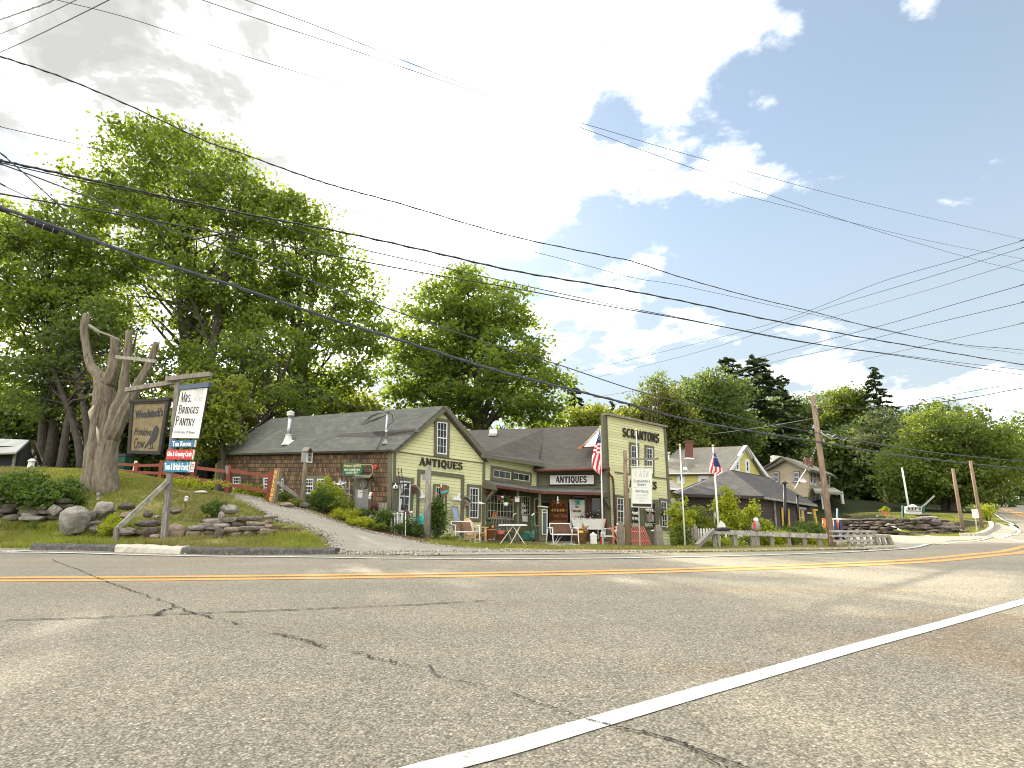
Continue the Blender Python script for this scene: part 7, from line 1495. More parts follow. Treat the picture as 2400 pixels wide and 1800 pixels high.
vc = thing('garden_table', gon(968, 21.9), 'narrow teal topped table holding small ornaments under the left gable window', 'table'); b = MB(); b.bar(at(952, 1211, 21.7), at(983, 1213, 22.1), .30, .03, (0, 0, 1)); b.build('top', 'teal_dark', vc); b = MB()
for a in (954, 981): b.bar(at(a, 1212, 21.8), gon(a, 21.8), .04)
b.build('leg', 'teal_dark', vc)
b = MB(); b.ball(at(964, 1201, 21.7), .07, (1, 1, .9)); b.tube([at(963, 1205, 21.7), at(963, 1211, 21.7)], .02, 6); tag(b.build('globe_ornament', 'white_trim', smooth_=True), 'white globe standing on the teal table', 'ornament')
b = MB(); b.rock(at(952, 1200, 21.4), (.10, .1, .12), 5); b.rock(at(955, 1208, 21.4), (.08, .08, .08), 6); tag(b.build('dried_arrangement', 'wicker'), 'brown dried arrangement on the left end of the teal table', 'ornament')
# ------------------------------------------------------------------ goods in front of the shops
def adirondack(name, lb, mat, c, rz, s=1.0):
    t = thing(name, c, lb, 'chair'); R = Matrix.Rotation(rz, 3, 'Z'); P = lambda x, y, z: Vector(c)+R@Vector((x*s, y*s, z*s))
    for i in range(6):
        x = (i-2.5)*.092; h = .98-.055*abs(i-2.5)**1.3; b = MB(); b.prism([P(x-.042, .12, .24), P(x+.042, .12, .24), P(x*1.12+.042, .42, h-.03), P(x*1.12, .435, h), P(x*1.12-.042, .42, h-.03)], R@Vector((0, .025, 0))); b.build('back_slat', mat, t)
    b = MB()
    for i in range(5): y = -.32+i*.105; z = .36-.03*i; b.bar(P(-.27, y, z), P(.27, y, z), .09*s, .022*s)
    b.build('seat', mat, t)
    for sx in (-1, 1):
        b = MB(); b.prism([P(sx*.27, -.36, .36), P(sx*.27, -.36, .26), P(sx*.27, .5, .02), P(sx*.27, .58, .02), P(sx*.27, .1, .26)], R@Vector((.025, 0, 0))); b.build('side_rail', mat, t)
        b = MB(); b.bar(P(sx*.31, -.33, 0), P(sx*.31, -.33, .55), .03*s, .09*s, R@Vector((0, 1, 0))); b.build('leg', mat, t)
        b = MB(); b.prism([P(sx*.25, -.42, .56), P(sx*.40, -.42, .56), P(sx*.36, .36, .56), P(sx*.30, .36, .56)], (0, 0, .025)); b.bar(P(sx*.31, .3, .2), P(sx*.31, .3, .56), .03*s, .05*s); b.build('arm', mat, t)
    return t
adirondack('adirondack_chair', 'turquoise slatted garden chair half hidden left of the round pole', 'teal', gon(988, 21.9)+Vector((0, 0, .12)), math.radians(-20), .86)
adirondack('adirondack_chair', 'peach painted slatted garden chair left of the porch', 'peach', gon(1112, 23.3), math.radians(48), .98)
def glider(lb, x0, x1, Y0, Y1, ytop, yseat, ybot):
    A_, B_ = at(x0, ybot, Y0), at(x1, ybot, Y1); g = thing('metal_glider', (A_+B_)/2, lb, 'garden bench'); d = (B_-A_); L = d.length; d.normalize(); n = Vector((d.y, -d.x, 0)); z0 = A_.z
    H = at(x0, yseat, Y0).z-z0; HT = at(x0, ytop, Y0).z-z0; P = lambda u, v, z: A_+d*(u*L)+n*v+Vector((0, 0, z))
    b = MB(); b.tube([P(.06, 0, H), P(.10, -.2, HT), P(.90, -.2, HT), P(.94, 0, H)], .022, 7); b.tube([P(.02, .4, H), P(.98, .4, H), P(.94, -.02, H), P(.06, -.02, H), P(.02, .4, H)], .024, 7); b.build('frame', 'white_pole', g, True)
    b = MB(); k = 26
    for i in range(k):
        u = .10+.80*(i+.5)/k; w2 = .8*L/k*.80; b.bar(P(u, -.005, H+.03), P(u*.97+.015, -.195, HT-.02), w2, .012, d)
    b.build('back_slats', 'brown_slat', g)
    b = MB()
    for i in range(8): v = .02+.37*i/7; b.bar(P(.06, v, H+.01), P(.94, v, H+.01), .042, .014)
    b.build('seat', 'brown_slat', g)
    for u in (.0, 1.0):
        b = MB(); b.tube([P(u, .42, H+.24), P(u, .42, H), P(u, .46, .12), P(u, .5, .03), P(u, .35, 0), P(u, -.35, 0), P(u, -.3, .15), P(u, -.12, H+.2)], .019, 6); b.tube([P(u, -.15, H+.24), P(u, .46, H+.24)], .024, 6); b.build('arm_frame', 'white_pole', g, True)
    b = MB(); b.tube([P(0, .4, .0), P(1, .4, 0)], .016, 5); b.tube([P(0, -.3, .0), P(1, -.3, 0)], .016, 5); b.tube([P(.1, .3, .05), P(.4, .0, H)], .012, 5); b.tube([P(.15, .35, .05), P(.55, .0, H)], .012, 5); b.build('brace', 'white_pole', g, True)
glider('white metal glider bench with brown slats in front of the peach chair', 1056, 1112, 21.8, 22.3, 1222, 1246, 1271)
glider('white metal glider bench with brown slats in front of the open porch bay', 1287, 1346, 22.6, 22.9, 1227, 1252, 1276)
ft = thing('folding_table', gon(1202, 22.0), 'white folding table with crossed legs on the lawn', 'table')
b = MB(); P = [at(1168, 1230, 22.0), at(1236, 1231, 22.1), at(1228, 1227.8, 22.9), at(1172, 1227.5, 22.8)]; P = [Vector((p.x, p.y, P[0].z)) for p in P]; b.prism(P, (0, 0, -.035)); b.build('top', 'white_pole', ft); zt = P[0].z-.035
for a0, a1, Y0, Y1 in ((1203, 1171, 22.2, 22.0), (1202, 1232, 22.2, 22.0), (1220, 1195, 22.15, 21.95), (1187, 1201, 22.7, 22.75)):
    p0 = at(a0, 1233, Y0); p0.z = zt; b = MB(); q = gon(a1, Y1); b.tube([p0, p0.lerp(q, .5), q], .017, 6); b.build('leg', 'cream_trim', ft)
pt = thing('terracotta_pot', gon(1149, 23.5)+Vector((0, 0, .0)), 'large terracotta pot of geraniums on the edge of the porch', 'plant pot'); c = at(1149.5, 1263, 23.6)
b = MB(); b.lathe(c, [(.13, 0), (.185, .34), (.215, .34), (.215, .40), (.18, .40), (.17, .36)], 16); b.build('pot', 'terracotta', pt, True)
V, _ = leafcloud([(c+Vector((0, 0, .5)), (.22, .2, .14), 1)], 22, 20, .09, .07, np.random.default_rng(3), .3); leafobj('foliage', V, 'shrub_leaf', pt); b = MB(); b.ball(at(1154.5, 1235, 23.5), .06); b.ball(at(1150, 1229, 23.6), .03); b.build('blossom', 'coral', pt)
pt = thing('ribbed_planter', at(1173.5, 1263, 23.9), 'smaller ribbed red planter right of the terracotta pot', 'plant pot'); c = at(1173.5, 1262, 23.9)
b = MB(); b.lathe(c, [(.09, 0), (.12, .16), (.17, .17), (.17, .21), (.15, .22), (.17, .30), (.14, .30)], 16); b.build('pot', 'pot_red', pt, True); b = MB(); b.ball(at(1178.5, 1248, 23.9), .07); b.ball(at(1168, 1248, 23.9), .04); b.build('blossom', 'coral', pt); b = MB(); b.tube([at(1171, 1248, 23.9), at(1171, 1238, 23.9)], [.03, .04], 6); b.build('stake', 'weathered', pt)
for lb, a, c_ in (('flat pale pebble in front of the terracotta pot', 1148, 1264.5), ('pale round pebble right of the terracotta pot', 1157, 1264)): b = MB(); b.rock(at(a, c_, 23.2), (.07, .06, .03), int(a)); tag(b.build('pebble', 'granite'), lb, 'stone')
# slatted garden bench under the shop window
gb_ = thing('slatted_bench', at(1173, 1262, 24.8), 'weathered grey slatted garden bench under the small-paned window', 'garden bench')
A_, B_ = at(1152, 1243, 24.5), at(1200, 1245, 25.4); z_ = A_.z
top = MB(); tp = [at(1150, 1215, 24.7), at(1162, 1212, 24.9), at(1175, 1211.5, 25.1), at(1188, 1213, 25.3), at(1199, 1216, 25.5)]; top.tube(tp, .035, 6); top.build('top_rail', 'weathered', gb_)
for i in range(13):
    t = (i+.5)/13; b = MB(); a = resample(tp, 27)[int(t*26)]; bt = A_.lerp(B_, t); b.bar(a, Vector((bt.x, bt.y, z_-.02)), .045, .018, (1, 0, 0)); b.build('back_slat', 'weathered', gb_)
b = MB(); b.bar(A_, B_, .05, .05)
for k in range(4): o_ = Vector((.04, -.12*k-.04, 0)); b.bar(A_+o_, B_+o_, .09, .022)
b.build('seat', 'weathered', gb_)
for p_ in (A_, B_, A_+Vector((.15, -.42, 0)), B_+Vector((.15, -.42, 0))): b = MB(); b.bar(p_, Vector((p_.x, p_.y, at(1190, 1268, 25).z-.0)), .05); b.build('leg', 'weathered', gb_)
b = MB(); b.bar(A_+Vector((.1, -.5, .24)), A_+Vector((-.03, .05, .24)), .06, .025); b.bar(B_+Vector((.1, -.5, .24)), B_+Vector((-.03, .05, .24)), .06, .025); b.build('arm', 'weathered', gb_)
# small sale sign, hanging basket, little houses, cane
so_ = thing('orange_sign', at(1159, 1213, 24.8), 'small orange and black sign standing behind the slatted bench', 'sign'); Wo = Wall((at(1155, 1200, 24.8).x, 24.8), (at(1165, 1200, 25).x, 25)); b = MB(); Wo.slab(b, [(1156, 1201), (1164, 1201), (1163, 1213), (1153, 1213)], 0, .02); b.build('panel', 'orange', so_); b = MB(); Wo.slab(b, [(1157.5, 1203), (1162.5, 1203), (1162, 1211.5), (1156.5, 1211.5)], .021, .024); b.build('centre', 'ink', so_); b = MB(); Wo.slab(b, [(1158.3, 1204.5), (1161, 1204.5), (1160, 1207.5), (1161.2, 1210), (1158, 1210), (1159, 1207.5)], .025, .03); b.build('figure', 'amber', so_)
hb = thing('hanging_basket', at(1186, 1188, 24.6), 'white hanging basket with trailing plants under the porch roof', 'hanging pot'); c = at(1185.5, 1186, 24.6)
b = MB(); b.lathe(c, [(.06, 0), (.10, .04), (.115, .15), (.10, .15)], 14); b.build('pot', 'white_trim', hb, True); b = MB(); b.tube([c+Vector((0, 0, .15)), c+Vector((0, 0, .62))], .005, 4); b.build('chain', 'black', hb)
V, _ = leafcloud([(c+Vector((0, 0, .26)), (.2, .18, .13), 1)], 20, 20, .1, .06, np.random.default_rng(4), .3); leafobj('foliage', V, 'shrub_leaf', hb)
wb = thing('birdhouse', at(1178, 1170, 24.5), 'white birdhouse with a slanted red brown roof hanging in the porch', 'birdhouse'); b = MB(); b.box(at(1177, 1169, 24.6), (.13, .14, .24)); b.build('box', 'white_trim', wb); b = MB(); b.bar(at(1167, 1163, 24.5), at(1177, 1173, 24.5), .16, .02, (0, 1, 0)); b.build('roof', 'rust_red', wb)
wb = thing('birdhouse', at(1212, 1170, 24.9), 'plain grey white box birdhouse hanging by the porch post', 'birdhouse'); b = MB(); b.box(at(1212, 1170, 24.9), (.2, .16, .24)); b.build('box', 'off_white', wb); b = MB(); b.bar(at(1208, 1164, 24.8), at(1218, 1164.5, 24.9), .22, .02); b.build('roof', 'grey_paint', wb)
b = MB(); b.tube([at(1125, 1179, 23.8), at(1138, 1181, 23.9)], [.05, .012], 8); b.ball(at(1124, 1179, 23.8), .055); tag(b.build('wooden_fish', 'white_trim', smooth_=True), 'white carved wooden fish fixed left of the porch brace', 'ornament')
b = MB(); b.ball(at(1199, 1172, 24.8), .045); b.ball(at(1201, 1171, 24.8), .03); tag(b.build('red_ornament', 'skin_red'), 'small red ornament hanging left of the box birdhouse', 'ornament')
cr = thing('leaning_cane', at(1206, 1215, 24.6), 'white curved cane handle beside the porch post', 'cane'); b = MB(); b.tube([at(1203, 1212, 24.7), at(1203.5, 1207, 24.7), at(1206, 1205, 24.7), at(1210, 1203, 24.7)], .02, 6); b.build('handle', 'white_pole', cr, True)
V, _ = leafcloud([(at(1165, 1158, 25.2), (.55, .2, .16), 1), (at(1190, 1160, 25.7), (.5, .2, .16), 1)], 30, 16, .14, .07, np.random.default_rng(6), .2); tag(leafobj('dried_garland', V, 'map_brown' if False else 'purple_leaf', None, at(1175, 1170, 25.4)), 'dried brown garland hanging under the left part of the porch roof', 'garland')
for lb, q in (('left upper paper notice on the shop door', [(1218, 1179), (1222, 1179), (1221.5, 1189), (1218, 1189)]), ('right upper paper notice on the shop door', [(1223.5, 1183), (1226, 1183), (1226, 1189), (1223.5, 1189)]), ('left lower paper notice on the shop door', [(1218, 1192.5), (1222, 1192.5), (1222, 1203.5), (1218, 1203.5)]), ('cream lower paper notice on the shop door', [(1223.5, 1193), (1228, 1193), (1228, 1200), (1223.5, 1200)])):
    b = MB(); WA.slab(b, q, .14, .145); tag(b.build('notice', 'paper'), lb, 'notice')
b = MB(); WA.slab(b, [(1219, 1208), (1232, 1209), (1232, 1223), (1219.5, 1222)], .12, .126); tag(b.build('poster', 'paper'), 'large white poster taped below the glass of the shop door', 'poster')
# green mower
mw = thing('lawn_mower', gon(1236, 22.6), 'dark green box bodied mower with a white handle grip on the lawn edge', 'mower')
b = MB(); c0 = at(1218, 1268, 22.6); c1 = at(1244, 1268, 22.7); P = [c0, c1, c1+Vector((.1, 0, .22)), c1+Vector((-.04, 0, .36)), c0+Vector((.12, 0, .36)), c0+Vector((0, 0, .24))]; b.prism(P, (.03, .42, 0)); o = b.build('body', 'mower_green', mw); bv = o.modifiers.new('bevel', 'BEVEL'); bv.width = .05; bv.segments = 3
b = MB(); b.prism([at(1241, 1258, 22.6), at(1252, 1262, 22.7), at(1254, 1240, 22.9), at(1246, 1246, 22.8)], (0, .3, 0)); b.build('motor_cover', 'mower_green', mw)
for a, r_ in ((1250, .085), (1221, .06)): b = MB(); b.lathe(at(a, 1265, 22.5), [(r_, -.03), (r_, .03), (r_*.7, .04), (r_*.7, .02), (r_*.2, .03)], 16, Matrix.Rotation(math.pi/2, 3, 'X')); b.build('wheel', 'off_white' if r_ > .1 else 'black', mw)
b = MB(); b.tube([at(1249, 1242, 22.9), at(1246, 1222, 23.3), at(1248, 1209, 23.5)], .018, 6); b.tube([at(1258, 1252, 22.8), at(1254, 1224, 23.3), at(1252, 1206, 23.5)], .018, 6); b.build('handle', 'mower_green', mw, True); b = MB(); b.tube([at(1246, 1209, 23.5), at(1252, 1203.5, 23.5)], .028, 7); b.build('grip', 'white_pole', mw, True)
# narrow cabinet
cb = thing('narrow_cabinet', gon(1273, 23.6), 'tall narrow olive cabinet with a dark glass front beside the open bay', 'cabinet'); Wc = Wall((at(1264, 1230, 24.0).x, 24.0), (at(1284, 1230, 24.2).x, 24.2))
b = MB(); Wc.slab(b, [(1266, 1189), (1283, 1190), (1283, 1269), (1266, 1269)], -.12, 0); b.build('case', 'olive_shaded_siding', cb); b = MB(); Wc.slab(b, [(1263.5, 1185), (1283.5, 1187.5), (1283.5, 1190), (1263.5, 1187.5)], -.12, .05); b.build('cornice', 'cream_trim', cb)
b = MB(); Q = Wc.pts([(1269.5, 1194), (1282.5, 1194.5), (1282, 1254), (1270, 1253)]); ringf(b, Wc, Q, .14, .03, 0, .03); Wc.slab3(b, rect(Q, .1, .11, .9, .14), 0, .028); d_ = b.build('door', 'cream_trim', cb); b = MB(); Wc.slab3(b, rect(Q, .12, .03, .88, .97), .002, .006); b.build('glass', 'sign_navy', d_)
# hutch with goods in the open bay
hu = thing('dark_hutch', WB.hit(1312, 1240, .6), 'dark red brown shelved hutch filled with curios inside the open bay', 'hutch'); Wh = WB
b = MB(); Wh.slab(b, [(1290, 1172), (1331, 1172), (1332, 1212), (1330, 1245), (1290, 1245)], .02, .05); b.build('back', 'rust_stain', hu); b = MB()
for y_ in (1187, 1199, 1213, 1229): Wh.slab(b, [(1290, y_), (1331, y_), (1331, y_+1.6), (1290, y_+1.6)], .05, .30)
b.build('shelf', 'dark_wood', hu); b = MB(); Wh.slab(b, [(1289, 1170), (1291, 1170), (1291, 1246), (1289, 1246)], .05, .31); Wh.slab(b, [(1330, 1170), (1332, 1170), (1332, 1246), (1330, 1246)], .05, .31); b.build('side', 'dark_wood', hu)
rg_ = random.Random(9); kinds = [('curio', 'amber'), ('curio', 'rust_red'), ('curio', 'off_white'), ('curio', 'wicker'), ('curio', 'teal_dark'), ('curio', 'pot_red')]; n_c = 0
names = ['amber jar', 'rusty red bottle', 'pale jug', 'wicker coloured vase', 'teal bowl', 'red tin']
where = {1187: 'on the top shelf', 1199: 'on the second shelf', 1213: 'on the third shelf', 1229: 'on the bottom shelf'}
for y_ in (1187, 1199, 1213, 1229):
    for i, a in enumerate((1294.5, 1300.5, 1307, 1313.5, 1320, 1326.5)):
        k = (i*2+y_) % 6 if y_ != 1199 else (0, 0, 2, 0, 0, 3)[i]; c = Wh.hit(a, y_-.2, .22); h_ = rg_.uniform(.09, .15); r_ = rg_.uniform(.035, .055); b = MB(); b.lathe(c, [(r_*.8, 0), (r_, h_*.4), (r_*.7, h_*.75), (r_*.3, h_*.85), (r_*.35, h_)], 10)
        tag(b.build('curio', kinds[k][1], smooth_=True), 'small curio standing among others on the shelves of the dark hutch', 'curio', 'curios on the hutch shelves')
lm = thing('wall_lamp', at(1307, 1172, 26), 'clear glass oil lamp hanging at the top of the open bay', 'lamp'); b = MB(); c = at(1307.5, 1180, 25.9); b.lathe(c, [(.02, -.02), (.07, .0), (.07, .03), (.03, .08), (.03, .10)], 10); b.build('base', 'grey_paint', lm); b = MB(); b.lathe(c+Vector((0, 0, .1)), [(.03, 0), (.045, .05), (.025, .12), (.025, .22)], 10); b.build('chimney', 'sign_white', lm, True)
# door panel with teal star and bone
pn = thing('white_door_panel', WB.hit(1353, 1235, .5), 'tall off white panel with a teal star leaning beside the open bay', 'panel'); b = MB(); WB.slab(b, [(1337, 1171), (1370.5, 1172), (1371, 1230), (1340, 1232)], .35, .40); b.build('board', 'off_white', pn); b = MB(); WB.slab(b, [(1335.5, 1171), (1338.5, 1171), (1341, 1236), (1338.5, 1236)], .34, .46); b.build('edge', 'white_trim', pn); b = MB(); c = WB.hit(1352, 1188, .42); b.ball(c, .07, (1.2, .3, .6)); b.tube([WB.hit(1342, 1196, .42), WB.hit(1345, 1198, .43), WB.hit(1352, 1198, .43), WB.hit(1359, 1198, .43), WB.hit(1362, 1196.5, .42)], [.03, .05, .03, .05, .03], 7); b.build('ornament', 'wicker', pn)
star(WB.hit(1353.5, 1177, .50), .19, 'teal', 'teal_star', 'bright teal star hung on the tall off white panel', 0, .05)
# workbench / long white drawer front
wbn = thing('long_bench', WB.hit(1382, 1270, .9), 'long off white wooden chest front standing on legs behind the flagpole', 'chest'); b = MB(); WB.slab(b, [(1340, 1214), (1419, 1215.5), (1414, 1240), (1348, 1239)], .55, .90); b.build('body', 'off_white', wbn); b = MB(); WB.slab(b, [(1417, 1215), (1420, 1215.5), (1415, 1240), (1413, 1240)], .9, .93); b.build('red_edge', 'coral', wbn)
b = MB()
for a in (1347, 1361, 1376, 1392): b.ball(WB.hit(a, 1217, .90), .022)
b.ball(WB.hit(1359.5, 1222, .9), .018); b.build('knob', 'ink', wbn); b = MB()
for a in (1353, 1401): p_ = WB.hit(a, 1240, .8); b.bar(p_, Vector((p_.x, p_.y, fl[0].z-.02)), .07)
b.build('leg', 'weathered', wbn)
rg3 = np.random.default_rng(21); V, _ = leafcloud([(WB.hit(1388, 1205, .75), (.55, .2, .16), 1), (WB.hit(1358, 1211, .7), (.35, .15, .05), 1)], 40, 10, .12, .06, rg3, .1); bl_ = leafobj('dried_flowers', V, 'purple_leaf', None, WB.hit(1385, 1214, .75)); tag(bl_, 'tangle of dried stems with white blooms on top of the long chest', 'dried flowers'); V, _ = leafcloud([(WB.hit(1388, 1205, .85), (.55, .1, .2), 1)], 14, 5, .03, .055, rg3, .2, 1); leafobj('bloom', V, 'petal_white', bl_)
wk = thing('wicker_hamper', gon(1361, 24.0), 'tall brown wicker hamper holding a wooden star and a yellow roll', 'basket'); c = at(1361, 1274, 23.9); b = MB(); b.lathe(c, [(.22, 0), (.27, .48), (.29, .5), (.29, .54), (.25, .52)], 18); b.build('basket', 'wicker', wk, True)
star(at(1369, 1240, 23.8), .27, 'wicker', 'wooden_star', 'brown wooden star propped inside the wicker hamper', .1, .28, cat='star ornament'); b = MB(); b.tube([at(1355, 1247.5, 23.6), at(1367, 1247.5, 23.6)], .045, 9); tag(b.build('yellow_roll', 'amber', smooth_=True), 'yellow roll lying across the wicker hamper', 'roll')
ln = thing('white_lantern', gon(1391, 23.9), 'white square lantern with a pointed lid on the ground by the flagpole', 'lantern'); c = at(1391, 1274.5, 23.8); b = MB(); b.box(c+Vector((0, 0, .17)), (.26, .26, .34)); b.build('body', 'off_white', ln); b = MB(); b.lathe(c+Vector((0, 0, .34)), [(.20, 0), (.19, .02), (.05, .10), (.02, .13)], 4, Matrix.Rotation(math.pi/4, 3, 'Z')); b.build('lid', 'white_trim', ln)
rs = thing('red_stool', gon(1423, 24.4), 'low red table with a white top behind the flagpole foot', 'table'); c = at(1421, 1256.5, 24.4); b = MB(); b.box(c, (.52, .35, .03)); b.build('top', 'white_trim', rs)
for sx in (-.23, .23):
    for sy in (-.14, .14): p_ = c+Vector((sx, sy, 0)); b = MB(); b.bar(p_, Vector((p_.x, p_.y, at(1421, 1277, 24.4).z)), .035); b.build('leg', 'skin_red', rs)
mc = MB(); c = at(1413, 1256, 24.3); mc.lathe(c, [(.09, 0), (.10, .12), (.04, .20), (.05, .26), (.02, .28)], 12); tag(mc.build('white_jug', 'white_trim', smooth_=True), 'white enamel jug standing on the low red table', 'jug')
b = MB(); b.bar(at(1417, 1239, 24.8), at(1431, 1239.5, 25), .16, .03); b.bar(at(1418, 1240, 24.8), at(1418, 1262, 24.8), .03); tag(b.build('white_shelf', 'white_trim'), 'white shelf edge behind the red lattice panel', 'shelf')
# coral lattice panels and granite posts
lp_ = thing('coral_lattice', gon(1494, 24.6), 'leaning coral red slatted panel between the two granite posts', 'lattice'); WLt = Wall((at(1463, 1250, 24.6).x, 24.6), (at(1527, 1250, 25.0).x, 25.0))
for i in range(11):
    x0 = 1463+i*4.4; x1 = x0+22-i*.28; y0 = 1234; y1 = 1277.5
    if x1 > 1527: x1 = 1527
    b = MB(); WLt.slab(b, [(x0, y0), (x0+1.5, y0), (x1+1.1, y1), (x1-.5, y1)], .0, .02); b.build('slat', 'coral', lp_)
for i in range(4):
    yb = 1277.5; x0 = 1463; y0 = 1244+i*8.5; b = MB(); WLt.slab(b, [(x0, y0), (x0+1.5, y0), (x0+(yb-y0)*.5+1, yb), (x0+(yb-y0)*.5-.8, yb)], .0, .02); b.build('slat', 'coral', lp_)
for y0 in (1244, 1266):
    b = MB(); k = (y0-1234)*.5; WLt.slab(b, [(1461+(0 if y0 > 1250 else 3), y0), (1507+k*.98, y0+1), (1507+k*.98, y0+3.2), (1461+(0 if y0 > 1250 else 3), y0+2.4)], .021, .04); b.build('rail', 'coral', lp_)
l2_ = thing('coral_lattice', gon(1440, 24.8), 'short piece of coral red slats left of the left granite post', 'lattice')
for i, (a, bb_) in enumerate((((1429, 1235), (1448, 1272)), ((1434.5, 1234.5), (1449, 1260)), ((1441, 1234), (1450, 1247)))): b = MB(); b.bar(at(a[0], a[1], 24.9), at(bb_[0], bb_[1], 24.6), .045, .02); b.build('slat', 'coral', l2_)
b = MB(); b.bar(at(1434, 1246, 24.75), at(1443, 1244, 24.75), .03, .06); b.build('rail', 'coral', l2_)
for lb, a, Y_, y0, h_, w_ in (('left granite post with a chipped top beside the coral panel', 1456, 24.3, 1222, 0, 13), ('right granite post with a tapered top in front of the shop door', 1545, 24.6, 1230, 0, 16)):
    q = gon(a, Y_); s_ = Y_/1300*w_; tz = at(a-1, y0, Y_).z; b = MB(); b.lathe(q-Vector((0, 0, .1)), [(s_*.72, 0), (s_*.70, .5), (s_*.66, (tz-q.z)*.85), (s_*.45, tz-q.z+.08), (s_*.2, tz-q.z+.1)], 4, Matrix.Rotation(math.pi/4+.1, 3, 'Z')); tag(b.build('granite_post', 'granite_post'), lb, 'stone post')
b = MB(); b.ball(at(1448, 1228.5, 24.4), .06); tag(b.build('white_ball', 'white_trim', smooth_=True), 'white ball perched by the left granite post', 'ornament')
b = MB(); b.rock(at(1445, 1245, 24.5), (.09, .08, .08), 3); b.rock(at(1447, 1237, 24.5), (.06, .06, .08), 4); tag(b.build('stuffed_toy', 'off_white'), 'pale worn figure sitting on the short coral slats', 'ornament')
b = MB(); c = at(1531, 1245, 25.3); b.lathe(c, [(.10, 0), (.12, .03), (.02, .06)], 12); tag(b.build('white_dish', 'white_trim'), 'white dish fixed left of the right granite post', 'dish')
b = MB(); b.lathe(WF.hit(1551, 1199, .25), [(.02, -.22), (.10, -.05), (.11, 0), (.02, .12)], 6); b.tube([WF.hit(1551, 1180, .2), WF.hit(1551, 1194, .25)], .008, 4); tag(b.build('carriage_lamp', 'letter_brown'), 'dark bell shaped lantern hanging before the right ground floor window', 'lantern')
b = MB(); b.ball(WF.hit(1470, 1150, .15), .12, (.9, .5, 1.3)); tag(b.build('wall_plaque', 'rust_red'), 'rusty red plaque behind the big sign pole on the false front', 'plaque')
# shop sign on a pole
sp = thing('shop_sign_post', gon(1474, 23.2), 'rough wooden pole with a cross arm holding the white shop board', 'post'); q = gon(1473, 23.2)
b = MB(); b.tube([q-Vector((0, 0, .2)), at(1467, 1150, 23.2), at(1464.5, 1056, 23.2)], [.14, .10, .075], 10); b.build('pole', 'pole_wood', sp, True); b = MB(); b.bar(at(1466, 1076, 23.1), at(1541, 1075.5, 23.3), .06, .08); b.ball(at(1541, 1074, 23.3), .06); b.build('arm', 'weathered', sp)
ss = thing('shop_board', at(1503, 1190, 23.2), "white board reading Scranton's Shops Antiques hanging from the cross arm", 'sign'); Wss = Wall((at(1480, 1150, 23.15).x, 23.15), (at(1528, 1150, 23.3).x, 23.3))
b = MB(); Wss.slab(b, [(1480, 1097), (1527, 1097), (1527, 1189), (1480, 1187)], -.02, .02); b.build('board', 'sign_white', ss); b = MB(); Q = Wss.pts([(1479.5, 1094), (1528, 1094), (1528, 1191), (1479.5, 1188.5)]); ringf(b, Wss, Q, .03, .015, -.03, .03); b.build('frame', 'cream_trim', ss); b = MB(); Wss.slab(b, [(1482, 1180), (1526, 1181), (1526, 1188), (1482, 1186.5)], .021, .026); b.build('base_band', 'frame_black' if False else 'letter_brown', ss)
b = MB(); Wss.slab(b, [(1478, 1092), (1529, 1092), (1529, 1095.5), (1478, 1095.5)], -.05, .06); b.build('top_rail', 'cream_trim', ss)
letters(Wss, [(1484, 1124), (1523, 1124.5), (1523, 1131), (1484, 1130.5)], "Scranton's", ss, 'ink', .021, .005, w=.13, serif=.10); letters(Wss, [(1493, 1132.5), (1514, 1132.5), (1514, 1138.5), (1493, 1138.5)], 'Shops', ss, 'ink', .021, .005, w=.13, serif=.10); letters(Wss, [(1488, 1147.5), (1519, 1148.5), (1519, 1154.5), (1488, 1153.5)], 'Antiques', ss, 'ink', .021, .005, w=.13, serif=.10)
b = MB(); Wss.slab(b, [(1484, 1142.5), (1523, 1143), (1523, 1143.8), (1484, 1143.3)], .021, .023); b.build('rule', 'faint_ink', ss)
for tx, y0, x0, x1 in (('ARTS & CRAFTS', 1158, 1489, 1518), ('COLLECTIBLES', 1164.5, 1489, 1517), ('GIFTS', 1171, 1497, 1509)): letters(Wss, [(x0, y0), (x1, y0+.6), (x1, y0+5), (x0, y0+4.4)], tx, ss, 'faint_ink', .021, .003, 'sans')
for j, (a0, a1) in enumerate(((1487, 1491), (1497, 1504), (1506, 1511), (1513, 1520))): letters(Wss, [(a0, 1104+j % 2), (a1, 1104+j % 2), (a1, 1118), (a0, 1118)], 'HASW'[j], ss, 'pink_ink' if j == 0 else 'faint_ink', .021, .003, w=.2)
# flagpoles and flags
def flag(name, lb, a0, Y_, yt, outline, fold, W_, seed=0):
    "outline: columns of (px_left? ) given as hoist top->fly; builds stripes as one cloth with folds"
    t = thing(name, at(outline[0][0][0], outline[0][0][1], Y_), lb, 'flag'); nu, nv = 26, 26; G = []
    for j in range(nv+1):
        v = j/nv; row = []
        for i in range(nu+1):
            u = i/nu; k = v*(len(outline)-1); k0 = min(int(k), len(outline)-2); f = k-k0
            (ax_, ay_), (bx_, by_) = outline[k0]; (cx__, cy__), (dx_, dy_) = outline[k0+1]
            L_ = (ax_*(1-f)+cx__*f, ay_*(1-f)+cy__*f); R__ = (bx_*(1-f)+dx_*f, by_*(1-f)+dy_*f)
            row.append(at(L_[0]*(1-u)+R__[0]*u, L_[1]*(1-u)+R__[1]*u, Y_+.12*math.sin(u*fold+v*3+seed)*(.3+v)))
        G.append(row)
    return t, G, nu, nv
def flagmesh(t, G, nu, nv, fn, mats):
    b = MB()
    for j in range(nv):
        for i in range(nu):
            b.cur = 'crw'.index(fn((i+.5)/nu, (j+.5)/nv)); b.add([G[j][i], G[j][i+1], G[j+1][i+1], G[j+1][i]], [(0, 1, 2, 3)])
    b.build('cloth', mats, t, True)
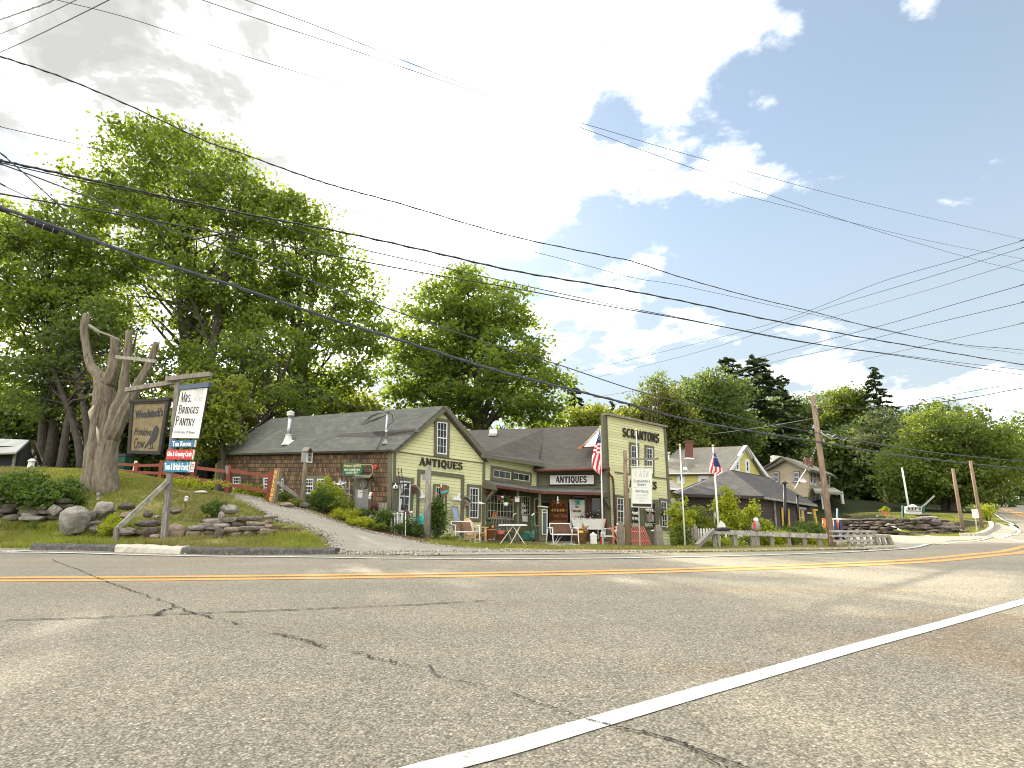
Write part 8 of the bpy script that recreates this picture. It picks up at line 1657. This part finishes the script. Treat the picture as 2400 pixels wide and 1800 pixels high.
def stars(t, G, nu, nv, vmax, n=18, seed=1):
    b = MB(); rr = random.Random(seed)
    for i in range(n):
        v = .05+(vmax-.09)*((i*7) % n)/n; u = .15+.7*((i*5) % n)/n; p = G[int(v*nv)][int(u*nu)]+Vector((0, -.012, 0)); s_ = .013
        b.add([p+Vector((-s_, 0, 0)), p+Vector((0, 0, -s_)), p+Vector((s_, 0, 0)), p+Vector((0, 0, s_))], [(0, 1, 2, 3)])
    b.build('stars', 'flag_white', t)
def fpole(lb, abase, Yb, tx, ty, r=.035, ball_=True):
    q = gon(abase, Yb); t = thing('flagpole', q, lb, 'flagpole'); tp = at(tx, ty, Yb); b = MB(); b.tube([q-Vector((0, 0, .1)), tp], [r, r*.75], 10); b.build('shaft', 'white_pole', t, True); b = MB(); b.ball(tp+Vector((0, 0, .05)), .06); b.build('finial', 'gold_ball', t, True); return q, tp
fpole('white flagpole with the tall flag in front of the porch end', 1413.5, 22.6, 1407, 1004); fpole('white flagpole passing before the lettering of the false front', 1500, 24.2, 1491, 1010, .032)
fpole('bare white flagpole without a flag right of the false front', 1606, 23.5, 1593.5, 1046, .035); fpole('white flagpole with a spread flag left of the dark hip roof', 1687, 23.0, 1671, 1048, .045)
P_ = ['flag_blue', 'flag_red', 'flag_white']
t, G, nu, nv = flag('flag', 'limp United States flag hanging down its pole beside the porch', 1407, 22.5, 1004, [((1405, 1008), (1407, 1006)), ((1400, 1028), (1408, 1024)), ((1392, 1050), (1408.5, 1050)), ((1387, 1074), (1409, 1074)), ((1387, 1098), (1409.5, 1098)), ((1402, 1110), (1409.5, 1114))], 7, None)
def f1(u, v):
    if v < .30: return 'c'
    if v < .50: return 'r' if int(v*26+u*1.2) % 2 == 0 else 'w'
    return 'r' if int((u*4.2+v*5.5)*1.0) % 2 == 0 else 'w'
flagmesh(t, G, nu, nv, f1, P_); stars(t, G, nu, nv, .30)
t, G, nu, nv = flag('flag', 'United States flag spread out to the lower right of its pole', 1672, 22.9, 1050, [((1671, 1058), (1675, 1058)), ((1668, 1072), (1683, 1079)), ((1664, 1090), (1689, 1093)), ((1662, 1104), (1694, 1106)), ((1668, 1110), (1680, 1115))], 5, None, 2)
def f2(u, v):
    if v < .52 and u > .30+.1*v: return 'c'
    return 'r' if int((u*6+v*2.2)) % 2 == 0 else 'w'
flagmesh(t, G, nu, nv, f2, P_); stars(t, G, nu, nv, .45, 14)
t, G, nu, nv = flag('flag', 'small faded flag on a slanting staff in front of the beige house', 1875, 31, 1118, [((1875, 1117), (1887, 1125)), ((1873, 1123), (1893, 1130)), ((1874, 1129), (1895, 1133))], 4, None)
flagmesh(t, G, nu, nv, lambda u, v: 'c' if (v < .6 and u < .35) else ('r' if int(v*7+u) % 2 == 0 else 'w'), ['mirror_blue', 'coral', 'flag_white'])
b = MB(); b.tube([at(1863, 1145, 31), at(1875, 1122, 31), at(1889, 1100, 31)], .02, 6); tag(b.build('flag_staff', 'white_pole'), 'thin slanting staff of the small faded flag', 'flagpole')
# ------------------------------------------------------------------ right: garden, picket fence, guard rail
bed('sunlit yellow green shrub between the false front and the bare flagpole', 1598, 25.0, (.55, .4), 2.1, 'lime_leaf', 121, 64, 40, .2, .13, 'garden_shrub', 'shrub', stems=10)
bed('broad sunlit shrub under the left corner of the hip roof', 1638, 25.4, (.8, .5), 1.75, 'spring_leaf', 122, 90, 44, .22, .12, 'garden_shrub', 'shrub', stems=9)
bed('tall golden leaved shrub right of the spread flag pole', 1710, 25.2, (.55, .4), 2.6, 'lime_leaf', 123, 80, 44, .22, .13, 'garden_shrub', 'shrub', stems=9)
bed('dark green shrub at the foot of the tall golden shrub', 1722, 26.2, (.8, .5), 1.55, 'shrub_leaf', 124, 80, 44, .22, .10, 'garden_shrub', 'shrub')
bed('speckled yellow leaved shrub above the right end of the picket fence', 1775, 25.4, (.7, .4), 1.95, 'lime_leaf', 125, 66, 34, .2, .12, 'garden_shrub', 'shrub', stems=9)
bed('leafy shrub in front of the picket fence beside the false front', 1602, 24.4, (.5, .3), .95, 'spring_leaf', 126, 56, 44, .17, .10, 'garden_shrub', 'shrub')
bed('tall grassy clump before the yellow trimmed windows', 1890, 25.5, (1.1, .5), .95, 'shrub_leaf', 127, 90, 50, .2, .10, 'ornamental_grass', 'plant')
bed('green shrub left of the white downspout', 1808, 25.6, (.5, .4), 1.0, 'shrub_leaf', 128, 50, 44, .18, .09, 'garden_shrub', 'shrub')
for i, (a, h_, l) in enumerate(((1660, .3, 'weeds under the left end of the guard rail'), (1712, .35, 'weeds behind the guard rail below the black ornament'), (1775, .5, 'bright weeds behind the middle of the guard rail'), (1820, .65, 'bright weeds under the rail below the downspout'), (1865, .6, 'bright weeds under the rail before the grassy clump'), (1905, .5, 'bright weeds under the rail near the utility pole'))):
    bed(l, a, 23.6, (.7, .3), h_, 'lime_leaf' if i % 2 else 'spring_leaf', 130+i, 44, 40, .15, .08, stems=5)
pf = thing('picket_fence', gon(1690, 24.3), 'white picket fence with rounded tops behind the guard rail', 'fence')
for i, a in enumerate(list(range(1618, 1672, 7))+list(range(1728, 1768, 6))+[1675, 1704]):
    q = gon(a, 24.3); t_ = at(a-1, 1238 if a < 1700 else 1243, 24.3).z; w2 = .042; b = MB(); b.prism([q+Vector((-w2, 0, 0)), q+Vector((w2, 0, 0)), Vector((q.x+w2, q.y, t_-.05)), Vector((q.x+w2*.5, q.y, t_-.01)), Vector((q.x, q.y, t_)), Vector((q.x-w2*.5, q.y, t_-.01)), Vector((q.x-w2, q.y, t_-.05))], (0, .02, 0)); b.build('picket', 'off_white', pf)
for y_ in (1248, 1270): b = MB(); b.bar(at(1614, y_, 24.36), at(1770, y_+1, 24.36), .03, .06); b.build('rail', 'off_white', pf)
for a, w_, yt_, m_ in ((1633, .16, 1232, 'weathered'), (1688, .10, 1256, 'off_white')): q = gon(a, 24.0); b = MB(); b.bar(q, Vector((q.x, q.y, at(a, yt_, 24.0).z)), w_); b.build('post', m_, pf)
gr = thing('guard_rail', gon(1780, 22.4), 'long weathered wooden guard rail along the road edge', 'guard rail')
def gtop(a):
    f = (a-1668)/(1940-1668); Y_ = 22.6+(21.7-22.6)*f; y_ = 1246+(1257-1246)*f; return at(a, y_, Y_)
pts_ = [gtop(a) for a in (1668, 1703, 1740, 1800, 1860, 1940)]
for x_, y_ in zip(pts_, pts_[1:]): b = MB(); b.bar(x_, y_, .10, .17); b.build('rail', 'old_timber', gr)
b = MB(); q = gon(1634, 21.4)+Vector((0, 0, .08)); b.bar(q, gtop(1670)+Vector((0, 0, .02)), .16, .16); b.build('sloping_end', 'weathered', gr)
for a in (1676, 1722, 1766, 1774, 1810, 1850, 1887, 1923):
    p_ = gtop(a); b = MB(); q = Vector((p_.x, p_.y+.1, gz(p_.x, p_.y))); w_ = .17 if a in (1722, 1766, 1774) else .12; b.bar(q-Vector((0, 0, .1)), p_+Vector((0, .1, -.03)), w_); b.build('post', 'weathered', gr)
g2 = thing('slatted_barrier', gon(2000, 21.2), 'weathered three rail barrier with short uprights right of the utility pole', 'fence')
BA = [at(1945, 1245, 21.6), at(2048, 1245.5, 20.9)]
for y0, y1 in ((1245, 1245.5), (1256, 1256.5), (1267.5, 1267)):
    b = MB(); b.bar(at(1944, y0, 21.6), at(2052, y1, 20.9), .05, .075); b.build('rail', 'old_timber', g2)
for i, a in enumerate((1947, 1968, 1986, 2001, 2017, 2032, 2046)):
    Y_ = 21.65-.7*(a-1945)/103; t_ = at(a, 1246, Y_); q = Vector((t_.x, t_.y, gz(t_.x, t_.y)-.1)); b = MB(); b.bar(q, t_, .085); b.build('upright', 'old_timber', g2)
for a, yt_ in ((2055, 1258), (2067, 1258), (2081, 1258)):
    t_ = at(a, yt_, 20.8); q = Vector((t_.x+(.12 if a > 2080 else .05), t_.y, gz(t_.x, t_.y)-.1)); b = MB(); b.bar(q, t_, .14 if a > 2080 else .09); b.build('upright', 'weathered', g2)
b = MB(); b.bar(at(2048, 1257, 20.9), at(2086, 1257.5, 20.7), .09, .09); b.build('rail', 'weathered', g2)
b = MB(); b.rock(at(1968, 1274, 21.0), (.12, .1, .14), 44); tag(b.build('white_stone', 'granite'), 'white stone at the foot of the slatted barrier', 'stone')
ho = thing('boot_cleaner_ornament', gtop(1693), 'black and white ornament lying on the left end of the guard rail', 'ornament'); b = MB(); c = gtop(1687)+Vector((0, 0, .10)); b.rock(c, (.22, .12, .08), 8); c2 = gtop(1702)+Vector((0, 0, .10)); b.rock(c2, (.20, .12, .09), 9); b.build('base', 'black', ho); b = MB(); c = gtop(1692)+Vector((0, 0, .18)); b.prism([c+Vector((-.14, 0, 0)), c+Vector((.18, 0, 0)), c+Vector((.14, 0, .14)), c+Vector((.0, 0, .26)), c+Vector((-.06, 0, .12))], (0, .1, 0)); b.build('peak', 'off_white', ho)
ow = thing('bird_statue', gtop(1771), 'grey owl like statue with a red and white head on the guard rail', 'statue'); c = gtop(1771)+Vector((0, 0, .08)); b = MB(); b.lathe(c, [(.10, 0), (.17, .12), (.16, .25), (.09, .38)], 10, Matrix.Rotation(math.radians(12), 3, 'Y')); b.build('body', 'grey_paint', ow, True); b = MB(); b.ball(c+Vector((.06, 0, .43)), .10, (1, 1, .9)); b.build('head', 'flag_white', ow, True); b = MB(); b.prism([c+Vector((-.12, -.12, .30)), c+Vector((-.05, -.16, .40)), c+Vector((-.02, -.17, .2)), c+Vector((-.10, -.14, .05))], (0, .03, 0)); b.build('red_flash', 'skin_red', ow)
# lamp posts in front of the brown shop
for lb, a, Y_, yt_, r_ in (('taller slim black post in front of the brown shop', 1839, 29.5, 1133, .09), ('shorter slim black post farther along the brown shop', 1869, 34, 1162, .07)):
    q = gon(a+3, Y_); t = thing('black_post', q, lb, 'post'); tp = at(a, yt_, Y_); b = MB(); b.tube([q, Vector((tp.x, tp.y, tp.z))], [r_, r_*.75], 10); b.build('shaft', 'black', t, True); b = MB(); b.lathe(Vector((tp.x, tp.y, tp.z-.02)), [(r_*1.5, 0), (r_*1.5, .08), (r_*.5, .12)], 10); b.lathe(q+Vector((0, 0, .25)), [(r_*3, 0), (r_*2, .1), (r_, .3)], 10); b.build('collar', 'black', t)
# traffic drums behind the utility pole
for i, (a, m_, lb) in enumerate(((1937, 'orange', 'orange drum left of the utility pole foot'), (1953.5, 'orange', 'orange drum right of the utility pole foot'), (1962, 'navy', 'dark blue drum between two orange drums'), (1969, 'orange', 'rightmost orange drum with a pale rim'), (1974.5, 'navy', 'blue drum at the right end of the row'))):
    q = gon(a, 28.5+.3*(i % 2)); t = thing('traffic_drum', q, lb, 'drum', 'drums behind the utility pole'); tz = at(a, 1218, 28.5).z; h_ = tz-q.z; b = MB(); b.lathe(q, [(.10, 0), (.10, h_*.3), (.092, h_*.32), (.092, h_*.62), (.085, h_*.64), (.08, h_)], 14); b.build('body', m_, t, True); b = MB(); b.lathe(q+Vector((0, 0, h_)), [(.088, 0), (.088, .04), (.07, .06)], 14); b.build('rim', 'orange' if i < 2 else 'off_white', t)
b = MB(); b.bar(gon(1962, 32), at(1962, 1192, 32), .07); tag(b.build('marker_stake', 'mirror_blue'), 'thin pale blue marker stake at the edge of the raised lawn', 'stake')
# retaining wall and lawn on the right
def wallpts(l): return [gp(*q) for q in l]
drywall('stone_wall', 'long dark dry stone retaining wall below the lawn on the right', wallpts([(1940, 1247), (2010, 1250), (2090, 1252), (2180, 1253), (2232, 1250)]), 6, 'slate', 91, .7, .50, .13, .06, ['dark_slate', 'slate', 'fieldstone', 'dark_slate'], .08)
drywall('stone_steps', 'flight of rough stone steps at the right end of the retaining wall', [gon(2222, 28.6), gon(2250, 28.2)], 6, 'fieldstone', 92, .9, .55, .15, .03, ['fieldstone', 'granite'], .35, cat='steps')
b = MB(); K = [gp(*q) for q in ((2250, 1256.5), (2290, 1256), (2308, 1251), (2320, 1244), (2326, 1236), (2322, 1228))]; K = catmull(K, 5); 
for x_, y_ in zip(K, K[1:]): b.bar(x_+Vector((0, 0, .05)), y_+Vector((0, 0, .05)), .16, .16)
tag(b.build('granite_kerb', 'concrete'), 'curved pale granite kerb round the grassy corner on the right', 'kerb')
# white roadside board
rb = thing('roadside_board', gon(2141, 31), 'white roadside board with arched top reading NEPS over a gold band', 'sign'); Wr = Wall((at(2119, 1190, 31).x, 31.0), (at(2162, 1190, 31).x, 31.2))
b = MB(); Wr.slab(b, [(2119, 1187), (2130, 1186), (2134, 1183), (2139, 1182), (2144, 1184), (2147, 1187), (2160, 1188), (2161, 1205), (2159, 1205.5), (2120, 1204), (2119, 1202)], 0, .08); b.build('board', 'sign_white', rb); b = MB(); Wr.slab(b, [(2119, 1196), (2160.5, 1197), (2160.5, 1199), (2119, 1198)], .081, .1); b.build('gold_band', 'sign_gold', rb)
for i, (ch, x0) in enumerate(zip('NEPS', (2124, 2133, 2141, 2149))): letters(Wr, [(x0, 1189), (x0+6.5, 1189.3), (x0+6.5, 1194.8), (x0, 1194.5)], ch, rb, 'ink', .081, .02, w=.26, serif=.1, name='lettering')
b = MB(); Wr.slab(b, [(2126, 1201), (2155, 1201.7), (2155, 1203), (2126, 1202.2)], .081, .09); b.build('small_print', 'faint_ink', rb); b = MB()
for a in (2116, 2164): q = gon(a, 31.1); b = MB(); b.bar(q, at(a, 1185, 31.1), .09); b.build('post', 'mower_green', rb)
bed('low shrubs planted round the white roadside board', 2140, 30.6, (1.0, .4), .4, 'shrub_leaf', 141, 40, 40, .2, .1)
fpt = thing('flower_tub', gon(2076, 37), 'terracotta tub of yellow green flowers on the raised lawn', 'plant pot'); q = gon(2076, 37); b = MB(); b.lathe(q, [(.16, 0), (.24, .4), (.2, .4)], 12); b.build('tub', 'terracotta', fpt, True); V, _ = leafcloud([(q+Vector((0, 0, .5)), (.36, .3, .14), 1)], 24, 20, .12, .09, np.random.default_rng(8), .3); leafobj('foliage', V, 'lime_leaf', fpt)
rs_ = thing('road_sign', gp(2290, 1246), 'road sign seen from its pale back on a thin post between the bare poles', 'road sign'); q = gp(2290, 1246); b = MB(); b.bar(q, at(2285, 1197, q.y), .04); b.build('post', 'galvanised', rs_); b = MB(); c = at(2286, 1204, q.y-.05); b.box(c, (.30, .02, .42)); b.build('plate', 'off_white', rs_)
ml = thing('far_post', gon(2356, 70), 'white post standing beside the road at the bend', 'post'); q = gon(2356, 70); b = MB(); b.bar(q, at(2354, 1163, 70), .3); b.build('shaft', 'off_white', ml)
mb_ = thing('mailbox_pair', gon(2378, 74), 'two pale mailboxes on a post by the far road edge', 'mailbox'); q = gon(2377, 74)
b = MB(); b.bar(q, at(2376, 1172, 74), .12); b.build('post', 'weathered', mb_)
for a, y_ in ((2374, 1170), (2381, 1166)): b = MB(); b.box(at(a, y_, 73.8), (.45, .5, .35)); b.build('box', 'off_white', mb_)
bed('green sapling growing at the foot of the right bare pole', 2315, 34, (.5, .4), 1.0, 'lime_leaf', 142, 30, 40, .2, .1)
V, _ = leafcloud([(at(2310, 1190, 36), (.9, .5, .25), 1), (at(2290, 1196, 35), (.4, .4, .2), 1)], 30, 24, .3, .2, np.random.default_rng(12), .2); tag(leafobj('hanging_branch', V, 'silver_leaf', None, at(2310, 1195, 36)), 'pale leafy branch tips hanging over the road edge by the bare poles', 'branch')
